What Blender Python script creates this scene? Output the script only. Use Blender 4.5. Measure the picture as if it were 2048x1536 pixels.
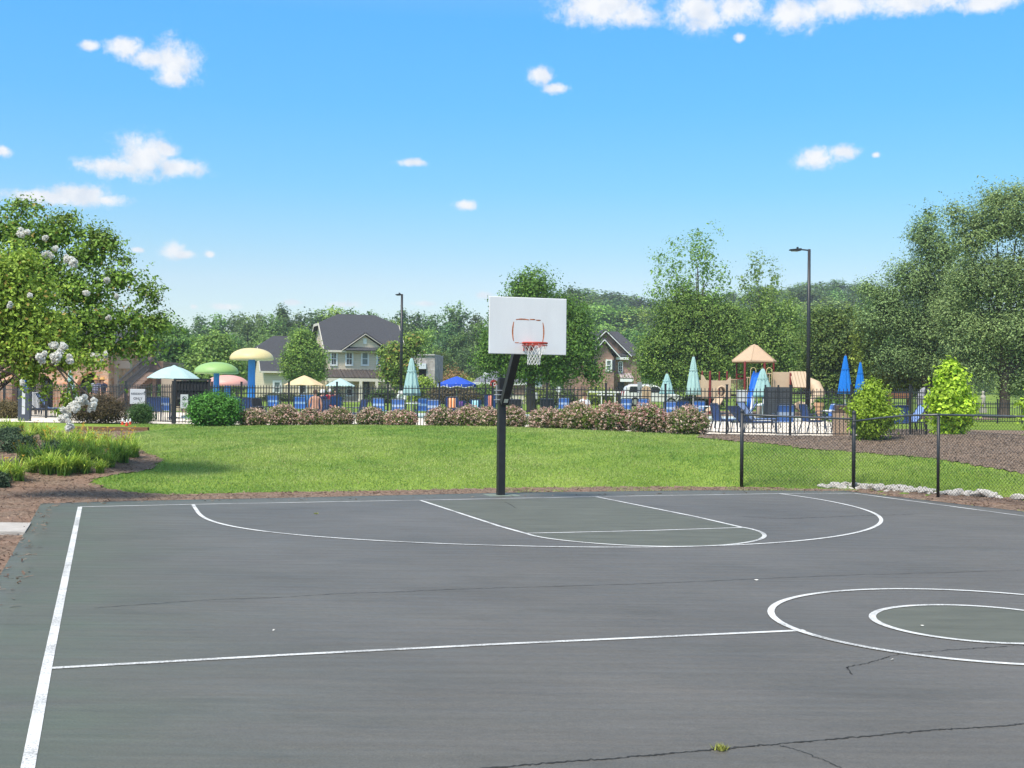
import bpy, bmesh, math, random
import numpy as np
from mathutils import Vector, Matrix

for o in list(bpy.data.objects):
    bpy.data.objects.remove(o)
scene = bpy.context.scene
COL = scene.collection
R = math.radians

# ------------------------------------------------------------------ camera
F, CAMZ, PIT, ROL = 2430.0, 1.95, 0.0123, 0.0103      # focal length in photo pixels, height, pitch, roll
_fw = np.array([0, math.cos(PIT), math.sin(PIT)])
_r0 = np.array([1.0, 0, 0]); _u0 = np.cross(_r0, _fw)
_r = _r0 * math.cos(ROL) + _u0 * math.sin(ROL)
_u = -_r0 * math.sin(ROL) + _u0 * math.cos(ROL)
CAM = np.array([0, 0, CAMZ])
cd = bpy.data.cameras.new("camera"); camo = bpy.data.objects.new("camera", cd); COL.objects.link(camo)
cd.sensor_width = 36.0; cd.sensor_fit = 'HORIZONTAL'; cd.lens = F / 2048 * 36.0
cd.clip_start = 0.1; cd.clip_end = 3000
m = Matrix.Identity(4)
for i in range(3):
    m[i][0] = _r[i]; m[i][1] = _u[i]; m[i][2] = -_fw[i]; m[i][3] = CAM[i]
camo.matrix_world = m
scene.camera = camo
scene.view_settings.view_transform = 'Standard'; scene.view_settings.look = 'None'
scene.view_settings.gamma = 1.0; scene.view_settings.use_curve_mapping = False
scene.view_settings.exposure = 1.1
scene.cycles.max_bounces = 8; scene.cycles.transparent_max_bounces = 12
scene.cycles.use_denoising = True

# ------------------------------------------------------------------ sun and sky
SUN_DIR = Vector((-0.54, -0.84, 0)).normalized()
SUN_EL = R(59)
sv = Vector((SUN_DIR.x * math.cos(SUN_EL), SUN_DIR.y * math.cos(SUN_EL), math.sin(SUN_EL)))
sl = bpy.data.lights.new("sun", 'SUN'); sl.energy = 2.6; sl.angle = R(12.0); sl.color = (1.0, 0.93, 0.83)
so = bpy.data.objects.new("sun", sl); COL.objects.link(so); so.rotation_euler = sv.to_track_quat('Z', 'Y').to_euler()

world = bpy.data.worlds.new("World"); scene.world = world; world.use_nodes = True
W = world.node_tree; W.nodes.clear()
def wn(t, **k):
    n = W.nodes.new(t)
    for a, b in k.items(): setattr(n, a, b)
    return n
def wl(a, b): W.links.new(a, b)
sky = wn('ShaderNodeTexSky'); sky.sky_type = 'NISHITA'; sky.sun_disc = False
sky.sun_elevation = SUN_EL; sky.sun_rotation = math.atan2(sv.x, sv.y); sky.air_density = 1.0; sky.dust_density = 0.4; sky.ozone_density = 2.0
tc = wn('ShaderNodeTexCoord'); sep = wn('ShaderNodeSeparateXYZ'); wl(tc.outputs['Generated'], sep.inputs[0])
def wmath(op, a, b=None, clamp=False):
    n = wn('ShaderNodeMath', operation=op); n.use_clamp = clamp
    for i, x in enumerate((a, b)):
        if x is None: continue
        if isinstance(x, (int, float)): n.inputs[i].default_value = x
        else: wl(x, n.inputs[i])
    return n.outputs[0]
el = wmath('ARCSINE', sep.outputs['Z']); az = wmath('ARCTAN2', sep.outputs['X'], sep.outputs['Y'])
# the blue of a clear summer sky: tint by elevation
ramp = wn('ShaderNodeValToRGB'); wl(wmath('MULTIPLY', el, 1.0 / 0.5236, True), ramp.inputs[0])   # 0..30 deg
er = ramp.color_ramp
SKYT = [(0.0, (0.72, 0.70, 0.68)), (0.178, (0.72, 0.73, 0.74)), (0.233, (0.59, 0.74, 0.77)), (0.327, (0.415, 0.757, 0.86)),
        (0.45, (0.31, 0.79, 1.0)), (0.58, (0.29, 0.85, 1.15)), (0.8, (1.05, 1.22, 1.2)), (1.0, (1.8, 1.6, 1.32))]
while len(er.elements) < len(SKYT): er.elements.new(0.5)
for e, (p, c) in zip(er.elements, SKYT): e.position = p; e.color = (*c, 1)
tint = wn('ShaderNodeMixRGB', blend_type='MULTIPLY'); tint.inputs[0].default_value = 1
wl(sky.outputs[0], tint.inputs[1]); wl(ramp.outputs[0], tint.inputs[2])
# scattered fair-weather clouds, placed by azimuth and elevation
def azel(u, v):
    d = _fw + _r * (u - 1024) / F - _u * (v - 768) / F; d = d / np.linalg.norm(d)
    return math.atan2(d[0], d[1]), math.asin(d[2])
pv = wn('ShaderNodeCombineXYZ'); wl(az, pv.inputs[0]); wl(el, pv.inputs[1])
nz = wn('ShaderNodeTexNoise'); nz.inputs['Scale'].default_value = 62; nz.inputs['Detail'].default_value = 9; nz.inputs['Roughness'].default_value = 0.62
nz.inputs['Distortion'].default_value = 0.35
wl(pv.outputs[0], nz.inputs['Vector'])
nz2 = wn('ShaderNodeTexNoise'); nz2.inputs['Scale'].default_value = 55; nz2.inputs['Detail'].default_value = 4
wl(pv.outputs[0], nz2.inputs['Vector'])
CLOUDS = [(250, 96, 32, 22), (300, 118, 42, 20), (352, 125, 46, 40), (345, 155, 30, 18), (178, 91, 17, 9),
          (290, 312, 58, 42), (230, 334, 68, 18), (355, 334, 58, 18), (330, 300, 30, 16), (165, 392, 62, 22), (215, 400, 44, 12), (90, 394, 90, 13),
          (1080, 152, 26, 19), (1112, 177, 26, 11), (1630, 316, 38, 22), (1685, 304, 34, 14),
          (1200, 14, 95, 34), (1260, 34, 60, 22), (1400, 22, 62, 40), (1470, 15, 60, 28), (1590, 26, 60, 34), (1690, 8, 90, 26), (1830, 4, 110, 22), (1980, 2, 80, 18),
          (343, 500, 26, 18), (360, 508, 28, 9), (826, 325, 32, 8), (932, 411, 24, 11), (1479, 76, 11, 9), (1752, 310, 9, 6), (5, 303, 18, 11),
          (420, 509, 10, 7), (275, 500, 12, 5), (450, 613, 28, 7), (690, 609, 30, 7), (850, 607, 24, 6), (970, 591, 17, 8), (585, 605, 20, 6), (388, 613, 9, 6)]
acc = None
for cu, cv, a, b in CLOUDS:
    ca, ce = azel(cu, cv)
    s1 = wn('ShaderNodeVectorMath', operation='SUBTRACT'); wl(pv.outputs[0], s1.inputs[0]); s1.inputs[1].default_value = (ca, ce, 0)
    s2 = wn('ShaderNodeVectorMath', operation='MULTIPLY'); wl(s1.outputs[0], s2.inputs[0]); s2.inputs[1].default_value = (F / a / 1.25, F / b / 1.25, 0)
    s3 = wn('ShaderNodeVectorMath', operation='LENGTH'); wl(s2.outputs[0], s3.inputs[0])
    acc = s3.outputs['Value'] if acc is None else wmath('MINIMUM', acc, s3.outputs['Value'])
nz3 = wn('ShaderNodeTexNoise'); nz3.inputs['Scale'].default_value = 210; nz3.inputs['Detail'].default_value = 7; nz3.inputs['Roughness'].default_value = 0.65; nz3.inputs['Distortion'].default_value = 0.3
wl(pv.outputs[0], nz3.inputs['Vector'])
dd = wmath('ADD', acc, wmath('ADD', wmath('MULTIPLY', wmath('SUBTRACT', nz.outputs[0], 0.5), 1.35), wmath('MULTIPLY', wmath('SUBTRACT', nz3.outputs[0], 0.5), 0.8)))
mr = wn('ShaderNodeMapRange', interpolation_type='SMOOTHSTEP'); wl(dd, mr.inputs[0])
mr.inputs[1].default_value = 1.08; mr.inputs[2].default_value = 0.22; mr.inputs[3].default_value = 0.0; mr.inputs[4].default_value = 0.96
cr = wn('ShaderNodeValToRGB'); wl(nz2.outputs[0], cr.inputs[0])
cr.color_ramp.elements[0].position = 0.3; cr.color_ramp.elements[0].color = (3.75, 4.0, 4.4, 1)
cr.color_ramp.elements[1].position = 0.6; cr.color_ramp.elements[1].color = (4.75, 4.75, 4.8, 1)
lowf = wn('ShaderNodeMapRange', interpolation_type='SMOOTHSTEP'); wl(el, lowf.inputs[0]); lowf.inputs[1].default_value = 0.07; lowf.inputs[2].default_value = 0.13; lowf.inputs[3].default_value = 0.75; lowf.inputs[4].default_value = 1.0
mixc = wn('ShaderNodeMixRGB'); wl(wmath('MULTIPLY', mr.outputs[0], lowf.outputs[0]), mixc.inputs[0]); wl(tint.outputs[0], mixc.inputs[1]); wl(cr.outputs[0], mixc.inputs[2])
bg = wn('ShaderNodeBackground'); bg.inputs[1].default_value = 0.10; wl(mixc.outputs[0], bg.inputs[0])
wo = wn('ShaderNodeOutputWorld'); wl(bg.outputs[0], wo.inputs[0])

# ------------------------------------------------------------------ helpers: rays and terrain
def pt(u, v, D): return CAM + D * (_fw + _r * (u - 1024) / F - _u * (v - 768) / F)
def gz(u, v, z=0.0):
    d = _fw + _r * (u - 1024) / F - _u * (v - 768) / F
    p = CAM + d * (z - CAMZ) / d[2]
    return float(p[0]), float(p[1])
def sm(t): t = np.clip(t, 0, 1); return t * t * (3 - 2 * t)
TOEX = [-60, -14, -11, -10.1, -8.9, -6.3, -.25, 4.3, 7.7, 9.05, 10.5, 13, 20, 60]
TOEY = [20, 22, 23, 24, 24.6, 25, 26.6, 27.7, 27.7, 25.9, 24.9, 22.5, 16, 10]
CRX = [-60, -20, -15.5, -12.5, -11, -5.5, -.4, 2.8, 6, 8.5, 12.3, 16, 60]
CRZ = [.8, .75, .66, .70, .86, 1.0, 1.05, .98, .90, .90, 1.05, 1.1, 1.2]
def fence_y(X): return 40.1 - 0.366 * np.asarray(X, float)
def T(X, Y):
    X = np.asarray(X, float); Y = np.asarray(Y, float)
    yt = np.interp(X, TOEX, TOEY); zc = np.interp(X, CRX, CRZ)
    yc = np.where(X < -10, 43.7, np.where(X > 12.2, 35.6 - .4 * (np.minimum(X, 25) - 12.2), fence_y(X))) - 1.4
    t = np.clip((Y - yt) / (yc - yt), 0, 1)
    z = -0.05 + (zc + .05) * (1 - (1 - t) ** 1.6) * sm(t * 6 + .3)
    dk = .9 + .012 * np.clip(Y - 48, 0, 46)
    z = np.where(Y > yc, zc + (dk - zc) * sm((Y - yc) / np.where(X < -10, .9, 2.0)), z)
    und = 0.02 * np.sin(X * 1.3 + Y * .5) + 0.02 * np.sin(X * .55 - Y * .9 + 2) + .022 * np.sin(X * 2.9 + 1.5 * np.sin(Y * 1.1)) * np.sin(Y * 2.3 + np.sin(X * 1.7)) + .012 * np.sin(X * 5.1 - Y * 2.2) * np.sin(Y * 4.3 + X)
    z = z + und * sm((Y - yt) / 3) * sm((yc - Y) / 2)
    z = z + 4 * sm((Y - 165) / 130) + 30 * sm((Y - 240) / 260) * sm((X + 25) / 110) + 6 * sm((Y - 300) / 300)
    return z
def Tz(x, y): return float(T(x, y))
def base(u, D):
    """ground point below photo column u at forward depth D"""
    v = 830
    for _ in range(6):
        p = pt(u, v, D); z = Tz(p[0], p[1]); v += (p[2] - z) * F / D
    return Vector((float(p[0]), float(p[1]), z))
def gt(u, v):
    """where the ray of photo pixel u, v meets the terrain"""
    d = _fw + _r * (u - 1024) / F - _u * (v - 768) / F
    D = np.arange(8, 130, .02); P = CAM[None] + D[:, None] * d[None]
    k = np.argmax(P[:, 2] < T(P[:, 0], P[:, 1]))
    return float(P[k, 0]), float(P[k, 1])
def zat(v, u, D): return float(pt(u, v, D)[2])

# ------------------------------------------------------------------ helpers: meshes and objects
class MB:
    def __init__(s): s.v = []; s.f = []; s.mi = []
    def add(s, vs, fs, mi=0):
        n = len(s.v); s.v += [tuple(map(float, q)) for q in vs]
        s.f += [tuple(n + i for i in q) for q in fs]; s.mi += [mi] * len(fs); return s
    def box(s, c, d, rz=0.0, mi=0, M=None):
        x, y, z = d[0] / 2, d[1] / 2, d[2] / 2
        vs = [Vector(q) for q in ((-x, -y, -z), (x, -y, -z), (x, y, -z), (-x, y, -z), (-x, -y, z), (x, -y, z), (x, y, z), (-x, y, z))]
        Mx = M if M is not None else Matrix.Rotation(rz, 3, 'Z')
        return s.add([Mx @ q + Vector(c) for q in vs], [(0, 3, 2, 1), (4, 5, 6, 7), (0, 1, 5, 4), (1, 2, 6, 5), (2, 3, 7, 6), (3, 0, 4, 7)], mi)
    def beam(s, a, b, w, h, mi=0, up=(0, 0, 1)):
        a = Vector(a); b = Vector(b); d = (b - a); L = d.length; d.normalize()
        sd = d.cross(Vector(up))
        if sd.length < 1e-4: sd = d.cross(Vector((1, 0, 0)))
        sd.normalize(); n = sd.cross(d)
        Mx = Matrix((sd, d, n)).transposed()
        return s.box((a + b) / 2, (w, L, h), M=Mx, mi=mi)
    def tube(s, pts, r, n=8, mi=0, cap=True):
        pts = [Vector(p) for p in pts]; k = len(pts)
        rr = r if isinstance(r, (list, tuple)) else [r] * k
        vs = []; prev = None
        for i, p in enumerate(pts):
            t = (pts[min(i + 1, k - 1)] - pts[max(i - 1, 0)]).normalized()
            if prev is None:
                a = t.cross(Vector((0, 0, 1)))
                if a.length < 1e-3: a = t.cross(Vector((1, 0, 0)))
            else:
                a = prev - t * prev.dot(t)
                if a.length < 1e-6: a = t.cross(Vector((1, 0, 0)))
            a.normalize(); prev = a; b = t.cross(a)
            for j in range(n):
                q = 2 * math.pi * j / n
                vs.append(p + (a * math.cos(q) + b * math.sin(q)) * rr[i])
        fs = [(i * n + j, i * n + (j + 1) % n, (i + 1) * n + (j + 1) % n, (i + 1) * n + j) for i in range(k - 1) for j in range(n)]
        if cap: fs += [tuple(range(n - 1, -1, -1)), tuple((k - 1) * n + j for j in range(n))]
        return s.add(vs, fs, mi)
    def lathe(s, prof, n=24, c=(0, 0, 0), mi=0, wob=None):
        vs = []
        for i, (r, z) in enumerate(prof):
            for j in range(n):
                q = 2 * math.pi * j / n; rr = r * (wob(i, q) if wob else 1)
                vs.append((c[0] + rr * math.cos(q), c[1] + rr * math.sin(q), c[2] + z))
        k = len(prof)
        fs = [(i * n + j, i * n + (j + 1) % n, (i + 1) * n + (j + 1) % n, (i + 1) * n + j) for i in range(k - 1) for j in range(n)]
        return s.add(vs, fs, mi)
    def prism(s, poly, y0, y1, mi=0, axis='y'):
        """polygon in x,z pushed from y0 to y1 (axis y) or x,y pushed in z"""
        n = len(poly)
        if axis == 'y': vs = [(a, y0, b) for a, b in poly] + [(a, y1, b) for a, b in poly]
        elif axis == 'x': vs = [(y0, a, b) for a, b in poly] + [(y1, a, b) for a, b in poly]
        else: vs = [(a, b, y0) for a, b in poly] + [(a, b, y1) for a, b in poly]
        fs = [tuple(range(n)), tuple(range(2 * n - 1, n - 1, -1))] + [(i, n + i, n + (i + 1) % n, (i + 1) % n) for i in range(n)]
        return s.add(vs, fs, mi)
    def quad(s, a, b, c, d, mi=0): return s.add([a, b, c, d], [(0, 1, 2, 3)], mi)
    def build(s, name, mats, parent=None, smooth=False, bevel=0.0, fixn=True):
        me = bpy.data.meshes.new(name); me.from_pydata(s.v, [], s.f); me.update()
        if fixn:
            bm = bmesh.new(); bm.from_mesh(me); bmesh.ops.recalc_face_normals(bm, faces=bm.faces); bm.to_mesh(me); bm.free()
        if not isinstance(mats, (list, tuple)): mats = [mats]
        for q in mats: me.materials.append(q)
        if len(mats) > 1: me.polygons.foreach_set('material_index', s.mi)
        if smooth: me.polygons.foreach_set('use_smooth', [True] * len(me.polygons))
        o = bpy.data.objects.new(name, me); COL.objects.link(o)
        if parent is not None: o.parent = parent
        if bevel:
            b = o.modifiers.new('bevel', 'BEVEL'); b.width = bevel; b.segments = 2; b.limit_method = 'ANGLE'
        return o
def tag(o, label, cat, group=None, kind=None):
    o['label'] = label; o['category'] = cat
    if group: o['group'] = group
    if kind: o['kind'] = kind
    return o
def thing(name, label, cat, loc=(0, 0, 0), rz=0.0, group=None):
    o = bpy.data.objects.new(name, None); COL.objects.link(o); o.empty_display_size = 0.2
    o.location = loc; o.rotation_euler = (0, 0, rz)
    return tag(o, label, cat, group)
def struct(o, kind='structure'): o['kind'] = kind; return o
def dup(root, loc=None, rz=None, label=None, group=None, scale=None):
    def cp(o, par):
        c = o.copy(); COL.objects.link(c)
        if par is not None: c.parent = par
        for ch in o.children: cp(ch, c)
        return c
    r = cp(root, None)
    if loc is not None: r.location = loc
    if rz is not None: r.rotation_euler = (0, 0, rz)
    if scale is not None: r.scale = scale if isinstance(scale, (tuple, list, Vector)) else (scale,) * 3
    if label: r['label'] = label
    if group: r['group'] = group
    return r

# ------------------------------------------------------------------ materials
MATS = {}
def mat(name, col, rough=0.6, noise=0.12, nscale=6.0, spec=0.35, metal=0.0, bump=0.0, bscale=40.0, detail=6, stretch=None, col2=None, hue=None):
    if name in MATS: return MATS[name]
    mm = bpy.data.materials.new(name); mm.use_nodes = True; t = mm.node_tree; t.nodes.clear()
    out = t.nodes.new('ShaderNodeOutputMaterial'); p = t.nodes.new('ShaderNodeBsdfPrincipled'); t.links.new(p.outputs[0], out.inputs[0])
    p.inputs['Roughness'].default_value = rough; p.inputs['Metallic'].default_value = metal
    p.inputs['Specular IOR Level'].default_value = spec
    co = t.nodes.new('ShaderNodeTexCoord'); mp = t.nodes.new('ShaderNodeMapping'); t.links.new(co.outputs['Object'], mp.inputs[0])
    if stretch: mp.inputs['Scale'].default_value = stretch
    nn = t.nodes.new('ShaderNodeTexNoise'); nn.inputs['Scale'].default_value = nscale; nn.inputs['Detail'].default_value = detail; nn.inputs['Roughness'].default_value = 0.6
    t.links.new(mp.outputs[0], nn.inputs['Vector'])
    rp = t.nodes.new('ShaderNodeValToRGB'); t.links.new(nn.outputs[0], rp.inputs[0])
    c2 = col2 if col2 else tuple(min(1, c * (1 + noise)) for c in col); c1 = col if col2 else tuple(c * (1 - noise) for c in col)
    rp.color_ramp.elements[0].position = .3; rp.color_ramp.elements[0].color = (*c1, 1)
    rp.color_ramp.elements[1].position = .7; rp.color_ramp.elements[1].color = (*c2, 1)
    t.links.new(rp.outputs[0], p.inputs['Base Color'])
    if bump:
        n2 = t.nodes.new('ShaderNodeTexNoise'); n2.inputs['Scale'].default_value = bscale; n2.inputs['Detail'].default_value = 4
        t.links.new(mp.outputs[0], n2.inputs['Vector'])
        b = t.nodes.new('ShaderNodeBump'); b.inputs['Strength'].default_value = bump; b.inputs['Distance'].default_value = 0.02
        t.links.new(n2.outputs[0], b.inputs['Height']); t.links.new(b.outputs[0], p.inputs['Normal'])
    MATS[name] = mm; return mm
def foliage_mat(name='foliage', trans=0.3, var=0.25):
    mm = bpy.data.materials.new(name); mm.use_nodes = True; t = mm.node_tree; t.nodes.clear()
    out = t.nodes.new('ShaderNodeOutputMaterial'); p = t.nodes.new('ShaderNodeBsdfPrincipled')
    at = t.nodes.new('ShaderNodeAttribute'); at.attribute_name = 'Col'
    oi = t.nodes.new('ShaderNodeObjectInfo')
    hs = t.nodes.new('ShaderNodeHueSaturation')
    mr1 = t.nodes.new('ShaderNodeMapRange'); t.links.new(oi.outputs['Random'], mr1.inputs[0]); mr1.inputs[3].default_value = 1 - var; mr1.inputs[4].default_value = 1 + var
    mth = t.nodes.new('ShaderNodeMath'); mth.operation = 'MULTIPLY'; mth.inputs[1].default_value = 7.31; t.links.new(oi.outputs['Random'], mth.inputs[0])
    fr = t.nodes.new('ShaderNodeMath'); fr.operation = 'FRACT'; t.links.new(mth.outputs[0], fr.inputs[0])
    mr2 = t.nodes.new('ShaderNodeMapRange'); t.links.new(fr.outputs[0], mr2.inputs[0]); mr2.inputs[3].default_value = 0.5 - var * .07; mr2.inputs[4].default_value = 0.5 + var * .07
    t.links.new(mr1.outputs[0], hs.inputs['Value']); t.links.new(mr2.outputs[0], hs.inputs['Hue']); t.links.new(at.outputs['Color'], hs.inputs['Color'])
    p.inputs['Roughness'].default_value = 0.55; p.inputs['Specular IOR Level'].default_value = 0.3
    tr = t.nodes.new('ShaderNodeBsdfTranslucent'); mx = t.nodes.new('ShaderNodeMixShader'); mx.inputs[0].default_value = trans
    t.links.new(hs.outputs[0], p.inputs['Base Color']); t.links.new(hs.outputs[0], tr.inputs['Color'])
    t.links.new(p.outputs[0], mx.inputs[1]); t.links.new(tr.outputs[0], mx.inputs[2]); t.links.new(mx.outputs[0], out.inputs[0])
    MATS[name] = mm; return mm
FOL = foliage_mat('foliage', .30, .2); FOLF = foliage_mat('foliage_far', .28, .32); GRA = foliage_mat('grass_blade', .35, 0.0); PET = foliage_mat('petal', .25, .05)
BARK = mat('bark', (.10, .078, .06), .9, .35, 14, .1, bump=.6, bscale=30, stretch=(1, 1, .25))

# ------------------------------------------------------------------ ground
def tensor_sheet(name, xs, ys, m, dz=0.0):
    X, Y = np.meshgrid(xs, ys); Z = T(X, Y) + dz
    nx, ny = len(xs), len(ys)
    me = bpy.data.meshes.new(name)
    vs = np.stack([X, Y, Z], -1).reshape(-1, 3)
    i = np.arange(ny - 1)[:, None] * nx + np.arange(nx - 1)[None]
    fs = np.stack([i, i + 1, i + nx + 1, i + nx], -1).reshape(-1, 4)
    return npmesh(name, vs, fs, m)
def npmesh(name, vs, fs, m, col=None, smooth=True, parent=None):
    me = bpy.data.meshes.new(name); vs = np.asarray(vs, np.float32); fs = np.asarray(fs, np.int32)
    k = fs.shape[1]
    me.vertices.add(len(vs)); me.vertices.foreach_set('co', vs.ravel())
    me.loops.add(fs.size); me.loops.foreach_set('vertex_index', fs.ravel())
    me.polygons.add(len(fs)); me.polygons.foreach_set('loop_start', np.arange(0, fs.size, k, dtype=np.int32))
    me.polygons.foreach_set('use_smooth', np.full(len(fs), smooth))
    if col is not None:
        a = me.attributes.new('Col', 'FLOAT_COLOR', 'POINT')
        c4 = np.ones((len(vs), 4), np.float32); c4[:, :3] = col; a.data.foreach_set('color', c4.ravel())
    for q in (m if isinstance(m, (list, tuple)) else [m]): me.materials.append(q)
    me.update(calc_edges=True); me.validate()
    o = bpy.data.objects.new(name, me); COL.objects.link(o)
    if parent is not None: o.parent = parent
    return o
def inpoly(P, X, Y):
    X = np.asarray(X); Y = np.asarray(Y); c = np.zeros(X.shape, bool); n = len(P)
    for i in range(n):
        x0, y0 = P[i]; x1, y1 = P[(i + 1) % n]
        if y0 == y1: continue
        c ^= ((y0 > Y) != (y1 > Y)) & (X < (x1 - x0) * (Y - y0) / (y1 - y0) + x0)
    return c
def poly_sheet(name, P, m, step, dz, zfun=None, rough=0.0):
    P = np.array(P); x0, y0 = P.min(0); x1, y1 = P.max(0)
    xs = np.arange(x0, x1 + step, step); ys = np.arange(y0, y1 + step, step); nx = len(xs)
    X, Y = np.meshgrid(xs, ys); Z = (T(X, Y) if zfun is None else zfun(X, Y)) + dz
    if rough: Z = Z + np.random.RandomState(3).uniform(0, rough, Z.shape)
    cx = (X[:-1, :-1] + step / 2); cy = (Y[:-1, :-1] + step / 2)
    k = inpoly(P, cx, cy); i = np.arange(len(ys) - 1)[:, None] * nx + np.arange(nx - 1)[None]
    fs = np.stack([i, i + 1, i + nx + 1, i + nx], -1)[k]
    vs = np.stack([X, Y, Z], -1).reshape(-1, 3); us = np.unique(fs); rem = np.full(len(vs), -1); rem[us] = np.arange(len(us))
    return npmesh(name, vs[us], rem[fs], m)
xs = np.concatenate([np.arange(-900, -60, 20), np.arange(-60, -26, 2), np.arange(-26, 26, .4), np.arange(26, 60, 2), np.arange(60, 901, 20)])
ys = np.concatenate([np.arange(-60, 10, 5), np.arange(10, 50, .4), np.arange(50, 150, 2.5), np.arange(150, 1000, 10)])

def turf_mat():
    mm = bpy.data.materials.new('turf'); mm.use_nodes = True; t = mm.node_tree; p = t.nodes['Principled BSDF']
    p.inputs['Roughness'].default_value = .9; p.inputs['Specular IOR Level'].default_value = .1
    co = t.nodes.new('ShaderNodeTexCoord')
    def nz(s, d=5, st=(1, 1, 1)):
        mp = t.nodes.new('ShaderNodeMapping'); mp.inputs['Scale'].default_value = st; t.links.new(co.outputs['Object'], mp.inputs[0])
        n = t.nodes.new('ShaderNodeTexNoise'); n.inputs['Scale'].default_value = s; n.inputs['Detail'].default_value = d; t.links.new(mp.outputs[0], n.inputs['Vector']); return n.outputs[0]
    r1 = t.nodes.new('ShaderNodeValToRGB'); t.links.new(nz(.5, 6), r1.inputs[0])
    r1.color_ramp.elements[0].position = .32; r1.color_ramp.elements[0].color = (.13, .21, .03, 1)
    r1.color_ramp.elements[1].position = .68; r1.color_ramp.elements[1].color = (.22, .31, .055, 1)
    r2 = t.nodes.new('ShaderNodeValToRGB'); t.links.new(nz(26, 5), r2.inputs[0])
    r2.color_ramp.elements[0].position = .3; r2.color_ramp.elements[0].color = (.55, .55, .5, 1)
    r2.color_ramp.elements[1].position = .7; r2.color_ramp.elements[1].color = (1.2, 1.2, 1.1, 1)
    mx = t.nodes.new('ShaderNodeMixRGB'); mx.blend_type = 'MULTIPLY'; mx.inputs[0].default_value = 1
    t.links.new(r1.outputs[0], mx.inputs[1]); t.links.new(r2.outputs[0], mx.inputs[2]); t.links.new(mx.outputs[0], p.inputs['Base Color'])
    b = t.nodes.new('ShaderNodeBump'); b.inputs['Strength'].default_value = .7; b.inputs['Distance'].default_value = .04
    t.links.new(nz(18, 5), b.inputs['Height']); t.links.new(b.outputs[0], p.inputs['Normal']); return mm
struct(tensor_sheet('ground', xs, ys, turf_mat()))

def mulch_mat(name, ca, cb, cc):
    mm = bpy.data.materials.new(name); mm.use_nodes = True; t = mm.node_tree; p = t.nodes['Principled BSDF']
    p.inputs['Roughness'].default_value = .95; p.inputs['Specular IOR Level'].default_value = .08
    co = t.nodes.new('ShaderNodeTexCoord')
    n1 = t.nodes.new('ShaderNodeTexNoise'); n1.inputs['Scale'].default_value = 22; n1.inputs['Detail'].default_value = 8; n1.inputs['Roughness'].default_value = .7
    n2 = t.nodes.new('ShaderNodeTexNoise'); n2.inputs['Scale'].default_value = .9; n2.inputs['Detail'].default_value = 5
    for q in (n1, n2): t.links.new(co.outputs['Object'], q.inputs['Vector'])
    r1 = t.nodes.new('ShaderNodeValToRGB'); t.links.new(n1.outputs[0], r1.inputs[0])
    r1.color_ramp.elements[0].position = .35; r1.color_ramp.elements[0].color = (*ca, 1); r1.color_ramp.elements[1].position = .66; r1.color_ramp.elements[1].color = (*cb, 1)
    mx = t.nodes.new('ShaderNodeMixRGB'); r2 = t.nodes.new('ShaderNodeValToRGB'); t.links.new(n2.outputs[0], r2.inputs[0])
    r2.color_ramp.elements[0].position = .42; r2.color_ramp.elements[1].position = .62; r2.color_ramp.elements[1].color = (.6, .6, .6, 1)
    t.links.new(r2.outputs[0], mx.inputs[0]); t.links.new(r1.outputs[0], mx.inputs[1]); mx.inputs[2].default_value = (*cc, 1)
    t.links.new(mx.outputs[0], p.inputs['Base Color'])
    b = t.nodes.new('ShaderNodeBump'); b.inputs['Strength'].default_value = .9; b.inputs['Distance'].default_value = .05
    t.links.new(n1.outputs[0], b.inputs['Height']); t.links.new(b.outputs[0], p.inputs['Normal']); return mm
MUL1 = mulch_mat('pine_straw', (.13, .085, .060), (.33, .245, .18), (.27, .17, .12))
MUL2 = mulch_mat('bark_mulch', (.115, .080, .056), (.32, .245, .185), (.25, .18, .13))
LB = [gt(*q) for q in [(256, 873), (268, 893), (291, 908), (325, 921), (307, 936), (266, 946), (207, 955), (179, 960), (181, 968), (216, 978), (266, 986),
      (340, 991), (500, 987), (700, 984), (900, 980), (1001, 977), (1200, 975), (1400, 974), (1500, 976), (1640, 979), (1720, 978), (1800, 980), (1876, 988), (1960, 994), (2048, 999)]]
MULCH_A = LB + [(13, 22.6), (17, 18), (17, 3), (-17, 3), (-30, 28), (-30, 41.9), (-12.6, 41.9)]
struct(poly_sheet('mulch_bed', MULCH_A, MUL1, .14, .012, rough=.012))
RB = [gt(*q) for q in [(1395, 876), (1440, 880), (1500, 885), (1570, 892), (1640, 900), (1700, 905), (1800, 912), (1880, 920), (1960, 933), (2048, 950), (2160, 975)]]
MULCH_B = RB + [(26, 26), (34, 48), (12.3, 47.5), (12.35, 35.7), (8.5, 37.0), (6.0, 37.9)]
struct(poly_sheet('mulch_slope', MULCH_B, MUL2, .14, .014, rough=.012))

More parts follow.
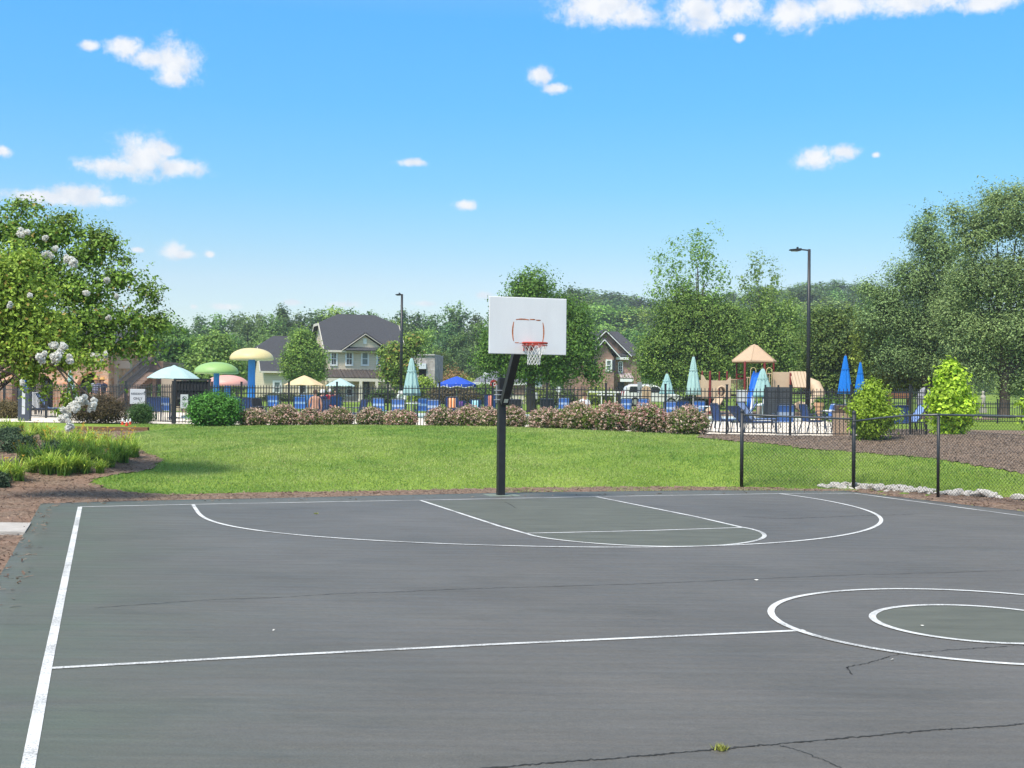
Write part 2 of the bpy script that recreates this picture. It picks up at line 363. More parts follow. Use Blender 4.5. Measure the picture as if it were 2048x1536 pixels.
# ------------------------------------------------------------------ court
def court_mat():
    mm = bpy.data.materials.new('court_asphalt'); mm.use_nodes = True; t = mm.node_tree; p = t.nodes['Principled BSDF']
    p.inputs['Specular IOR Level'].default_value = .34
    co = t.nodes.new('ShaderNodeTexCoord')
    def nz(s, d, st=(1, 1, 1), ro=.55, rot=0.0):
        mp = t.nodes.new('ShaderNodeMapping'); mp.inputs['Scale'].default_value = st; mp.inputs['Rotation'].default_value = (0, 0, rot); t.links.new(co.outputs['Object'], mp.inputs[0])
        n = t.nodes.new('ShaderNodeTexNoise'); n.inputs['Scale'].default_value = s; n.inputs['Detail'].default_value = d; n.inputs['Roughness'].default_value = ro
        t.links.new(mp.outputs[0], n.inputs['Vector']); return n.outputs[0]
    def ramp(src, a, b, c0, c1):
        r = t.nodes.new('ShaderNodeValToRGB'); t.links.new(src, r.inputs[0])
        r.color_ramp.elements[0].position = a; r.color_ramp.elements[0].color = (*c0, 1); r.color_ramp.elements[1].position = b; r.color_ramp.elements[1].color = (*c1, 1); return r.outputs[0]
    def mix(mode, fac, a, b):
        x = t.nodes.new('ShaderNodeMixRGB'); x.blend_type = mode
        if isinstance(fac, float): x.inputs[0].default_value = fac
        else: t.links.new(fac, x.inputs[0])
        t.links.new(a, x.inputs[1]); t.links.new(b, x.inputs[2]); return x.outputs[0]
    RO = -.3215
    b0 = ramp(nz(.35, 5), .3, .7, (.085, .077, .0655), (.115, .1045, .090))
    st = ramp(nz(1.6, 8, (.45, 6.5, 1), .68, RO), .25, .75, (.82, .82, .82), (1.18, 1.18, 1.18))      # squeegee streaks along the baseline
    gr = ramp(nz(75, 5, (1, 1, 1), .85), .34, .66, (.62, .62, .62), (1.42, 1.42, 1.42))                # coarse grit
    gr2 = ramp(nz(16, 6, (1, 1, 1), .8), .3, .7, (.84, .84, .845), (1.16, 1.155, 1.15))
    c = mix('MULTIPLY', .8, b0, st); c = mix('MULTIPLY', 1.0, c, gr); c = mix('MULTIPLY', 1.0, c, gr2)
    # faded green coat showing through: near the left edge, the lane and in blotches
    at = t.nodes.new('ShaderNodeAttribute'); at.attribute_name = 'Col'
    sp = t.nodes.new('ShaderNodeSeparateColor'); t.links.new(at.outputs['Color'], sp.inputs[0])
    def mth(op, a, b):
        n = t.nodes.new('ShaderNodeMath'); n.operation = op; n.use_clamp = True
        for i, x in enumerate((a, b)):
            if isinstance(x, float): n.inputs[i].default_value = x
            else: t.links.new(x, n.inputs[i])
        return n.outputs[0]
    gm = mth('MULTIPLY', sp.outputs[0], ramp(nz(.8, 6, (.6, 2.2, 1), .65, RO), .25, .6, (.25, .25, .25), (1, 1, 1)))
    gcol = t.nodes.new('ShaderNodeRGB'); gcol.outputs[0].default_value = (.088, .100, .074, 1)
    c = mix('MIX', gm, c, mix('MULTIPLY', 1.0, gcol.outputs[0], mix('MULTIPLY', 1.0, gr, st)))
    c = mix('MULTIPLY', .9, c, ramp(nz(.55, 7, (1, 1.6, 1), .72, .4), .30, .48, (.84, .85, .84), (1.03, 1.03, 1.03)))      # old stains
    dk = mth('MULTIPLY', sp.outputs[1], ramp(nz(1.1, 5), .3, .6, (0, 0, 0), (1, 1, 1)))
    dcol = t.nodes.new('ShaderNodeRGB'); dcol.outputs[0].default_value = (.055, .060, .056, 1)
    c = mix('MIX', dk, c, dcol.outputs[0])
    t.links.new(c, p.inputs['Base Color'])
    rr = ramp(nz(3, 4, (.35, 3, 1), .6, RO), .3, .7, (.50, .50, .50), (.66, .66, .66)); t.links.new(rr, p.inputs['Roughness'])
    bm_ = t.nodes.new('ShaderNodeBump'); bm_.inputs['Strength'].default_value = .5; bm_.inputs['Distance'].default_value = .004
    t.links.new(nz(150, 3, (1, 1, 1), .7), bm_.inputs['Height']); t.links.new(bm_.outputs[0], p.inputs['Normal']); return mm
# court outline (left edge, back edge and the far right are where the paving ends)
cl = gz(82, 1007); cl2 = gz(0, 1150); cbr = gz(1690, 981.5); cb2 = gz(2048, 1023)
dL = Vector((cl2[0] - cl[0], cl2[1] - cl[1])).normalized(); dR = Vector((cb2[0] - cbr[0], cb2[1] - cbr[1])).normalized()
pm = gz(1001, 985.5)
def ext(p, d, L): return (p[0] + d[0] * L, p[1] + d[1] * L)
COURT = [cl, gz(300, 1001), gz(600, 995), pm, gz(1400, 980.5), cbr, ext(cbr, dR, 29), ext(cl, dL, 29)]
def lerp2(a, b, t): return (a[0] + (b[0] - a[0]) * t, a[1] + (b[1] - a[1]) * t)
def court_sheet():
    N, M_ = 60, 90
    top = COURT[:6]; L = [0]
    for a, b in zip(top, top[1:]): L.append(L[-1] + math.hypot(b[0] - a[0], b[1] - a[1]))
    vs = []; cols = []
    lane = [gz(841, 1001), gz(1191, 993), gz(1484, 1055), gz(1055, 1066.5)]
    for j in range(M_ + 1):
        for i in range(N + 1):
            s = i / N
            q = s * L[-1]; k = max(x for x in range(5) if L[x] <= q + 1e-9)
            a = lerp2(top[k], top[k + 1], (q - L[k]) / (L[k + 1] - L[k])); b = lerp2(COURT[7], COURT[6], s)
            p = lerp2(a, b, j / M_); vs.append((p[0], p[1], 0.0))
    V = np.array(vs); i = np.arange(M_)[:, None] * (N + 1) + np.arange(N)[None]
    fs = np.stack([i, i + N + 1, i + N + 2, i + 1], -1).reshape(-1, 4)
    # distance from left sideline and lane / centre masks drive the faded green coat
    a = np.array(gz(162, 1014)); b = np.array(gz(55, 1536)); d = (b - a) / np.linalg.norm(b - a); nrm = np.array([-d[1], d[0]])
    dist = (V[:, :2] - a) @ nrm; sgn = 1 if (np.array(gz(1000, 1200)) - a) @ nrm > 0 else -1; dist = dist * sgn
    far = sm((V[:, 1] - 15) / 8)
    green = np.clip(np.exp(-np.clip(dist - .2, 0, 9) / .7) * .85, 0, 1) + .16 * np.exp(-np.clip(dist - .2, 0, 40) / 3.0) + .04
    e = np.array(COURT[0]); green += .75 * np.exp(-np.abs((V[:, 1] - np.interp(V[:, 0], [p[0] for p in top], [p[1] for p in top]))) / .8)
    dark = np.clip(np.exp(-np.abs(dist + 1.0) / .7), 0, 1) * .6
    col = np.stack([np.clip(green, 0, 1), dark, np.zeros(len(V))], -1)
    o = npmesh('court', V, fs, CRT, col)
    o.modifiers.new('slab', 'SOLIDIFY').thickness = .06; o.modifiers['slab'].offset = -1
    return struct(o)
CRT = court_mat()
crt = court_sheet()

PAINT = mat('white_line_paint', (.57, .57, .545), .7, .16, 9, .2, detail=8)
def wear(mm):
    t = mm.node_tree; p = [n for n in t.nodes if n.type == 'BSDF_PRINCIPLED'][0]; src = p.inputs['Base Color'].links[0].from_socket; co = [n for n in t.nodes if n.type == 'TEX_COORD'][0]
    a = t.nodes.new('ShaderNodeTexNoise'); a.inputs['Scale'].default_value = 70; a.inputs['Detail'].default_value = 6; a.inputs['Roughness'].default_value = .75
    b = t.nodes.new('ShaderNodeTexNoise'); b.inputs['Scale'].default_value = 1.3; b.inputs['Detail'].default_value = 4
    for q in (a, b): t.links.new(co.outputs['Object'], q.inputs['Vector'])
    s = t.nodes.new('ShaderNodeMath'); s.operation = 'MULTIPLY_ADD'; s.inputs[1].default_value = .55; t.links.new(b.outputs[0], s.inputs[0]); t.links.new(a.outputs[0], s.inputs[2])
    r = t.nodes.new('ShaderNodeValToRGB'); t.links.new(s.outputs[0], r.inputs[0]); r.color_ramp.elements[0].position = .76; r.color_ramp.elements[0].color = (0, 0, 0, 1); r.color_ramp.elements[1].position = .90; r.color_ramp.elements[1].color = (.85, .85, .85, 1)
    m_ = t.nodes.new('ShaderNodeMixRGB'); t.links.new(r.outputs[0], m_.inputs[0]); t.links.new(src, m_.inputs[1]); m_.inputs[2].default_value = (.16, .16, .155, 1); t.links.new(m_.outputs[0], p.inputs['Base Color'])
wear(PAINT)
def paint_mat():
    mm = PAINT; t = mm.node_tree
    return mm
def ribbon(mb, pts, w, z, closed=False):
    P = [Vector((p[0], p[1], 0)) for p in pts]; n = len(P); vs = []
    for i, p in enumerate(P):
        a = P[(i - 1) % n] if (closed or i > 0) else p; b = P[(i + 1) % n] if (closed or i < n - 1) else p
        d = (b - a).normalized(); s = Vector((-d.y, d.x, 0)) * (w / 2 if not callable(w) else w(i / n) / 2)
        vs += [p + s + Vector((0, 0, z)), p - s + Vector((0, 0, z))]
    k = n if closed else n - 1
    mb.add(vs, [(2 * i, 2 * i + 1, 2 * ((i + 1) % n) + 1, 2 * ((i + 1) % n)) for i in range(k)])
def smooth_path(P, k=6):
    P = [Vector((p[0], p[1], 0)) for p in P]; out = []
    for i in range(len(P) - 1):
        a, b, c, d = P[max(i - 1, 0)], P[i], P[i + 1], P[min(i + 2, len(P) - 1)]
        for j in range(k):
            t = j / k; out.append(.5 * ((2 * b) + (c - a) * t + (2 * a - 5 * b + 4 * c - d) * t * t + (3 * b - a - 3 * c + d) * t ** 3))
    return [(p.x, p.y) for p in out] + [(P[-1].x, P[-1].y)]
def fit_smooth(px, deg=9):
    G = np.array([gz(*q) for q in px]); s = np.r_[0, np.cumsum(np.hypot(*np.diff(G, axis=0).T))]; s /= s[-1]
    w = np.ones(len(G)); w[0] = w[-1] = 6
    t = np.linspace(0, 1, 160)
    return list(zip(np.polyval(np.polyfit(s, G[:, 0], deg, w=w), t), np.polyval(np.polyfit(s, G[:, 1], deg, w=w), t)))
A3 = [(386, 1009), (395.7, 1024.5), (405.5, 1034.2), (421, 1041.3), (456.3, 1051.8), (503, 1059.6), (550, 1064.7), (596.9, 1070.9), (651.6, 1075.2), (729.7, 1080.7), (807.8, 1084.6),
      (925, 1088.9), (1042, 1092.3), (1117, 1094), (1273, 1095.2), (1351.6, 1094.8), (1429.7, 1092.4), (1507.8, 1088.1), (1586, 1083), (1664, 1074.5), (1722.7, 1063.5), (1750, 1053),
      (1762.5, 1042), (1759.8, 1034.2), (1742, 1024.5), (1703, 1012.3), (1644.5, 1000.2), (1556.6, 987.6)]
FT_ = [(1054.7, 1068.2), (1078, 1074), (1117, 1080.3), (1175.8, 1085.8), (1234, 1090), (1300.8, 1093), (1371, 1093.2), (1449, 1090.3), (1488, 1086.2), (1515.6, 1080.3), (1529, 1072.5), (1523.4, 1065.5),
       (1507.8, 1060), (1484, 1055)]
lines = MB(); LW = .064
def ln(pts, w=LW, z=.004): ribbon(lines, pts, w, z)
ln([gz(160, 1014), gz(385, 1009), gz(840, 1000.6), gz(1200, 993.3), gz(1555, 987.6), gz(1708, 986.7)])
bl = gz(55.6, 1536); tl = gz(160, 1014); dl = Vector((bl[0] - tl[0], bl[1] - tl[1])).normalized()
ln([gz(160, 1014), gz(93.7, 1335), bl, ext(bl, dl, 9)], .072, .0045)
tr_ = gz(1708, 986.7); br_ = gz(2048, 1032.5); d2 = Vector((br_[0] - tr_[0], br_[1] - tr_[1])).normalized()
ln([tr_, br_, ext(br_, d2, 20)], z=.0045)
ln([gz(104, 1337), gz(586, 1310), gz(1000, 1289), gz(1609, 1261.2)], z=.005)
ln([gz(841, 1001), gz(1000, 1053), gz(1054.7, 1068.2)], z=.005); ln([gz(1191, 993.5), gz(1390.6, 1033.4), gz(1484, 1055)], z=.005)
ln([gz(1055, 1067), gz(1297, 1061.6), gz(1484, 1055.5)], z=.0055)
ln(fit_smooth(FT_, 8), z=.006); ln(fit_smooth(A3, 11), z=.0065)
CC = (4.219, 10.909)
def circ(c, r, n=120): return [(c[0] + r * math.cos(2 * math.pi * i / n), c[1] + r * math.sin(2 * math.pi * i / n)) for i in range(n)]
ribbon(lines, circ(CC, 1.837), LW, .007, True); ribbon(lines, circ((4.196, 10.824), .931), LW, .007, True)
hr = Vector((4.219 - gz(1000, 1289)[0], 10.909 - gz(1000, 1289)[1])).normalized()
ln([ext(CC, hr, 1.84), ext(CC, hr, 9)], z=.005)
struct(lines.build('court_marking', PAINT))
# green painted patches: lane, free-throw half circle and the small centre circle
GRN = mat('faded_green_paint', (.104, .107, .084), .62, .2, 2.2, .2, detail=8, stretch=(.5, 2, 1), bump=.3, bscale=150)
gp = MB()
gp.add([(*q, .002) for q in (gz(845, 1002.5), gz(1190, 994.5), gz(1480, 1054.5), gz(1057, 1065.5))], [(0, 3, 2, 1)])
c2 = circ((4.196, 10.824), .92, 80); gp.add([(*q, .002) for q in c2], [tuple(range(80))])
ft = fit_smooth(FT_, 8); gp.add([(*q, .002) for q in ft], [tuple(range(len(ft)))])
struct(gp.build('court_paint', GRN))
# cracks
CRK = mat('crack_dark', (.038, .039, .039), .9, .4, 30, .1)
ck = MB(); rnd = random.Random(5)
def crack(px, w, z=.003):
    P = smooth_path([gz(*q) for q in px], 5); out = []
    for i, (a, b) in enumerate(zip(P, P[1:])):
        for k in range(4):
            t = k / 4; out.append((a[0] + (b[0] - a[0]) * t + rnd.gauss(0, .004), a[1] + (b[1] - a[1]) * t + rnd.gauss(0, .008)))
    ws = [w * rnd.uniform(.35, 1.3) for _ in range(len(out) + 1)]
    ribbon(ck, out, lambda f: ws[int(f * len(out))], z)
crack([(190, 1216), (320, 1207), (440, 1199), (560, 1195), (690, 1187), (800, 1184), (880, 1180), (1000, 1176), (1150, 1172), (1300, 1167), (1450, 1161), (1650, 1152), (1830, 1147), (2060, 1140)], .011)
crack([(940, 1540), (1080, 1528), (1200, 1519), (1300, 1511), (1400, 1502), (1460, 1497), (1560, 1488), (1700, 1476), (1850, 1462), (1950, 1456), (2060, 1448)], .018)
crack([(1704, 1349), (1696, 1338), (1698, 1334), (1740, 1325), (1790, 1311), (1850, 1304), (1950, 1297), (2060, 1290)], .010)
crack([(1485, 1033), (1560, 1037), (1660, 1034), (1740, 1031), (1830, 1029)], .02)
crack([(1560, 1492), (1600, 1502), (1650, 1522), (1690, 1540)], .007)
crack([(1010, 1004), (1022, 1010), (1032, 1017)], .02)
struct(ck.build('court_crack', CRK))
# concrete path stub on the left
CON = mat('concrete', (.40, .37, .33), .85, .12, 5, .2, bump=.3, bscale=60)
cp_ = MB(); a, b, c, d = gz(-900, 1035), gz(62, 1048), gz(50, 1066), gz(-900, 1058)
cp_.prism([a, b, c, d], -.06, .02, axis='z'); struct(cp_.build('path', CON))
# ------------------------------------------------------------------ foliage builders
def rs_(s): return np.random.RandomState(s)
def leafquads(C, size, col, rs, up=.35, aspect=.55, dirs=None):
    n = len(C); N = rs.randn(n, 3) * (.75 if dirs is not None else 1); N[:, 2] += up * 2
    if dirs is not None: N += dirs * 1.5
    N /= np.linalg.norm(N, axis=1, keepdims=True)
    t = np.cross(N, rs.randn(n, 3)); t /= np.linalg.norm(t, axis=1, keepdims=True) + 1e-9; b = np.cross(N, t)
    L = (size * rs.uniform(.6, 1.35, n))[:, None]; Wd = L * aspect
    V = np.stack([C - t * L / 2, C + b * Wd / 2 + N * L * .08, C + t * L / 2, C - b * Wd / 2 + N * L * .08], 1).reshape(-1, 3)
    return V, np.arange(4 * n).reshape(-1, 4), np.repeat(col, 4, 0)
def crown_pts(blobs, nclump, nleaf, cr, c1, c2, rs, inner=.25, flat=.75, jag=.28, tips=None):
    B = np.array(blobs, float); w = (B[:, 3] * B[:, 4] + B[:, 3] * B[:, 5] + B[:, 4] * B[:, 5]); w /= w.sum()
    k = rs.choice(len(B), nclump, p=w); d = rs.randn(nclump, 3); d /= np.linalg.norm(d, axis=1, keepdims=True)
    rho = 1 - .42 * rs.uniform(0, 1, nclump) ** 1.6; ii = rs.uniform(0, 1, nclump) < inner; rho[ii] = rs.uniform(.15, .8, ii.sum())
    ph = rs.uniform(0, 6.28, (len(B), 3)); wv = np.sin(d[:, 0] * 4.1 + ph[k, 0]) + np.sin(d[:, 1] * 4.7 + ph[k, 1]) + np.sin(d[:, 2] * 5.3 + ph[k, 2])
    rho = rho * (1 + jag * wv / 2.2 + rs.uniform(-.06, .10, nclump))
    cc = B[k, :3] + d * rho[:, None] * B[k, 3:6]
    mixf = rs.uniform(0, 1, nclump); c1 = np.array(c1); c2 = np.array(c2)
    ccol = c1 + (c2 - c1) * mixf[:, None]; ccol *= rs.uniform(.8, 1.2, (nclump, 1))
    off = rs.randn(nclump, nleaf, 3) * cr * .55; off[..., 2] *= flat
    C = (cc[:, None] + off).reshape(-1, 3); col = np.repeat(ccol, nleaf, 0) * rs.uniform(.78, 1.22, (nclump * nleaf, 1))
    if tips is not None:
        q = rs.uniform(0, 1, len(col)) < tips[1]; col[q] = np.array(tips[0]) * rs.uniform(.8, 1.2, (q.sum(), 1))
    dr = d[:, None] * .7 + off / (cr * .55); dr = (dr / (np.linalg.norm(dr, axis=2, keepdims=True) + 1e-6)).reshape(-1, 3)
    return C, np.clip(col, 0, 1), dr
LEAFC = np.array((2.05, 2.05, 1.4))
def crown(name, blobs, nclump, nleaf, cr, leaf, c1, c2, seed, parent, m=None, **k):
    rs = rs_(seed); spray = k.pop('spray', None); nlf_fill = k.pop('fill', .16); up = k.pop('up', .35); asp = k.pop('aspect', .55)
    c1 = np.array(c1) * LEAFC; c2 = np.array(c2) * LEAFC
    C, col, dr = crown_pts(blobs, nclump, nleaf, cr, c1, c2, rs, **k)
    if spray: P_, c_ = sprays(blobs, spray[0], spray[1], spray[2], rs, np.array(c1) / LEAFC, np.array(c2) / LEAFC, spread=leaf * .7); C = np.concatenate([C, P_]); col = np.concatenate([col, c_]); dr = np.concatenate([dr, np.zeros_like(P_)])
    nf = int(nclump * nlf_fill * nleaf); sz = leaf
    if nf:
        B = np.array(blobs, float); kk = rs.choice(len(B), nf, p=(w_ := B[:, 3] * B[:, 4] * B[:, 5]) / w_.sum()); d = rs.randn(nf, 3); d /= np.linalg.norm(d, axis=1, keepdims=True)
        Cf = B[kk, :3] + d * (rs.uniform(.1, .80, nf) ** .6)[:, None] * B[kk, 3:6]; cf = (c1 + (c2 - c1) * rs.uniform(0, .7, (nf, 1))) * rs.uniform(.7, 1.1, (nf, 1))  # crown self-shadow is put into the darker colour of these inner fill leaves
        sz = np.concatenate([np.full(len(C), leaf), np.full(nf, leaf * 2.1)]); C = np.concatenate([C, Cf]); col = np.concatenate([col, np.clip(cf, 0, 1)]); dr = np.concatenate([dr, d * .6])
    V, Fc, cl = leafquads(C, sz, col, rs, up, asp, dr)
    return npmesh(name, V, Fc, m or FOL, cl, smooth=False, parent=parent)
def sprays(blobs, n, L, per, rs, c1, c2, droop=.25, spread=.05):
    B = np.array(blobs, float); w = B[:, 3] * B[:, 5]; k = rs.choice(len(B), n, p=w / w.sum()); d = rs.randn(n, 3); d[:, 2] += .25; d /= np.linalg.norm(d, axis=1, keepdims=True)
    s = B[k, :3] + d * B[k, 3:6] * .82; ln_ = L * rs.uniform(.4, 1.3, n); out = d + rs.randn(n, 3) * .35; out /= np.linalg.norm(out, axis=1, keepdims=True)
    t = (np.arange(per) / (per - 1))[None, :, None]; P = s[:, None] + out[:, None] * ln_[:, None, None] * t; P[..., 2] -= droop * ln_[:, None] * t[..., 0] ** 2
    P = P + rs.randn(n, per, 3) * spread * (1.3 - t); c = np.array(c1) + (np.array(c2) - np.array(c1)) * rs.uniform(.2, 1, (n, 1)); col = np.repeat(c * LEAFC, per, 0) * rs.uniform(.75, 1.25, (n * per, 1))
    return P.reshape(-1, 3), np.clip(col, 0, 1)
def limbs(parent, blobs, r, fork, seed, lean=(0, 0), n=8, m=None, fracs=.75):
    rd = random.Random(seed); mb = MB()
    top = Vector((lean[0], lean[1], fork))
    mb.tube([(0, 0, -.1), (0.0, 0, .15), (lean[0] * .4 + rd.gauss(0, r * .2), lean[1] * .4, fork * .5), top], [r * 1.5, r * 1.15, r, r * .85], n)
    for b in blobs:
        e = top.lerp(Vector(b[:3]), fracs); md = top.lerp(e, .5) + Vector((rd.gauss(0, .12), rd.gauss(0, .12), rd.uniform(.0, .3))) * max(.3, (e - top).length * .25)
        rr = r * rd.uniform(.38, .55)
        mb.tube([top - Vector((0, 0, r)), md, e], [rr, rr * .65, rr * .22], max(5, n - 2))
        for q in range(2):
            s = md.lerp(e, rd.uniform(.1, .8)); d = Vector((rd.gauss(0, 1), rd.gauss(0, 1), rd.uniform(0, 1))).normalized() * max(b[3], b[5]) * .6
            mb.tube([s, s + d * .5 + Vector((0, 0, .08)), s + d], [rr * .4, rr * .25, rr * .08], 5)
    return mb.build('trunk', m or BARK, parent, smooth=True)
def pxblobs(root, D, L):
    """blobs given as photo column, row, half width, half height (in photo pixels) and a depth offset, to metres round the tree's base"""
    out = []
    for q in L:
        u, v, a, b = q[:4]; dy = q[4] if len(q) > 4 else 0.0; d = D + dy; p = Vector(pt(u, v, d)) - root
        out.append((p.x, p.y, p.z, a * d / F, (a * .5 + b * .5) * d / F, b * d / F))
    return out

# ------------------------------------------------------------------ basketball hoop
BLK = mat('black_powder_coat', (.016, .017, .019), .42, .25, 5, .4)
WHT = mat('white_board', (.67, .67, .665), .5, .035, 2.2, .4, detail=9, stretch=(2.5, 1, .6))
ORG = mat('worn_orange_paint', (.42, .13, .04), .7, .6, 14, .2)
RED = mat('red_rim', (.46, .055, .035), .45, .2, 8, .4)
NETM = mat('white_cord', (.62, .62, .58), .8, .08, 9, .2)
STK = mat('pale_sticker', (.62, .62, .52), .6, .1, 40, .2)
STEEL = mat('galvanised', (.45, .46, .47), .4, .15, 12, .5, metal=.6)
YAW = .3215
px_, py_ = gz(1001.3, 990.2)
hoop = thing('basketball_hoop', 'basketball hoop on a black square pole with white backboard behind the court baseline', 'basketball hoop', (px_, py_, 0), YAW)
pl = MB(); pl.box((0, 0, 1.19), (.15, .15, 2.38)); pl.build('pole', BLK, hoop, bevel=.012)
pf = MB(); pf.prism([(-.32, -.3), (.32, -.34), (.36, .28), (-.3, .3)], -.02, .004, axis='z'); pf.build('footing', mat('pale_pad', (.16, .19, .155), .85, .25, 4, .15), hoop)
am = MB(); A0 = Vector((0, -.155, 1.86)); A1 = Vector((0, -1.49, 3.62)); am.beam(A0, A1, .15, .15, up=(0, 0, 1)); am.build('arm', BLK, hoop, bevel=.01)
bk = MB(); bk.box((0, -1.52, 3.35), (.5, .04, .6)); bk.box((0, -1.4, 3.45), (.12, .22, .3)); bk.build('mounting_plate', BLK, hoop)
st = MB(); dA = (A1 - A0).normalized(); nA = Vector((0, -1, 0)).cross(Vector((1, 0, 0))); nrm = Vector((0, -dA.z, dA.y)); pS = A0 + dA * .12 + nrm * .0775
st.beam(pS - dA * .045, pS + dA * .045, .085, .004, up=nrm); st.build('sticker', STK, hoop)
ub = MB()
for z in (1.93, 2.03, 2.12): ub.tube([(-.12, .02, z), (-.085, -.1, z), (.085, -.1, z), (.12, .02, z)], .009, 6); ub.tube([(-.14, .07, z), (-.08, .07, z)], .012, 6)
ub.box((-.075, .1, 2.05), (.02, .06, .36)); ub.build('clamp', STEEL, hoop)
BY = -1.6; BW, Bz0, Bz1 = 1.56, 2.80, 3.885
bd = MB(); bd.box((0, BY + .02, (Bz0 + Bz1) / 2), (BW, .04, Bz1 - Bz0)); bdo = bd.build('backboard', WHT, hoop, bevel=.012)
sq = MB(); yf = BY - .0025; cz = (3.0 + 3.45) / 2 + .01; hw, hh = .292, .222; rdq = random.Random(2)
def stroke(pts, w):
    n = len(pts); vs = []
    for i, (x, z) in enumerate(pts):
        a = Vector(pts[max(i - 1, 0)]); b = Vector(pts[min(i + 1, n - 1)]); d = (b - a).normalized(); s = Vector((-d.y, d.x)) * w * (.25 + .75 * math.sin(math.pi * (i + .4) / (n - .2)) ** .5) / 2 * rdq.uniform(.8, 1.15)
        vs += [(x + s.x, yf, z + s.y), (x - s.x, yf, z - s.y)]
    sq.add(vs, [(2 * i, 2 * i + 1, 2 * i + 3, 2 * i + 2) for i in range(n - 1)])
def arc(x0, z0, x1, z1, bul, n=12): return [(x0 + (x1 - x0) * i / n + bul * (0 if x0 != x1 else 1) * 0, z0 + (z1 - z0) * i / n) for i in range(n + 1)]
def bow(axis, lo, hi, fix, bul, n=14):
    return [((lo + (hi - lo) * i / n, fix + bul * (1 - (2 * i / n - 1) ** 2)) if axis == 'x' else (fix + bul * (1 - (2 * i / n - 1) ** 2), lo + (hi - lo) * i / n)) for i in range(n + 1)]
stroke(bow('x', -.25, .02, cz + hh, .012), .024); stroke(bow('x', .03, .14, cz + hh + .012, 0), .024); stroke(bow('x', .15, .25, cz + hh + .004, -.004), .02)
stroke(bow('z', cz - .19, cz + .18, -hw, -.022), .026); stroke(bow('z', cz - .19, cz + .18, hw, .022), .026)
stroke(bow('x', -.27, -.18, cz - hh + .006, 0), .016); stroke(bow('x', -.18, .0, cz - hh, 0), .010); stroke(bow('x', .15, .26, cz - hh, 0), .012)
sq.build('target_square', ORG, bdo, fixn=False)
RZ = 3.0; RC = Vector((0, BY - .15 - .23, RZ))
rm = MB(); rm.tube([RC + Vector((.232 * math.cos(a), .232 * math.sin(a), 0)) for a in [2 * math.pi * i / 36 for i in range(37)]], .017, 8, cap=False)
rm.tube([RC + Vector((.235 * math.cos(a), .235 * math.sin(a), -.045)) for a in [2 * math.pi * i / 36 for i in range(37)]], .008, 6, cap=False)
rim = rm.build('rim', RED, hoop, smooth=True)
br = MB(); br.box((0, BY - .008, RZ - .045), (.20, .016, .17)); br.box((0, BY - .085, RZ), (.19, .16, .022))
for s in (-1, 1):
    br.prism([(BY - .015, RZ - .02), (BY - .17, RZ - .02), (BY - .015, RZ - .13)], s * .075 - .006, s * .075 + .006, axis='x')
    br.tube([(s * .07, BY - .02, RZ - .11), (s * .16, BY - .25, RZ - .06)], .008, 6)
br.build('bracket', RED, hoop)
nt = MB(); NS = 12; lv = [(0.235, 0), (.20, -.09), (.155, -.165), (.125, -.225), (.118, -.28), (.122, -.335), (.115, -.385)]
rn = random.Random(8)
for s in range(NS):
    for sg in (1, -1):
        P = []
        for i, (rr, z) in enumerate(lv):
            a = 2 * math.pi * (s + sg * i * .5) / NS; P.append(RC + Vector((rr * math.cos(a) + .02 * -i / 6, rr * math.sin(a), z - .02 + rn.gauss(0, .004))))
        nt.tube(P, .0045, 5)
nt.build('net', NETM, rim)

# ------------------------------------------------------------------ chain-link fence on the right
CLF = [(Vector((*gz(1483, 972), 0)), zat(824, 1483, 28.0)), (Vector((*gz(1707, 976), 0)), zat(827, 1707, 27.6)), (Vector((*gz(1876, 992), 0)), zat(829.5, 1876, 25.7))]
d_ = CLF[2][0] - CLF[1][0]; CLF.append((CLF[2][0] + d_ * 1.02 + Vector((.25, -.5, 0)), CLF[2][1] - .0)); CLF.append((CLF[3][0] + d_ * 1.3 + Vector((.6, -1.6, 0)), CLF[3][1]))
RAIL = [[(1483, 829, 28.0), (1560, 832.5, 27.9), (1640, 835.5, 27.75), (1707, 838.5, 27.6)], [(1707, 843, 27.6), (1760, 836, 27.1), (1815, 831, 26.5), (1876, 829.5, 25.7)]]
BLV = mat('black_vinyl', (.022, .024, .026), .45, .25, 9, .4)
RLM = mat('dark_rail', (.06, .066, .07), .35, .35, 6, .5)
clf = thing('chain_link_fence', 'low black chain-link fence with thin round posts beside the court corner', 'fence', CLF[0][0])
o0 = CLF[0][0]
for i, (p, h) in enumerate(CLF):
    mb = MB(); q = p - o0; r = .042 if i in (0, 1) else .032; hh_ = h if i < 2 else h - .02
    mb.tube([(q.x, q.y, -.1), (q.x, q.y, hh_)], r, 10); po = mb.build('post', BLV, clf, smooth=True)
    if i < 2: mb = MB(); mb.lathe([(r * 1.15, 0), (r * 1.15, .03), (r * .9, .06), (0.001, .085)], 10, (q.x, q.y, hh_ - .01)); mb.build('cap', BLV if i else BLV, po, smooth=True)
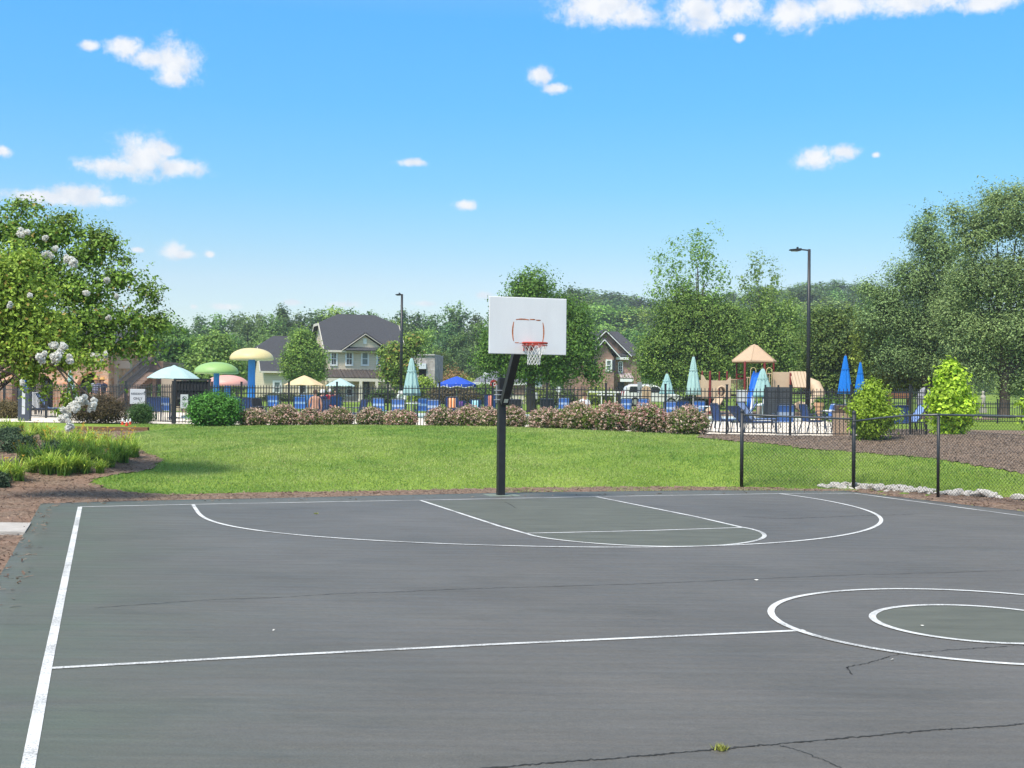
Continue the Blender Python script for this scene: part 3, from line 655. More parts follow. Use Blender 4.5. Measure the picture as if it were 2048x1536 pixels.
for i in range(len(CLF) - 1):
    a, b = CLF[i], CLF[i + 1]
    P = [Vector(pt(*q)) - o0 for q in RAIL[i]] if i < 2 else [a[0] - o0 + Vector((0, 0, a[1])), b[0] - o0 + Vector((0, 0, b[1]))]
    mb = MB(); mb.tube(P, .022, 8); mb.build('top_rail', RLM, clf, smooth=True)
    A = a[0] - o0; B_ = b[0] - o0; Lh = (B_ - A).length; dx = (B_ - A).normalized()
    hs = [(( q - A).dot(dx), q.z) for q in P]; hfun = lambda s: float(np.interp(s, [x[0] for x in hs], [x[1] for x in hs])) - .02
    WIRE = .0029; mb = MB(); step = .078; z0 = .03; s = -2.0
    nrmv = Vector((-dx.y, dx.x, 0)) * .004
    while s < Lh + 2.0:
        for sg in (1, -1):
            pts = []
            for k in range(0, 41):
                t = k / 40 * 1.9; x = s + sg * t * .98; z = z0 + t
                if 0 <= x <= Lh and z <= hfun(x): pts.append(A + dx * x + Vector((0, 0, z)) + nrmv * sg)
            if len(pts) > 1: mb.tube([pts[0], pts[-1]], WIRE, 3, cap=False)
        s += step
    mb.build('wire_mesh', BLV, clf)

# ------------------------------------------------------------------ white stones along the court edge
ROCKM = mat('white_stone', (.56, .52, .46), .85, .25, 7, .2, bump=.6, bscale=25)
def rock_mesh(seed):
    rd = random.Random(seed); bm = bmesh.new(); bmesh.ops.create_icosphere(bm, subdivisions=3, radius=1)
    dirs = [(Vector((rd.gauss(0, 1), rd.gauss(0, 1), rd.gauss(0, 1))).normalized(), rd.uniform(.55, .92)) for _ in range(11)]
    for v in bm.verts:
        q = v.co.copy()
        for d, h in dirs:
            e = q.dot(d) - h
            if e > 0: q -= d * e * .92
        v.co = q
    me = bpy.data.meshes.new('stone'); bm.to_mesh(me); bm.free(); me.materials.append(ROCKM); return me
RME = [rock_mesh(s) for s in range(7)]
rd = random.Random(11)
rlist = []
for u in np.arange(1648, 1870, 5.2):
    vb = float(np.interp(u, [1648, 1700, 1780, 1876], [974, 976, 981, 989]))
    for k in range(2 if u > 1662 else 1): rlist.append((u + rd.gauss(0, 3), vb - k * 4.5 + rd.gauss(0, 1.6), rd.uniform(.055, .12)))
for u, v, s in [(1884, 990, .12), (1897, 990, .14), (1914, 991, .18), (1935, 992, .15), (1952, 993, .17), (1972, 993.5, .2), (1984, 995, .15), (1998, 997, .09), (2040, 1000, .17), (1655, 976, .1), (2062, 1002, .14)]: rlist.append((u, v, s))
for i, (u, v, s) in enumerate(rlist):
    x, y = gt(u, v); o = bpy.data.objects.new('stone', RME[i % 7]); COL.objects.link(o)
    o.location = (x, y, Tz(x, y) + s * .25); o.scale = (s * rd.uniform(.9, 1.35), s * rd.uniform(.8, 1.1), s * rd.uniform(.45, .7)); o.rotation_euler = (rd.gauss(0, .2), rd.gauss(0, .2), rd.uniform(0, 6.28))
    tag(o, 'rough white stone in the loose row under the chain-link fence', 'stone', 'white stones along the court edge')

# ------------------------------------------------------------------ black iron fences
IRON = mat('black_iron', (.020, .022, .025), .45, .2, 6, .4)
def iron_fence(label, pts, H=1.47, sp=.115, nm='iron_fence', gapless=True, skip=()):
    """pts: ground points of the posts"""
    root = thing(nm, label, 'fence', pts[0]); o = pts[0]
    for p in pts:
        mb = MB(); q = p - o; mb.box((q.x, q.y, q.z + (H + .09) / 2 - .05), (.062, .062, H + .19)); mb.box((q.x, q.y, q.z + H + .10), (.078, .078, .025)); mb.build('post', IRON, root)
    for i, (a, b) in enumerate(zip(pts, pts[1:])):
        if i in skip: continue
        mb = MB(); A = a - o; B = b - o; d = B - A; n = max(2, int(round(d.length / (sp if abs(d.y) < abs(d.x) * 1.4 else .26)))); up = Vector((0, 0, 1)); rz = math.atan2(d.y, d.x)
        for h in (.10, H - .30, H - .11): mb.beam(A + up * h, B + up * h, .030, .030)
        for k in range(1, n):
            c = A.lerp(B, k / n); mb.box((c.x, c.y, c.z + .06 + (H - .09) / 2), (.021, .021, H - .12), rz)
            z1 = c.z + H - .045; w = .0135
            mb.add([(c.x - w, c.y - w, z1), (c.x + w, c.y - w, z1), (c.x + w, c.y + w, z1), (c.x - w, c.y + w, z1), (c.x, c.y, z1 + .055)], [(0, 1, 4), (1, 2, 4), (2, 3, 4), (3, 0, 4)])
        mb.build('picket_panel', IRON, root)
    return root
def fpt(u):
    k = (u - 1024) / F; Y = 40.1 / (1 + .366 * k); X = k * Y; return Vector((X, Y, Tz(X, Y) - .01))
main_u = [424, 483, 578, 674, 776, 879, 985, 1094, 1212, 1331, 1454, 1581, 1703, 1821]
pts = [fpt(u) for u in main_u]; e = base(1852, 37.4); pts.append(Vector((e.x, e.y, e.z)))
iron_fence('long black iron picket fence around the pool deck behind the pink bushes', pts)
iron_fence('black iron picket fence running behind the brown bushes beside the stone clubhouse', [base(345, 44.3), base(251, 46.4), base(172, 48.4), base(92, 50.5), base(8, 53), base(-70, 55.5), base(-150, 58)])
iron_fence('black iron fence at the far side of the pool below the closed blue umbrellas', [base(u, 63) for u in (1540, 1602, 1664, 1730, 1775, 1822, 1870)], 1.5)
iron_fence('black iron fence crossing the far right lawn beside the large tree trunk', [base(u, 58) for u in (1898, 1944, 1995, 2044, 2100)], 1.05)
# pool gate with a dark privacy panel
PRIV = mat('dark_privacy_mesh', (.028, .029, .031), .7, .25, 30, .2)
g0 = base(345, 44.0); g1 = fpt(424); gd = (g1 - g0); gl = gd.length
gate = thing('pool_gate', 'black iron gate with dark privacy panel and square frame left of the round green bush', 'gate', g0, math.atan2(gd.y, gd.x))
mb = MB()
for x in (0.07, gl - .09): mb.box((x, 0, .80), (.075, .075, 1.7))
mb.box((gl / 2, 0, 1.63), (gl - .06, .07, .07)); mb.build('gate_frame', IRON, gate)
mb = MB(); mb.box((gl / 2, .03, 1.12), (gl - .25, .012, .92)); mb.build('privacy_panel', PRIV, gate)
mb = MB(); n = int(gl / .115)
for k in range(1, n): mb.box((gl * k / n, 0, .82), (.02, .02, 1.52))
for h in (.1, .62, 1.25): mb.beam((.1, 0, h), (gl - .1, 0, h), .03, .03)
mb.build('picket_panel', IRON, gate)
mb = MB(); mb.box((.2, -.03, .95), (.09, .05, .12)); mb.tube([(.2, -.06, .95), (.2, -.12, .95), (.3, -.12, .95)], .012, 6); mb.build('latch', IRON, gate)

# ------------------------------------------------------------------ flowering bushes in front of the fence
SP, GR_ = (.46, .30, .22), (.10, .13, .045)
BUSH = [(507, 60, 817, 850, 'low', .35), (566, 66, 810, 850, 'tallest peaked', .55), (622, 54, 818, 850, 'rosy', .75), (675, 66, 816, 851, 'greener', .45), (742, 62, 815, 851, 'domed', .6), (801, 68, 821, 851, 'pinkest', .95),
        (883, 68, 815, 852, 'wide', .7), (936, 62, 812, 853, 'pale', .6), (976, 52, 815, 853, 'small', .6), (1022, 64, 813, 854, 'olive', .5), (1093, 78, 817, 857, 'broad', .7), (1156, 76, 805, 860, 'green-topped', .3),
        (1222, 80, 806, 863, 'tall', .75), (1295, 86, 808, 868, 'reddish', .8), (1374, 92, 813, 873, 'last', .7)]
ORD = ['first', 'second', 'third', 'fourth', 'fifth', 'sixth', 'seventh', 'eighth', 'ninth', 'tenth', 'eleventh', 'twelfth', 'thirteenth', 'fourteenth', 'last']
for i, (u, w, vt, vb, word, pk) in enumerate(BUSH):
    p = fpt(u); k = (u - 1024) / F; D = p.y - .95; b = base(u, D); s = D / F
    H = zat(vt, u, D) - b.z; rx = w * s / 2
    extra = {8: ', half behind hoop pole', 9: ', right of hoop pole'}.get(i, '')
    if word == 'last': word = 'wide domed'
    root = thing('flowering_bush', f'{word} pink-flowered bush, {ORD[i]} from the left along the pool fence{extra}', 'bush', b, 0, 'pink-flowered bushes along the pool fence')
    H *= 1.04; bl = [(0, 0, H * .42, rx * .90, rx * .9, H * .55), (-rx * .35, -.05, H * .38, rx * .62, rx * .7, H * .45), (rx * .35, -.05, H * .36, rx * .62, rx * .7, H * .45), (0, 0, H * .62, rx * .55, rx * .55, H * .34)]
    g1 = np.array((.075, .105, .03)) * (1.25 if pk < .5 else 1)
    crown('foliage', bl, 1300, 9, .075, .044, g1 * .5, g1 * 1.1, 100 + i, root, jag=.035, inner=.2)
    a = np.array((.50, .28, .22)) / LEAFC; c = np.array((.70, .53, .44)) / LEAFC; q = np.array((.54, .22, .19)) / LEAFC
    crown('blossom', [(x, y, z * 1.03, p1 * 1.05, p2 * 1.05, p3 * 1.05) for x, y, z, p1, p2, p3 in bl], int(820 + 800 * pk), 4, .04, .05, a * .9 + (q - a) * (pk > .72) * .7, c, 300 + i, root, PET, fill=0, jag=.035, inner=.0, aspect=.8)

def bush(nm, label, u, D, wpx, vt, c1, c2, seed, leaf=.06, ncl=1000, nlf=8, group=None, cone=False, vb=None, jag=.14, cr=.13, cat='bush', up=.35, asp=.5):
    b = base(u, D); s = D / F; H = zat(vt, u, D) - b.z; rx = wpx * s / 2 * (.86 if cone else 1)
    root = thing(nm, label, cat, b, 0, group)
    if cone: bl = [(0, 0, H * .2, rx * .66, rx * .66, H * .2), (.06, 0, H * .38, rx * .98, rx * .92, H * .24), (-.08, 0, H * .56, rx * .84, rx * .8, H * .22), (.06, 0, H * .73, rx * .56, rx * .56, H * .18), (-.04, 0, H * .88, rx * .28, rx * .28, H * .14)]
    else: bl = [(0, 0, H * .45, rx * .95, rx * .8, H * .5), (-rx * .4, -.1, H * .4, rx * .6, rx * .6, H * .42), (rx * .42, -.1, H * .42, rx * .58, rx * .6, H * .45), (0, .1, H * .6, rx * .6, rx * .6, H * .38)]
    crown('foliage', bl, ncl, nlf, cr, leaf, c1, c2, seed, root, jag=jag, up=up, aspect=asp, spray=(70, .38, 9) if cone else (60, .2, 6))
    mb = MB(); rr = random.Random(seed)
    for k in range(5): a = rr.uniform(0, 6.28); mb.tube([(0, 0, -.05), (math.cos(a) * rx * .3, math.sin(a) * rx * .3, H * .3), (math.cos(a) * rx * .5, math.sin(a) * rx * .5, H * .55)], [.03, .02, .008], 5)
    mb.build('stem', BARK, root)
    return root
bush('green_bush', 'large round glossy green bush beside the pool gate', 428, 42.2, 108, 783, (.025, .07, .016), (.075, .18, .035), 21, ncl=1700, leaf=.085, cr=.16, up=.8)
bush('loropetalum_bush', 'wide dark brownish-purple bush behind the timber wall', 196, 44.2, 118, 785, (.032, .024, .018), (.10, .075, .045), 22, ncl=1500, leaf=.06)
bush('loropetalum_bush', 'small brown rounded bush at the left end of the iron fence', 12, 50, 78, 800, (.05, .036, .024), (.13, .10, .06), 23, ncl=1000)
bush('boxwood_bush', 'small clipped dark green bush under the white residents sign', 283, 44.0, 52, 805, (.016, .04, .014), (.05, .095, .028), 24, ncl=900, leaf=.05, jag=.06)
bush('young_tree', 'young yellow-green leafy tree just inside the chain-link corner post', 1742, 33.6, 92, 762, (.10, .16, .018), (.21, .30, .04), 25, ncl=640, nlf=16, leaf=.10, cone=True, cr=.20, jag=.34, cat='young tree', asp=.5)
bush('young_tree', 'bright lime-green conical young tree standing alone on the mulch slope', 1901, 35.2, 92, 722, (.15, .21, .02), (.28, .37, .045), 26, ncl=560, nlf=15, leaf=.13, cone=True, cr=.20, jag=.36, cat='young tree', asp=.62)
bush('young_tree', 'lime-green young tree cut off by the right edge of the photo', 2080, 36, 60, 765, (.15, .21, .02), (.28, .37, .045), 27, ncl=300, nlf=12, leaf=.16, cone=True, cr=.18, jag=.22, cat='young tree', asp=.62)
# dark low junipers in the left bed
for k, (u, v, w, hh_, lb) in enumerate([(35, 905, 80, .5, 'low dark blue-green spreading shrub at the left edge of the mulch bed'), (105, 905, 34, .28, 'small dark shrub behind the daylilies in the mulch bed'), (20, 880, 60, .42, 'dark spreading shrub below the yellow-green clumps at far left'), (-2, 975, 22, .28, 'tiny dark green shrub cut off by the left edge')]):
    x, y = gt(u, v); bb = (0, 0, hh_ * .4, w * y / F / 2, w * y / F / 2.2, hh_ * .5)
    root = thing('juniper_shrub', lb, 'shrub', (x, y, Tz(x, y)), 0); crown('foliage', [bb, (bb[3] * .4, 0, hh_ * .5, bb[3] * .5, bb[3] * .5, hh_ * .4), (-bb[3] * .4, .1, hh_ * .4, bb[3] * .5, bb[3] * .5, hh_ * .45)], 420, 9, .12, .055, (.012, .026, .018), (.04, .07, .045), 40 + k, root, jag=.3)

# ------------------------------------------------------------------ daylilies
def daylily(seed, h, r, c1, c2, fl):
    rs = rs_(seed); V = []; Fc = []; Cc = []; n = 150
    for i in range(n):
        a = rs.uniform(0, 6.28); L = h * rs.uniform(.7, 1.25); out = r * rs.uniform(.35, 1.2); b0 = rs.randn(2) * r * .16; w = rs.uniform(.010, .017)
        d = np.array([math.cos(a), math.sin(a)]); pd = np.array([-d[1], d[0]]); K = 5; c = np.array(c1) + (np.array(c2) - np.array(c1)) * rs.uniform(0, 1); c = c * rs.uniform(.75, 1.25)
        droop = rs.uniform(.5, 1.15)
        for k in range(K + 1):
            t = k / K; xy = b0 + d * out * (t ** 1.3); z = L * (1.55 * t - droop * t * t); ww = w * (1 - t) ** .6 + .002
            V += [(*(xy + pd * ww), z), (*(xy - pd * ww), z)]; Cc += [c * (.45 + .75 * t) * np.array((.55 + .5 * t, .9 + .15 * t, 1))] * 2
            if k: q = len(V); Fc.append((q - 4, q - 3, q - 1, q - 2))
    flow = []
    for i in range(fl):
        a = rs.uniform(0, 6.28); rr = r * rs.uniform(.2, .9); flow.append((rr * math.cos(a), rr * math.sin(a), h * rs.uniform(1.0, 1.35)))
    return np.array(V), np.array(Fc), np.clip(np.array(Cc), 0, 1), flow
LIL = [(14, 858, .8, 0), (40, 856, .8, 0), (70, 862, .75, 1), (58, 878, .75, 1), (100, 890, .75, 2), (90, 872, .8, 0), (118, 880, .8, 1), (135, 893, .75, 0), (150, 880, .75, 2), (165, 892, .8, 1), (180, 884, .75, 0), (195, 898, .8, 1),
       (212, 890, .75, 3), (225, 903, .7, 0), (250, 900, .75, 2), (262, 908, .7, 0), (245, 918, .6, 0), (140, 912, .75, 0), (160, 918, .7, 0), (185, 918, .75, 1), (205, 925, .65, 0), (220, 928, .6, 1), (120, 925, .7, 0), (80, 930, .75, 0), (62, 938, .6, 0),
       (95, 942, .7, 0), (130, 944, .75, 0), (150, 938, .7, 0), (172, 940, .6, 0), (200, 940, .5, 0), (35, 955, .75, 1), (15, 948, .6, 0), (50, 918, .6, 2), (-5, 960, .6, 0), (0, 872, .8, 0), (25, 866, .8, 0), (232, 915, .65, 2)]
FLW = mat('lily_petal', (.72, .42, .06), .6, .3, 20, .3)
protos = [daylily(60 + k, .55, .42, (.27, .40, .05), (.60, .66, .10), [0, 3, 6, 2, 0][k]) for k in range(5)]
LROOT = []
for k, (V, Fc, Cc, fl) in enumerate(protos):
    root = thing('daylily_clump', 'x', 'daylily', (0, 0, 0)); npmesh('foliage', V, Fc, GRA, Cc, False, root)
    if fl:
        mb = MB()
        for q in fl:
            mb.tube([(q[0] * .3, q[1] * .3, 0), (q[0] * .7, q[1] * .7, q[2] * .7), q], .004, 4)
            for j in range(6):
                a = j * 1.047; mb.add([q, (q[0] + .03 * math.cos(a - .4), q[1] + .03 * math.sin(a - .4), q[2] + .03), (q[0] + .06 * math.cos(a), q[1] + .06 * math.sin(a), q[2] + .045), (q[0] + .03 * math.cos(a + .4), q[1] + .03 * math.sin(a + .4), q[2] + .03)], [(0, 1, 2, 3)])
        mb.build('flower', FLW, root, fixn=False)
    LROOT.append(root)
rd = random.Random(4)
used = [False] * 5
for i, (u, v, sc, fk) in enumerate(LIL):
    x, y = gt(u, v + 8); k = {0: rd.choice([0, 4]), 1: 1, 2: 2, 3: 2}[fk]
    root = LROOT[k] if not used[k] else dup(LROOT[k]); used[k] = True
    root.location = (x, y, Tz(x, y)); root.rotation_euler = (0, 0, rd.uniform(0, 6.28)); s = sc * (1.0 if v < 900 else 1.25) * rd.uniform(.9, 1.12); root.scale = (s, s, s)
    front = v > 906
    fr = [ch.name for ch in root.children if ch.name.startswith('flower')]
    lab = ('daylily clump with open yellow flowers ' if fr else 'leafy clump of arching yellow-green leaves ') + ('at the front of the mulch bed' if front else 'at the back of the mulch bed')
    tag(root, lab, 'daylily', 'daylily clumps in the mulch bed')
for k in range(5):
    if not used[k]:
        for ch in list(LROOT[k].children): bpy.data.objects.remove(ch)
        bpy.data.objects.remove(LROOT[k])
# timber retaining wall
TIM = mat('brown_timber', (.20, .11, .06), .85, .35, 5, .15, stretch=(.4, 6, 6), bump=.4)
w0 = base(140, 42.3); w1 = base(297, 42.0); dw = (w1 - w0); lw = dw.length
zt = zat(853, 220, 42.2)
tw = thing('timber_wall', 'brown timber retaining wall of stacked sleepers behind the daylilies', 'wall', (w0.x, w0.y, zt - .62), math.atan2(dw.y, dw.x))
for k in range(4):
    mb = MB(); mb.box((lw / 2, 0.02 * k, .62 - .08 - .15 * k), (lw - (.0 if k == 0 else .25 * k) , .16, .145)); mb.build('sleeper', TIM, tw, bevel=.008)
mb = MB()
for k in range(7): mb.box((.3 + (lw - .6) * k / 6, -.085, .62 - .155), (.14, .03, .04))
mb.build('notch', mat('dark_gap', (.02, .015, .012), .9, .2, 8, .1), tw)

# ------------------------------------------------------------------ lawn blades, mulch chips, weeds
def blades(name, N, seed, region, hmin, hmax, wd, dens=None, excl=(), extra=None, zoff=0.0):
    rs = rs_(seed); x0, x1, y0, y1 = region
    X = rs.uniform(x0, x1, N); Y = rs.uniform(y0, y1, N); k = np.ones(N, bool)
    jx = X + .10 * np.sin(Y * 9 + X * 4) + rs.randn(N) * .05; jy = Y + .10 * np.sin(X * 8 - Y * 5) + rs.randn(N) * .05
    for P in excl: k &= ~inpoly(P, jx, jy)
    if extra is not None: k &= extra(X, Y)
    X, Y = X[k], Y[k]; n = len(X); Z = T(X, Y) + zoff; h = rs.uniform(hmin, hmax, n); a = rs.uniform(0, 6.28, n); w = wd * rs.uniform(.7, 1.3, n)
    pn = np.sin(X * .9 + 1.3 * np.sin(Y * .7)) * .5 + np.sin(X * 2.3 - Y * 1.9 + 1) * .3 + np.sin(X * .33 + Y * .51) * .6 + rs.randn(n) * .5
    pn = pn + .8 * np.sin(X * 1.7 + 2 * np.sin(Y * 1.3)) * np.sin(Y * 2.1 + X * .4); f = np.clip(.48 + .36 * pn, 0, 1)[:, None]; c = np.array((.175, .31, .055)) * (1 - f) + np.array((.42, .49, .15)) * f; c = c * rs.uniform(.84, 1.16, (n, 1))
    dead = rs.uniform(0, 1, n) < .03; c[dead] = np.array((.36, .32, .14)) * rs.uniform(.7, 1.2, (dead.sum(), 1))
    lean = rs.randn(n, 2) * h[:, None] * .55
    B = np.stack([X, Y, Z - .01], -1); s = np.stack([np.cos(a), np.sin(a), 0 * a], -1) * w[:, None]
    tip = B.copy(); tip[:, :2] += lean; tip[:, 2] += h
    V = np.stack([B - s, B + s, tip], 1).reshape(-1, 3); o = npmesh(name, V, np.arange(3 * n).reshape(-1, 3), GRA, np.repeat(np.clip(c, 0, 1), 3, 0), False)
    o['kind'] = 'stuff'; return o
CP = [(p[0], p[1]) for p in COURT]
infront = lambda X, Y: Y < np.where(X < -10, 43.5, np.where(X > 12.3, 47, fence_y(X) - .05))
g = blades('grass', 360000, 31, (-13.5, 15, 24, 43.8), .03, .07, .011, excl=(MULCH_A, MULCH_B, CP), extra=infront)
tag(g, 'short mown green lawn grass rising from the court to the pool fence', 'grass')
def chips(name, N, seed, P, c1, c2, L, label, cat, excl=(), zc=None):
    rs = rs_(seed); PP = np.array(P); x0, y0 = PP.min(0); x1, y1 = PP.max(0); x0 = max(x0, -16); x1 = min(x1, 17); y0 = max(y0, 11)
    X = rs.uniform(x0, x1, N); Y = rs.uniform(y0, y1, N); k = inpoly(P, X, Y)
    for q in excl: k &= ~inpoly(q, X, Y)
    X, Y = X[k], Y[k]; n = len(X); Z = (T(X, Y) + .02 if zc is None else zc) + rs.uniform(0, .02, n); a = rs.uniform(0, 6.28, n); l = L * rs.uniform(.5, 1.5, n); w = rs.uniform(.004, .011, n); tl = rs.randn(n) * .22
    d = np.stack([np.cos(a), np.sin(a), tl], -1) * l[:, None] / 2; s = np.stack([-np.sin(a), np.cos(a), rs.randn(n) * .3], -1) * w[:, None]; C = np.stack([X, Y, Z], -1)
    V = np.stack([C - d - s, C + d - s, C + d + s, C - d + s], 1).reshape(-1, 3)
    c = np.array(c1) + (np.array(c2) - np.array(c1)) * rs.uniform(0, 1, (n, 1)) ** 1.5
    o = npmesh(name, V, np.arange(4 * n).reshape(-1, 4), GRA, np.repeat(c, 4, 0), False); return tag(o, label, cat, kind='stuff')
chips('pine_straw', 90000, 33, MULCH_A, (.10, .06, .04), (.42, .30, .22), .10, 'reddish brown pine straw scattered over the bed beside the court', 'pine straw', excl=(CP,))
chips('bark_chips', 60000, 34, MULCH_B, (.08, .06, .045), (.40, .33, .27), .06, 'grey-brown bark chips covering the slope by the pool corner', 'bark chips')
def band(a, b, w0, w1):
    d = Vector((b[0] - a[0], b[1] - a[1])).normalized(); s = Vector((-d.y, d.x)); return [(a[0] + s.x * w0, a[1] + s.y * w0), (b[0] + s.x * w0, b[1] + s.y * w0), (b[0] + s.x * w1, b[1] + s.y * w1), (a[0] + s.x * w1, a[1] + s.y * w1)]
chips('court_straw', 1500, 36, band(COURT[0], ext(COURT[0], dL, 12), -.05, .30), (.10, .06, .04), (.40, .28, .2), .07, 'loose pine straw blown onto the left edge of the court', 'pine straw', zc=.004)
chips('court_straw', 1900, 37, band(COURT[0], COURT[5], -.32, .02), (.10, .07, .045), (.42, .32, .22), .06, 'loose pine straw blown onto the far edge of the court', 'pine straw', zc=.004)
# sparse weeds in the strip between lawn and court, right of the pole
STRIP = [gz(1010, 984), gz(1400, 980), gz(1700, 984), gz(1760, 992), gz(1900, 1012), gz(2048, 1028), gz(2048, 1018), gz(1900, 1004), gz(1760, 984), gz(1690, 976), gz(1400, 972), gz(1010, 974)]
wst = blades('verge_grass', 26000, 35, (-.6, 11, 20, 29), .02, .05, .009, excl=(CP,), extra=lambda X, Y: inpoly(STRIP, X, Y) & (np.sin(X * 2.1 + Y) + np.sin(X * 5.3 - Y * 3) > -.2), zoff=.02)
tag(wst, 'thin weedy grass in the bare strip along the court edge', 'grass')
def tuft(u, v, n, h, r, lab, seed):
    rs = rs_(seed); x, y = gz(u, v); V = []; Cc = []
    for i in range(n):
        a = rs.uniform(0, 6.28); b = rs.randn(2) * r * .45; L = h * rs.uniform(.5, 1.2); d = np.array([math.cos(a), math.sin(a)]); e = b + d * L * rs.uniform(.4, 1.2); w = .004
        V += [(b[0] - d[1] * w, b[1] + d[0] * w, 0), (b[0] + d[1] * w, b[1] - d[0] * w, 0), (e[0], e[1], L * .8)]; Cc += [np.array((.30, .32, .06)) * rs.uniform(.5, 1.3)] * 3
    o = npmesh('weed_tuft', np.array(V), np.arange(3 * n).reshape(-1, 3), GRA, np.array(Cc), False); o.location = (x, y, .003); tag(o, lab, 'weed')
tuft(1441, 1500, 110, .034, .04, 'small yellow-green weed tuft growing in the near crack of the court', 1)
tuft(632, 1028, 40, .035, .045, 'tiny green weed on the court inside the three-point line', 2)
LEAFM = mat('pale_leaf', (.62, .60, .54), .8, .1, 20, .2)
rd = random.Random(9)
for i, (u, v, s) in enumerate([(1513, 1161, .032), (1844, 1253, .018), (547, 1262, .012), (1785, 1321, .015)]):
    x, y = gz(u, v); mb = MB(); n = 7; mb.add([(0, 0, .012)] + [(s * rd.uniform(.6, 1.2) * math.cos(k * 6.283 / n), s * rd.uniform(.4, .8) * math.sin(k * 6.283 / n), rd.uniform(0, .012)) for k in range(n)], [(0, k + 1, (k + 1) % n + 1) for k in range(n)])
    o = mb.build('scrap', LEAFM, fixn=False); o.location = (x, y, .003); tag(o, 'tiny pale scrap of litter lying on the grey court', 'litter', 'pale scraps on the court')
# ------------------------------------------------------------------ trees that stand on their own
def tree(nm, label, u, D, L, tr, fork, ncl, nlf, cr, leaf, c1, c2, seed, group=None, sparse=None, m=None, cat='tree', trunkm=None, nlimb=99, **k):
    b = base(u, D); root = thing(nm, label, cat, b, 0, group)
    bl = pxblobs(b, D, L)
    kk = k.pop('shrink', 1.0); bl = [q[:3] + tuple(x * kk for x in q[3:]) for q in bl]
    crown('crown', bl, ncl, nlf, cr, leaf, c1, c2, seed, root, m, **k)
    allb = list(bl)
    if sparse:
        sb = pxblobs(b, D, sparse[0]); allb += sb
        crown('crown', sb, sparse[1], sparse[2], sparse[3], leaf * .85, c1, c2, seed + 7, root, m, jag=.45, inner=.5)
    limbs(root, allb[:nlimb], tr, fork, seed, m=trunkm)
    return root
# crape myrtles at the left, one in front of the other
G1, G2 = (.045, .09, .022), (.135, .205, .042)
cm = tree('crape_myrtle', 'large dark green crape myrtle with white flower heads leaning in from the left', -120, 26.5,
     [(30, 470, 75, 45), (110, 470, 60, 38), (175, 510, 55, 36), (215, 490, 26, 20), (60, 540, 90, 60), (150, 580, 80, 50), (235, 560, 50, 30), (285, 585, 32, 20), (200, 640, 80, 45), (275, 640, 45, 28), (120, 660, 70, 50), (285, 690, 40, 34), (215, 690, 60, 34), (150, 690, 40, 30),
      (-80, 460, 110, 60), (-60, 560, 120, 80), (-180, 500, 110, 80), (30, 425, 24, 22), (20, 640, 60, 60, .8), (80, 415, 18, 12), (165, 470, 22, 16), (325, 650, 16, 22)],
     .11, 1.5, 1150, 24, .27, .080, G1, G2, 201, jag=.34, inner=.2, spray=(420, .7, 18), shrink=.80, sparse=([(215, 485, 30, 22), (245, 520, 22, 16), (300, 580, 24, 18), (315, 640, 20, 30), (190, 470, 30, 20), (50, 408, 30, 16), (130, 440, 40, 18), (315, 600, 14, 10)], 100, 22, .22), tips=((.34, .26, .07), .06), aspect=.6)
cm2 = tree('crape_myrtle', 'bright yellow-green crape myrtle with white blossoms low over the left mulch bed', -75, 22.5,
     [(0, 560, 75, 45), (45, 600, 55, 42), (20, 660, 75, 45), (85, 690, 48, 34), (60, 720, 50, 22), (-60, 600, 90, 70), (130, 720, 36, 22), (105, 650, 36, 28), (45, 520, 30, 22), (-30, 690, 70, 40), (180, 725, 22, 12), (60, 750, 26, 16)],
     .08, 1.25, 640, 26, .24, .078, (.08, .13, .025), (.20, .27, .05), 205, jag=.34, spray=(200, .6, 16), nlimb=5, sparse=([(60, 760, 22, 14), (85, 780, 16, 14), (175, 770, 9, 28), (140, 800, 22, 30), (120, 825, 14, 14)], 40, 16, .14), tips=((.40, .30, .07), .06), aspect=.6)
def twigs(root, D, paths):
    mb = MB()
    for P in paths: mb.tube([Vector(pt(u, v, D)) - root.location for u, v in P], [.022 - .016 * i / (len(P) - 1) for i in range(len(P))], 5)
    mb.build('branch', BARK, root, smooth=True)
twigs(cm2, 22.2, [[(60, 715), (120, 735), (160, 775), (172, 812)], [(110, 728), (140, 770), (150, 815), (134, 850)], [(60, 720), (90, 700), (112, 705)], [(160, 775), (188, 800)], [(0, 740), (30, 750), (45, 765)]])
def blossoms(root, D, L, seed):
    rs = rs_(seed); C = []
    for u, v, r in L:
        d = D + rs.uniform(-.5, .3); p = pt(u, v, d) - np.array(root.location); R_ = r * d / F * .8
        for q_ in range(4):
            c = p + rs.randn(3) * R_ * .42; n = int(60 + 4 * r); q = rs.randn(n, 3); q /= np.linalg.norm(q, axis=1, keepdims=True); q *= (rs.uniform(.1, 1.0, n) ** .5)[:, None] * R_ * rs.uniform(.45, .75); q[:, 2] *= rs.uniform(.9, 1.4); C.append(c + q)
    C = np.concatenate(C); col = np.array((.86, .85, .80)) * rs.uniform(.88, 1.08, (len(C), 1)); V, Fc, cl = leafquads(C, .042, np.clip(col, 0, .93), rs, .6, .9)
    npmesh('blossom', V, Fc, PETW, cl, False, root)
PETW = foliage_mat('white_petal', .5, .03)
blossoms(cm, 25.3, [(42, 462, 10), (52, 466, 9), (90, 478, 8), (93, 508, 11), (110, 498, 10), (132, 520, 11), (146, 527, 10), (172, 587, 9), (215, 560, 7), (218, 637, 6), (190, 712, 11), (198, 722, 10), (212, 708, 8), (235, 592, 7)], 1)
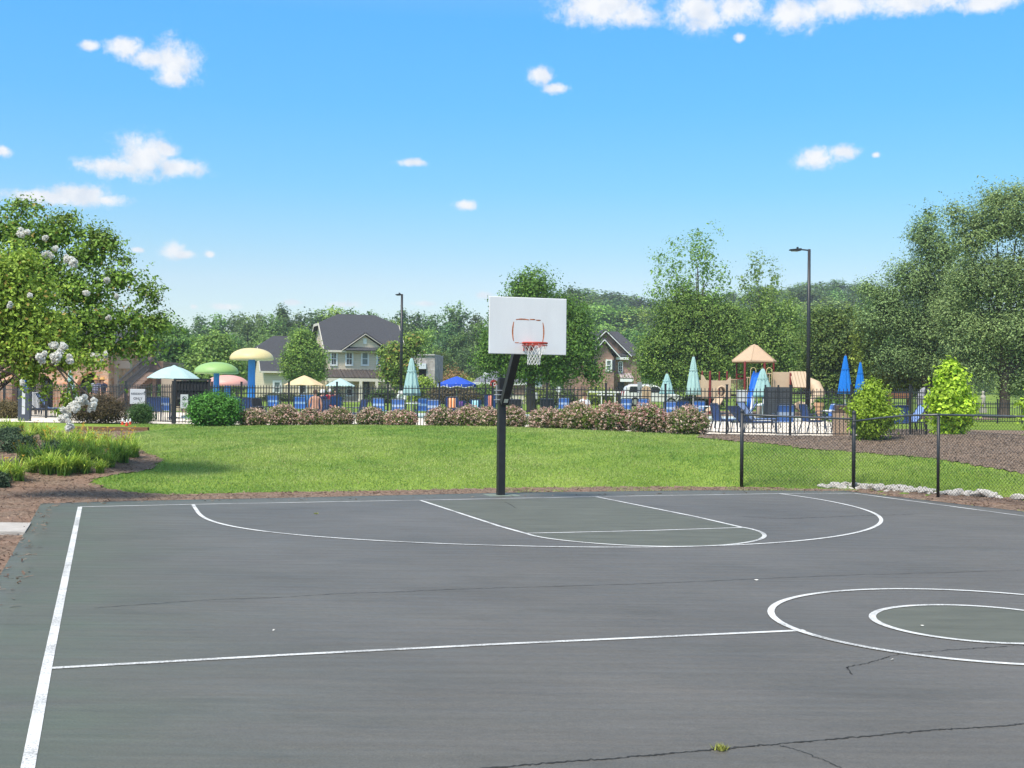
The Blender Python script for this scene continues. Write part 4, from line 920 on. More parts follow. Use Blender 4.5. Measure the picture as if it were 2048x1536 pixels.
blossoms(cm2, 21.8, [(85, 712, 13), (108, 690, 11), (112, 716, 15), (122, 705, 11), (140, 720, 10), (128, 695, 10), (145, 808, 13), (158, 800, 11), (135, 830, 12), (190, 802, 10), (170, 805, 9), (185, 815, 9), (125, 838, 13), (135, 850, 11), (60, 590, 6), (45, 765, 7), (20, 610, 6), (128, 822, 10), (150, 818, 10)], 2)
# centre and right
tree('shade_tree', 'leafy green shade tree directly behind the basketball backboard', 1063, 72, [(1062, 575, 46, 36), (1038, 632, 56, 52), (1108, 632, 58, 55, 1), (1000, 690, 46, 45), (1155, 690, 44, 42), (1075, 695, 66, 55, -1), (1185, 745, 24, 24), (978, 715, 22, 34), (1120, 738, 50, 32), (1160, 645, 20, 34), (1030, 745, 40, 22)],
     .26, 2.6, 1150, 30, .58, .155, (.035, .07, .018), (.10, .16, .035), 210, jag=.26, spray=(150, 1.3, 10))
tree('tall_tree', 'tall tree with thin airy top rising right of the brick house', 1392, 86, [(1400, 640, 46, 44), (1348, 640, 44, 46), (1440, 650, 42, 46), (1322, 690, 44, 40), (1385, 690, 52, 44), (1450, 705, 50, 42), (1300, 735, 30, 32), (1350, 745, 52, 34), (1420, 755, 60, 34), (1290, 700, 20, 20), (1470, 640, 22, 30), (1375, 600, 30, 24)],
     .22, 4.5, 1000, 30, .66, .17, (.055, .10, .03), (.145, .215, .06), 211, sparse=([(1322, 535, 26, 46), (1352, 525, 24, 60), (1392, 500, 26, 56), (1412, 520, 28, 66), (1445, 550, 22, 40), (1312, 585, 32, 30), (1430, 585, 42, 38), (1370, 570, 46, 44), (1395, 468, 10, 18), (1345, 590, 40, 30), (1405, 600, 50, 24)], 430, 10, .42), jag=.22, spray=(260, 1.5, 12))
tree('tall_tree', 'tall thin-topped tree behind the playground roof', 1530, 90, [(1530, 640, 44, 44), (1500, 680, 44, 44), (1562, 690, 42, 46), (1585, 645, 20, 36), (1480, 650, 26, 34), (1530, 720, 52, 40), (1600, 715, 30, 44), (1490, 735, 40, 34), (1555, 755, 54, 28)],
     .2, 4.5, 820, 30, .66, .17, (.06, .105, .035), (.155, .225, .07), 212, sparse=([(1512, 540, 20, 48), (1548, 556, 16, 44), (1490, 580, 22, 34), (1530, 590, 40, 34), (1575, 610, 22, 34)], 210, 10, .4), jag=.22, spray=(220, 1.5, 12))
tree('round_tree', 'rounded dark green tree with pale leafy top right of the light pole', 1668, 80, [(1665, 690, 66, 66), (1650, 645, 40, 32), (1692, 652, 40, 42), (1640, 740, 44, 50), (1700, 740, 44, 50), (1665, 762, 64, 32)],
     .2, 1.8, 800, 32, .62, .175, (.025, .055, .018), (.13, .18, .055), 213, jag=.2)
tree('young_maple', 'yellow-green tree between the blue umbrellas and the big dark tree', 1748, 77, [(1742, 690, 34, 44), (1762, 740, 44, 40), (1728, 655, 20, 24), (1790, 760, 34, 28), (1735, 745, 26, 34), (1830, 765, 40, 24)], .12, 1.6, 620, 15, .4, .20, (.08, .13, .03), (.22, .28, .07), 214, jag=.26)
BGA, BGB = (.055, .085, .045), (.155, .205, .105)
tree('elm_tree', 'broad grey-green tree overhanging the mulch slope, left of the big trunk', 1850, 75, [(1850, 470, 32, 36), (1880, 510, 46, 46), (1825, 560, 52, 46), (1895, 585, 62, 52), (1790, 640, 46, 42), (1850, 660, 66, 46), (1770, 600, 28, 36), (1800, 715, 56, 36), (1880, 735, 70, 32), (1735, 580, 22, 22), (1920, 640, 60, 60), (1860, 430, 16, 20), (1740, 640, 30, 34)],
     .3, 3.4, 1500, 34, .62, .135, BGA, BGB, 215, jag=.2, up=.6, shrink=.97, inner=.15, fill=.16, spray=(260, 1.5, 14))
tree('elm_tree', 'largest grey-green tree with stout dark trunk on the far right lawn', 2008, 69, [(1990, 440, 56, 54), (2050, 430, 66, 56), (1945, 475, 46, 50), (1980, 560, 72, 64), (2060, 560, 66, 76), (1935, 560, 40, 50), (1940, 665, 66, 46), (2020, 660, 80, 56), (1960, 735, 50, 28), (2070, 720, 56, 46), (1990, 396, 32, 22), (2040, 390, 36, 22), (1915, 430, 26, 28), (2130, 520, 70, 100), (2130, 660, 70, 70), (1900, 620, 40, 44), (1945, 705, 46, 30), (2040, 770, 60, 20)],
     .30, 2.6, 2300, 34, .62, .13, BGA, BGB, 216, jag=.2, up=.6, shrink=.97, inner=.15, fill=.16, spray=(380, 1.5, 14))
tree('street_tree', 'small green tree in front of the tan house between its wing and gable', 602, 108, [(606, 700, 34, 36), (582, 728, 22, 24), (634, 722, 22, 26), (602, 742, 34, 18), (604, 674, 20, 16), (636, 748, 16, 14)], .14, 1.9, 480, 24, .55, .2, (.04, .08, .02), (.13, .20, .05), 217, jag=.22)
tree('maple_tree', 'thin maple with orange-tinged leaves beside the light pole and tan house', 803, 104, [(796, 715, 24, 34), (826, 695, 20, 22), (815, 740, 26, 28), (778, 735, 22, 28), (832, 678, 18, 12), (765, 700, 12, 12), (800, 765, 26, 18)], .12, 2.0, 430, 14, .45, .24, (.05, .095, .02), (.17, .22, .05), 218, jag=.32, tips=((.36, .24, .06), .10))
tree('round_tree', 'rounded mid-green tree behind the yellow and green mushroom sprays', 425, 100, [(425, 712, 42, 40), (440, 690, 26, 22), (398, 740, 40, 30), (460, 735, 32, 30), (430, 765, 50, 28)], .16, 1.8, 1000, 15, .5, .26, (.04, .08, .025), (.11, .17, .05), 219, jag=.2)
tree('round_tree', 'green tree behind the clubhouse stairs and the crape myrtle', 352, 104, [(350, 690, 42, 46), (330, 735, 40, 40), (378, 735, 30, 40), (300, 700, 40, 40), (340, 770, 50, 24)], .16, 1.8, 900, 15, .5, .26, (.035, .075, .025), (.10, .16, .05), 220, jag=.2)
for (u, v, w, h, D, nm, lab, c1, c2) in [
        (905, 742, 90, 20, 128, 'scrub_bush', 'dull reddish-brown scrub at the foot of the wooded hill', (.08, .055, .03), (.20, .13, .075)),
        (845, 766, 66, 30, 112, 'hedge_bush', 'bright green shrub beside the grey stone building', (.08, .13, .025), (.20, .27, .05)),
        (930, 760, 110, 18, 120, 'hedge_bush', 'light green low hedge behind the open blue umbrella', (.10, .15, .03), (.22, .28, .06)),
        (965, 778, 70, 26, 104, 'hedge_bush', 'green shrub under the white globe lamp post', (.04, .08, .02), (.11, .16, .04)),
        (905, 782, 110, 26, 100, 'hedge_bush', 'dark brownish hedge under the open blue umbrella', (.035, .028, .02), (.10, .075, .055)),
        (658, 792, 52, 22, 112, 'hedge_bush', 'dark green shrub by the tan house porch', (.018, .035, .014), (.05, .08, .03)),
        (765, 792, 60, 26, 108, 'hedge_bush', 'dark green hedge right of the tan house door', (.02, .04, .015), (.06, .09, .03)),
        (1200, 788, 60, 26, 105, 'hedge_bush', 'yellow-green shrub in front of the brick house', (.09, .12, .03), (.22, .24, .06)),
        (1080, 790, 60, 30, 104, 'hedge_bush', 'olive shrub right of the shade tree trunk', (.06, .085, .025), (.16, .19, .05)),
        (1120, 796, 70, 30, 100, 'hedge_bush', 'dark shrub under the white octagonal sign back', (.02, .035, .015), (.05, .075, .028)),
        (1660, 806, 60, 16, 62, 'hedge_bush', 'low green planting behind the clay flower pots', (.03, .06, .02), (.09, .14, .04)),
        (560, 797, 90, 14, 118, 'hedge_bush', 'low dark hedge along the wing of the tan house', (.02, .03, .015), (.05, .07, .03)),
        (1000, 785, 40, 24, 108, 'hedge_bush', 'dark green shrub behind the hoop pole', (.02, .045, .016), (.06, .10, .03)),
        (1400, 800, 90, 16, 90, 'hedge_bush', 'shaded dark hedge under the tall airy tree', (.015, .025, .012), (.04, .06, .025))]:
    bush(nm, lab, u, D, w, v - h * .5, c1, c2, int(u + v), leaf=.22, ncl=int(60 + w * 3), nlf=8, cr=.4, jag=.2)

# ------------------------------------------------------------------ the wooded hill
def proto(blobs, seed, c1, c2, ncl=200, nlf=22, leaf=.46, cr=1.0, tr=.22, fork=5, tips=None):
    root = bpy.data.objects.new('forest_tree', None); COL.objects.link(root)
    crown('crown', blobs, ncl, nlf, cr, leaf, c1, c2, seed, root, FOLF, jag=.17, tips=tips, up=.5, spray=(40, 1.2, 8))
    limbs(root, blobs[:3], tr, fork, seed, n=5); return root
PAL = [((.036, .072, .024), (.115, .185, .055)), ((.028, .056, .028), (.080, .130, .052)), ((.066, .115, .030), (.165, .235, .065)), ((.044, .078, .036), (.110, .165, .070))]
RND = [(0, 0, 9, 3.6, 3.4, 4.0), (-1.6, .4, 7, 2.6, 2.6, 2.6), (1.8, -.3, 7.4, 2.6, 2.6, 2.8), (.3, 0, 12.6, 2.4, 2.4, 2.6), (-1, 0, 11, 2, 2, 2.2), (0, 0, 5, 3.4, 3.0, 2.4)]
TAL = [(0, 0, 11, 2.6, 2.6, 3.4), (.8, 0, 7, 2.8, 2.6, 3.0), (-.9, 0, 8, 2.4, 2.4, 2.8), (0, 0, 14.4, 1.6, 1.6, 2.2), (.3, 0, 4.5, 2.6, 2.6, 2.2)]
LOP = [(-1.4, 0, 9, 3, 2.6, 3), (1.9, 0, 8, 2.7, 2.5, 3.2), (.9, 0, 12.5, 2.2, 2, 2), (-1.8, 0, 13, 1.6, 1.6, 1.9), (0, 0, 5.5, 3.6, 3, 2.6)]
PIN = [(0, 0, 14, 1.5, 1.5, 1.4), (.9, 0, 12.4, 1.6, 1.6, 1.2), (-.9, .2, 11, 1.8, 1.7, 1.2), (.6, 0, 9, 1.8, 1.8, 1.2), (-.4, 0, 7, 2.0, 2, 1.3), (0, 0, 15.4, .8, .8, .9)]
PROT = []
for k, (B, pal, kind) in enumerate([(RND, 0, 'rounded mid-green'), (TAL, 1, 'tall dark green'), (LOP, 2, 'light yellow-green'), (RND, 3, 'grey-green rounded'), (PIN, 1, 'thin-topped dark pine'), (TAL, 2, 'slender light green'), (LOP, 0, 'uneven mid-green'), (RND, 1, 'dense dark green')]):
    PROT.append((proto(B, 400 + k, *PAL[pal]), kind, max(b[2] + b[5] for b in B)))
SKU = [-150, 340, 380, 450, 480, 540, 580, 620, 660, 700, 740, 760, 800, 850, 900, 950, 1000, 1080, 1120, 1150, 1200, 1230, 1270, 1290, 1340, 1560, 1590, 1620, 1660, 1700, 1740, 1800, 2250]
SKV = [590, 642, 646, 622, 614, 604, 613, 619, 613, 611, 622, 622, 622, 610, 612, 622, 618, 592, 578, 572, 578, 582, 594, 598, 600, 572, 570, 563, 561, 567, 576, 580, 580]
rd = random.Random(77); first = [True] * 8
def plant(u, D, vt, k, where):
    root, kind, h0 = PROT[k]; b = base(u, D); h = max(7.5, min(24, zat(vt, u, D) - b.z)); s = h / h0; w = s * rd.uniform(.85, 1.2) * (1.0 if D < 280 else 1.35 if D < 400 else 1.9)
    if first[k]: first[k] = False; o = root
    else: o = dup(root)
    o.location = (b.x, b.y, b.z - .2); o.rotation_euler = (0, 0, rd.uniform(0, 6.28)); o.scale = (w, w, s)
    tag(o, f'{kind} tree in the wood on the hill {where}', 'tree', 'trees of the wooded hill behind the houses')
for D, off, jit, sp in [(168, 78, 20, 62), (184, 52, 18, 56), (204, 26, 12, 52), (226, 2, 7, 36)]:
    u = -330 + rd.uniform(0, 30)
    while u < 1160:
        vt = float(np.interp(u, SKU, SKV)) + off + rd.gauss(0, jit)
        k = rd.choice([0, 2, 3, 5, 6, 7, 0, 6]) if D < 200 else rd.choice([1, 7, 4, 1, 3, 0, 2])
        plant(u, D, vt, k, 'behind the tan house'); u += sp * rd.uniform(.7, 1.3)
for D, off, jit, sp in [(190, 100, 16, 70), (235, 66, 14, 56), (290, 34, 10, 44), (350, 14, 6, 36), (430, -3, 4, 28)]:
    u = 1130 + rd.uniform(0, 30)
    while u < 2150:
        if u > 1850 and D > 300: u += sp; continue
        vt = float(np.interp(u, SKU, SKV)) + off + rd.gauss(0, jit)
        plant(u, D, vt, rd.choice([0, 1, 3, 6, 7, 3, 2]) if D < 340 else rd.choice([0, 3, 7, 7]), 'right of the brick house'); u += sp * rd.uniform(.7, 1.3)
for k in range(8):
    if first[k]:
        for ch in list(PROT[k][0].children): bpy.data.objects.remove(ch)
        bpy.data.objects.remove(PROT[k][0])

# ------------------------------------------------------------------ building materials
def banded(name, c1, c2, period, rough=.6, axis='Z', width=.12):
    mm = mat(name, c1, rough, .06, 1.5, .3); t = mm.node_tree; p = [n for n in t.nodes if n.type == 'BSDF_PRINCIPLED'][0]
    src = p.inputs['Base Color'].links[0].from_socket; co = [n for n in t.nodes if n.type == 'TEX_COORD'][0]
    sp = t.nodes.new('ShaderNodeSeparateXYZ'); t.links.new(co.outputs['Object'], sp.inputs[0])
    d = t.nodes.new('ShaderNodeMath'); d.operation = 'DIVIDE'; d.inputs[1].default_value = period; t.links.new(sp.outputs[axis], d.inputs[0])
    fr = t.nodes.new('ShaderNodeMath'); fr.operation = 'FRACT'; t.links.new(d.outputs[0], fr.inputs[0])
    ls = t.nodes.new('ShaderNodeMath'); ls.operation = 'LESS_THAN'; ls.inputs[1].default_value = width; t.links.new(fr.outputs[0], ls.inputs[0])
    mx = t.nodes.new('ShaderNodeMixRGB'); t.links.new(ls.outputs[0], mx.inputs[0]); t.links.new(src, mx.inputs[1]); mx.inputs[2].default_value = (*c2, 1)
    t.links.new(mx.outputs[0], p.inputs['Base Color']); return mm
def bricky(name, c1, c2, mortar, sc, bw=.5, rh=.25, offs=.5, ms=.02, distort=0.0):
    mm = bpy.data.materials.new(name); mm.use_nodes = True; t = mm.node_tree; p = t.nodes['Principled BSDF']; p.inputs['Roughness'].default_value = .85; p.inputs['Specular IOR Level'].default_value = .15
    co = t.nodes.new('ShaderNodeTexCoord'); sp = t.nodes.new('ShaderNodeSeparateXYZ'); t.links.new(co.outputs['Object'], sp.inputs[0])
    ad = t.nodes.new('ShaderNodeMath'); ad.operation = 'ADD'; t.links.new(sp.outputs['X'], ad.inputs[0]); t.links.new(sp.outputs['Y'], ad.inputs[1])
    cb = t.nodes.new('ShaderNodeCombineXYZ'); t.links.new(ad.outputs[0], cb.inputs[0]); t.links.new(sp.outputs['Z'], cb.inputs[1])
    br = t.nodes.new('ShaderNodeTexBrick'); br.inputs['Scale'].default_value = sc; br.inputs['Color1'].default_value = (*c1, 1); br.inputs['Color2'].default_value = (*c2, 1); br.inputs['Mortar'].default_value = (*mortar, 1)
    br.inputs['Brick Width'].default_value = bw; br.inputs['Row Height'].default_value = rh; br.inputs['Mortar Size'].default_value = ms; br.offset = offs; br.inputs['Bias'].default_value = .1
    vec = cb.outputs[0]
    if distort:
        n = t.nodes.new('ShaderNodeTexNoise'); n.inputs['Scale'].default_value = 2.5; t.links.new(cb.outputs[0], n.inputs['Vector'])
        vm = t.nodes.new('ShaderNodeVectorMath'); vm.operation = 'MULTIPLY_ADD'; vm.inputs[1].default_value = (distort, distort, 0); t.links.new(n.outputs['Color'], vm.inputs[0]); t.links.new(cb.outputs[0], vm.inputs[2]); vec = vm.outputs[0]
    t.links.new(vec, br.inputs['Vector'])
    n2 = t.nodes.new('ShaderNodeTexNoise'); n2.inputs['Scale'].default_value = 1.7; n2.inputs['Detail'].default_value = 5; t.links.new(co.outputs['Object'], n2.inputs['Vector'])
    r2 = t.nodes.new('ShaderNodeValToRGB'); t.links.new(n2.outputs[0], r2.inputs[0]); r2.color_ramp.elements[0].position = .3; r2.color_ramp.elements[0].color = (.65, .65, .65, 1); r2.color_ramp.elements[1].position = .7; r2.color_ramp.elements[1].color = (1.25, 1.2, 1.2, 1)
    mx = t.nodes.new('ShaderNodeMixRGB'); mx.blend_type = 'MULTIPLY'; mx.inputs[0].default_value = 1; t.links.new(br.outputs[0], mx.inputs[1]); t.links.new(r2.outputs[0], mx.inputs[2]); t.links.new(mx.outputs[0], p.inputs['Base Color'])
    MATS[name] = mm; return mm
SID = banded('tan_siding', (.66, .55, .40), (.48, .40, .29), .19)
SHIN = mat('charcoal_shingle', (.062, .063, .068), .9, .35, 9, .15, detail=8, stretch=(1, 1, 3))
TRIM = mat('cream_trim', (.62, .57, .48), .6, .06, 3, .3)
WTR = mat('white_trim', (.72, .72, .70), .5, .05, 3, .3)
GLS = mat('window_glass', (.045, .055, .06), .12, .5, .7, .6)
GLB = mat('blind_glass', (.17, .20, .19), .2, .25, .7, .5)
MET = banded('standing_seam', (.085, .070, .062), (.05, .042, .038), .55, .45, 'X', .12)
DRK = mat('dark_interior', (.012, .011, .010), .9, .3, 2, .1)
BRK = bricky('red_brick', (.24, .10, .065), (.31, .15, .10), (.36, .31, .27), 2.4, .5, .17, .5, .03)
GST = bricky('grey_stone', (.30, .27, .25), (.42, .39, .37), (.36, .34, .32), 1.6, .5, .22, .5, .02, .3)
STN = bricky('field_stone', (.46, .20, .10), (.60, .40, .27), (.46, .33, .23), 1.15, .55, .22, .43, .035, .35)
BEI = mat('beige_stucco', (.47, .38, .30), .85, .07, 4, .2)
BRS = banded('brown_siding', (.21, .145, .115), (.13, .09, .07), .2, .7)

class Front:
    def __init__(s, root, O, a): s.root, s.O, s.a = root, np.array(O), a; s.X = np.array([math.cos(a), math.sin(a), 0]); s.Yv = np.array([-math.sin(a), math.cos(a), 0])
    def L(s, u, v, y=0.0):
        d = _fw + _r * (u - 1024) / F - _u * (v - 768) / F; t = ((s.O - CAM) @ s.Yv + y) / (d @ s.Yv); p = CAM + d * t - s.O
        return float(p @ s.X), float(p[2])
    def rect(s, u0, v0, u1, v1, y=0.0):
        um, vm = (u0 + u1) / 2, (v0 + v1) / 2
        return s.L(u0, vm, y)[0], s.L(u1, vm, y)[0], s.L(um, v1, y)[1], s.L(um, v0, y)[1]      # x0 x1 z0 z1
    def window(s, u0, v0, u1, v1, y=0.0, tr=.12, glass=None, sash=True, arched=False, mull=False):
        x0, x1, z0, z1 = s.rect(u0, v0, u1, v1, y); mb = MB(); t = tr
        mb.box(((x0 + x1) / 2, y - .05, z0 + t / 2), (x1 - x0, .1, t)); mb.box(((x0 + x1) / 2, y - .05, z1 - t / 2), (x1 - x0, .1, t))
        for x in (x0 + t / 2, x1 - t / 2): mb.box((x, y - .052, (z0 + z1) / 2), (t, .1, z1 - z0 - 2 * t))
        if sash: mb.box(((x0 + x1) / 2, y - .04, (z0 + z1) / 2), (x1 - x0 - 2 * t, .06, .07))
        if mull: mb.box(((x0 + x1) / 2, y - .035, (z0 + z1) / 2), (.045, .05, z1 - z0 - 2 * t))
        w = mb.build('window', WTR, s.root); g = MB(); g.box(((x0 + x1) / 2, y - .012, (z0 + z1) / 2), (x1 - x0 - 2 * t + .02, .02, z1 - z0 - 2 * t + .02)); g.build('pane', glass or GLS, w); return w

def gable_prism(mb, xa, za, xl, zl, xr, zr, y0, y1): mb.prism([(xl, zl), (xr, zr), (xa, za)], y0, y1)
# ------------------------------------------------------------------ tan house
hb = base(720, 128); house = thing('tan_house', 'two-storey tan house with charcoal clipped-gable roof and dark metal porch roof', 'house', hb, R(19))
Hf = Front(house, hb, R(19)); L = Hf.L
x0, x1 = L(655, 720)[0], L(802, 720)[0]; ze = L(725, 700)[1]; Dp = 9.0; zr = L(710, 629, Dp / 2)[1]; zm = ze + (zr - ze) * .72; zg = -.3
mb = MB(); mb.box(((x0 + x1) / 2, Dp / 2, (zg + ze) / 2), (x1 - x0, Dp, ze - zg))
ym = .0 + (zm - ze) / (zr - ze) * Dp / 2
for x, e in ((x0, 1), (x1, -1)): mb.prism([(0, ze), (Dp, ze), (Dp - ym, zm - .1), (ym, zm - .1)], x, x + e * .2, axis='x')
mb.build('wall', SID, house)
def clipped_roof(x0, x1, y0, y1, ze, zr, zm, ov=.45, th=.14, ridge=1.9):
    yc = (y0 + y1) / 2; f = (zm - ze) / (zr - ze); a = y0 - ov; b = y1 + ov; mb = MB()
    ya = a + (yc - a) * f; yb = b + (yc - b) * f; X0, X1 = x0 - ov, x1 + ov
    P = [(X0, a, ze - .12), (X1, a, ze - .12), (X1, ya, zm), (x1 - ridge, yc, zr), (x0 + ridge, yc, zr), (X0, ya, zm), (X0, b, ze - .12), (X1, b, ze - .12), (X1, yb, zm), (X0, yb, zm)]
    top = [(0, 1, 2, 3, 4, 5), (6, 9, 4, 3, 8, 7), (5, 4, 9), (2, 8, 3)]; n = 10
    vs = P + [(q[0], q[1], q[2] - th) for q in P]; fs = top + [tuple(i + n for i in reversed(f_)) for f_ in top]
    for i, j in ((0, 1), (1, 2), (2, 8), (8, 7), (7, 6), (6, 9), (9, 5), (5, 0)): fs.append((i, i + n, j + n, j))
    mb.add(vs, fs); return mb
roof = clipped_roof(x0, x1, 0, Dp, ze, zr, zm).build('roof', SHIN, house)
mb = MB()
for X, sx in ((x0 - .47, -1), (x1 + .47, 1)):
    a = (X, -.45, ze - .22); yc = Dp / 2; f = .72; b = (X, -.45 + (yc + .45) * f, zm - .12); c = (X, Dp + .45 - (yc + .45) * f, zm - .12); d = (X, Dp + .45, ze - .22)
    mb.beam(a, b, .05, .28); mb.beam(b, c, .05, .28); mb.beam(c, d, .05, .28)
mb.beam((x0 - .45, -.47, ze - .2), (x1 + .45, -.47, ze - .2), .05, .2); mb.build('trim', TRIM, roof)
# cross gable
xa, za = L(730, 667, -.3); xl, zl = L(684, 700, -.3); xr_, zr_ = L(777, 700, -.3)
mb = MB(); mb.prism([(xl + .4, zl + .02), (xr_ - .4, zr_ + .02), (xa, za - .25)], -.25, 4.2); gbl = mb.build('gable', SID, house)
mb = MB(); mb.add([(xl, -.5, zl), (xa, -.5, za), (xa, 4.6, za), (xl, 4.6, zl)], [(0, 1, 2, 3)]); mb.add([(xr_, -.5, zr_), (xa, -.5, za), (xa, 4.6, za), (xr_, 4.6, zr_)], [(3, 2, 1, 0)])
gr_ = mb.build('gable_roof', SHIN, house); gr_.modifiers.new('s', 'SOLIDIFY').thickness = .15
mb = MB(); mb.beam((xl - .1, -.53, zl - .08), (xa, -.53, za - .08), .05, .30, up=(0, 1, 0)); mb.beam((xa, -.53, za - .08), (xr_ + .1, -.53, zr_ - .08), .05, .30, up=(0, 1, 0)); mb.build('trim', TRIM, gbl)
mb = MB(); q = Hf.rect(726, 677, 733, 688, -.28); mb.box(((q[0] + q[1]) / 2, -.30, (q[2] + q[3]) / 2), (q[1] - q[0], .08, q[3] - q[2])); mb.build('vent', WTR, gbl)
mb = MB(); q = Hf.rect(690, 694, 768, 701, -.3); mb.add([(q[0], -.9, q[2]), (q[1], -.9, q[2]), (q[1], -.2, q[3]), (q[0], -.2, q[3])], [(0, 1, 2, 3)]); o = mb.build('skirt_roof', SHIN, house); o.modifiers.new('s', 'SOLIDIFY').thickness = .1
for u0, u1 in ((660, 675), (690, 706.5), (721.5, 738), (752, 768)): Hf.window(u0, 703, u1, 732, 0, .17, GLB if u0 > 720 else GLS, mull=u0 < 720)
# porch
xp0, xp1 = L(651, 748, -2.3)[0], L(778, 748, -2.3)[0]; zt_, zb_ = L(715, 739.5, 0)[1], L(715, 755, -2.3)[1]
mb = MB(); mb.add([(xp0, -2.3, zb_), (xp1, -2.3, zb_), (xp1, 0, zt_), (xp0, 0, zt_)], [(0, 1, 2, 3)]); pr = mb.build('porch_roof', MET, house); pr.modifiers.new('s', 'SOLIDIFY').thickness = .08
mb = MB(); n = 17
for k in range(n + 1): x = xp0 + (xp1 - xp0) * k / n; mb.beam((x, -2.32, zb_ + .05), (x, -.02, zt_ + .05), .04, .06)
mb.build('seam', MET, pr)
mb = MB(); mb.box(((xp0 + xp1) / 2, -2.25, zb_ - .25), (xp1 - xp0, .16, .30)); mb.build('porch_beam', TRIM, house)
mb = MB(); mb.box(((xp0 + xp1) / 2, -1.2, -.05), (xp1 - xp0, 2.3, .35)); mb.build('porch_floor', mat('porch_slab', (.34, .31, .28), .8, .1, 3, .2), house)
for u in (660, 721, 753, 776): x = L(u, 780, -2.2)[0]; mb = MB(); mb.box((x, -2.2, (zb_ - .3) / 2 + .05), (.30, .30, zb_ - .5)); mb.box((x, -2.2, .2), (.4, .4, .25)); mb.build('porch_column', TRIM, house)
q = Hf.rect(726.5, 761, 738, 800, 0); mb = MB(); mb.box(((q[0] + q[1]) / 2, -.05, q[3] / 2 + .05), (q[1] - q[0], .08, q[3])); dr = mb.build('door', mat('dark_door', (.03, .033, .04), .4, .2, 3, .4), house)
mb = MB(); mb.box(((q[0] + q[1]) / 2 - .05, -.10, q[3] * .6), ((q[1] - q[0]) * .5, .02, q[3] * .5)); mb.build('pane', GLB, dr)
for u0, u1 in ((666, 681), (691, 707)): Hf.window(u0, 763, u1, 793, 0, .15, GLS)
# wing
yw = 1.5; xw0, xw1 = L(528, 770, yw)[0], x0; zew = L(580, 741, yw)[1]; Dw = 7.5; zrw = L(570, 672, yw + Dw / 2)[1]
mb = MB(); mb.box(((xw0 + xw1) / 2, yw + Dw / 2, (zg + zew) / 2), (xw1 - xw0, Dw, zew - zg)); zmw = zew + (zrw - zew) * .66; ymw = (zmw - zew) / (zrw - zew) * Dw / 2
mb.prism([(yw, zew), (yw + Dw, zew), (yw + Dw - ymw, zmw - .1), (yw + ymw, zmw - .1)], xw0, xw0 + .2, axis='x'); mb.build('wall', SID, house)
wr = clipped_roof(xw0, xw1, yw, yw + Dw, zew, zrw, zmw, ridge=1.4).build('roof', SHIN, house)
mb = MB(); mb.beam((xw0 - .47, yw - .4, zew - .22), (xw0 - .47, yw + ymw - .2, zmw - .12), .05, .26); mb.beam((xw0 - .45, yw - .47, zew - .2), (xw1, yw - .47, zew - .2), .05, .18); mb.build('trim', TRIM, wr)
Hf.window(545, 761, 563, 788, yw, .2, GLB); Hf.window(598, 763, 614, 788, yw, .2, GLS)
mb = MB(); mb.box((xw0 - .04, yw + 3.4, L(517, 730, yw + 3)[1]), (.06, .6, 1.0)); mb.build('vent', WTR, house)

# ------------------------------------------------------------------ brick house
bb = base(1225, 122); bh = thing('brick_house', 'red brick house with white-trimmed double gables and an arched window', 'house', bb, R(4)); Bf = Front(bh, bb, R(4)); L = Bf.L
xL, xR = L(1150, 740)[0], L(1285, 740)[0]; ze = L(1225, 711)[1]
mb = MB(); mb.box(((xL + xR) / 2, 5.5, ze / 2 - .2), (xR - xL, 9, ze + .4)); xa, za = L(1211, 661, 1); xr2, zr2 = L(1256, 709, 1); xl2 = 2 * xa - xr2
mb.prism([(xl2, zr2), (xr2, zr2), (xa, za - .15)], .98, 4); mb.build('wall', BRK, bh)
zrd = L(1225, 663, 5.5)[1]; mb = MB(); a, b = xL - .5, xR + .5
P = [(a, .5, ze), (b, .5, ze), (b, 10.5, ze), (a, 10.5, ze), (xL + 2, 5.5, zrd), (xa + 2.0, 5.5, zrd)]; mb.add(P, [(0, 1, 5, 4), (1, 2, 5), (2, 3, 4, 5), (3, 0, 4), (0, 3, 2, 1)]); rf = mb.build('roof', SHIN, bh)
mb = MB(); mb.add([(xl2 - .2, .7, zr2 - .1), (xa, .7, za + .05), (xa, 6, za + .05), (xl2 - .2, 6, zr2 - .1)], [(0, 1, 2, 3)]); mb.add([(xr2 + .2, .7, zr2 - .1), (xa, .7, za + .05), (xa, 6, za + .05), (xr2 + .2, 6, zr2 - .1)], [(3, 2, 1, 0)]); o = mb.build('gable_roof', SHIN, bh); o.modifiers.new('s', 'SOLIDIFY').thickness = .12
mb = MB(); mb.beam((xl2 - .3, .66, zr2 - .2), (xa, .66, za - .08), .08, .34, up=(0, 1, 0)); mb.beam((xa, .66, za - .08), (xr2 + .3, .66, zr2 - .2), .08, .34, up=(0, 1, 0)); mb.build('trim', WTR, bh)
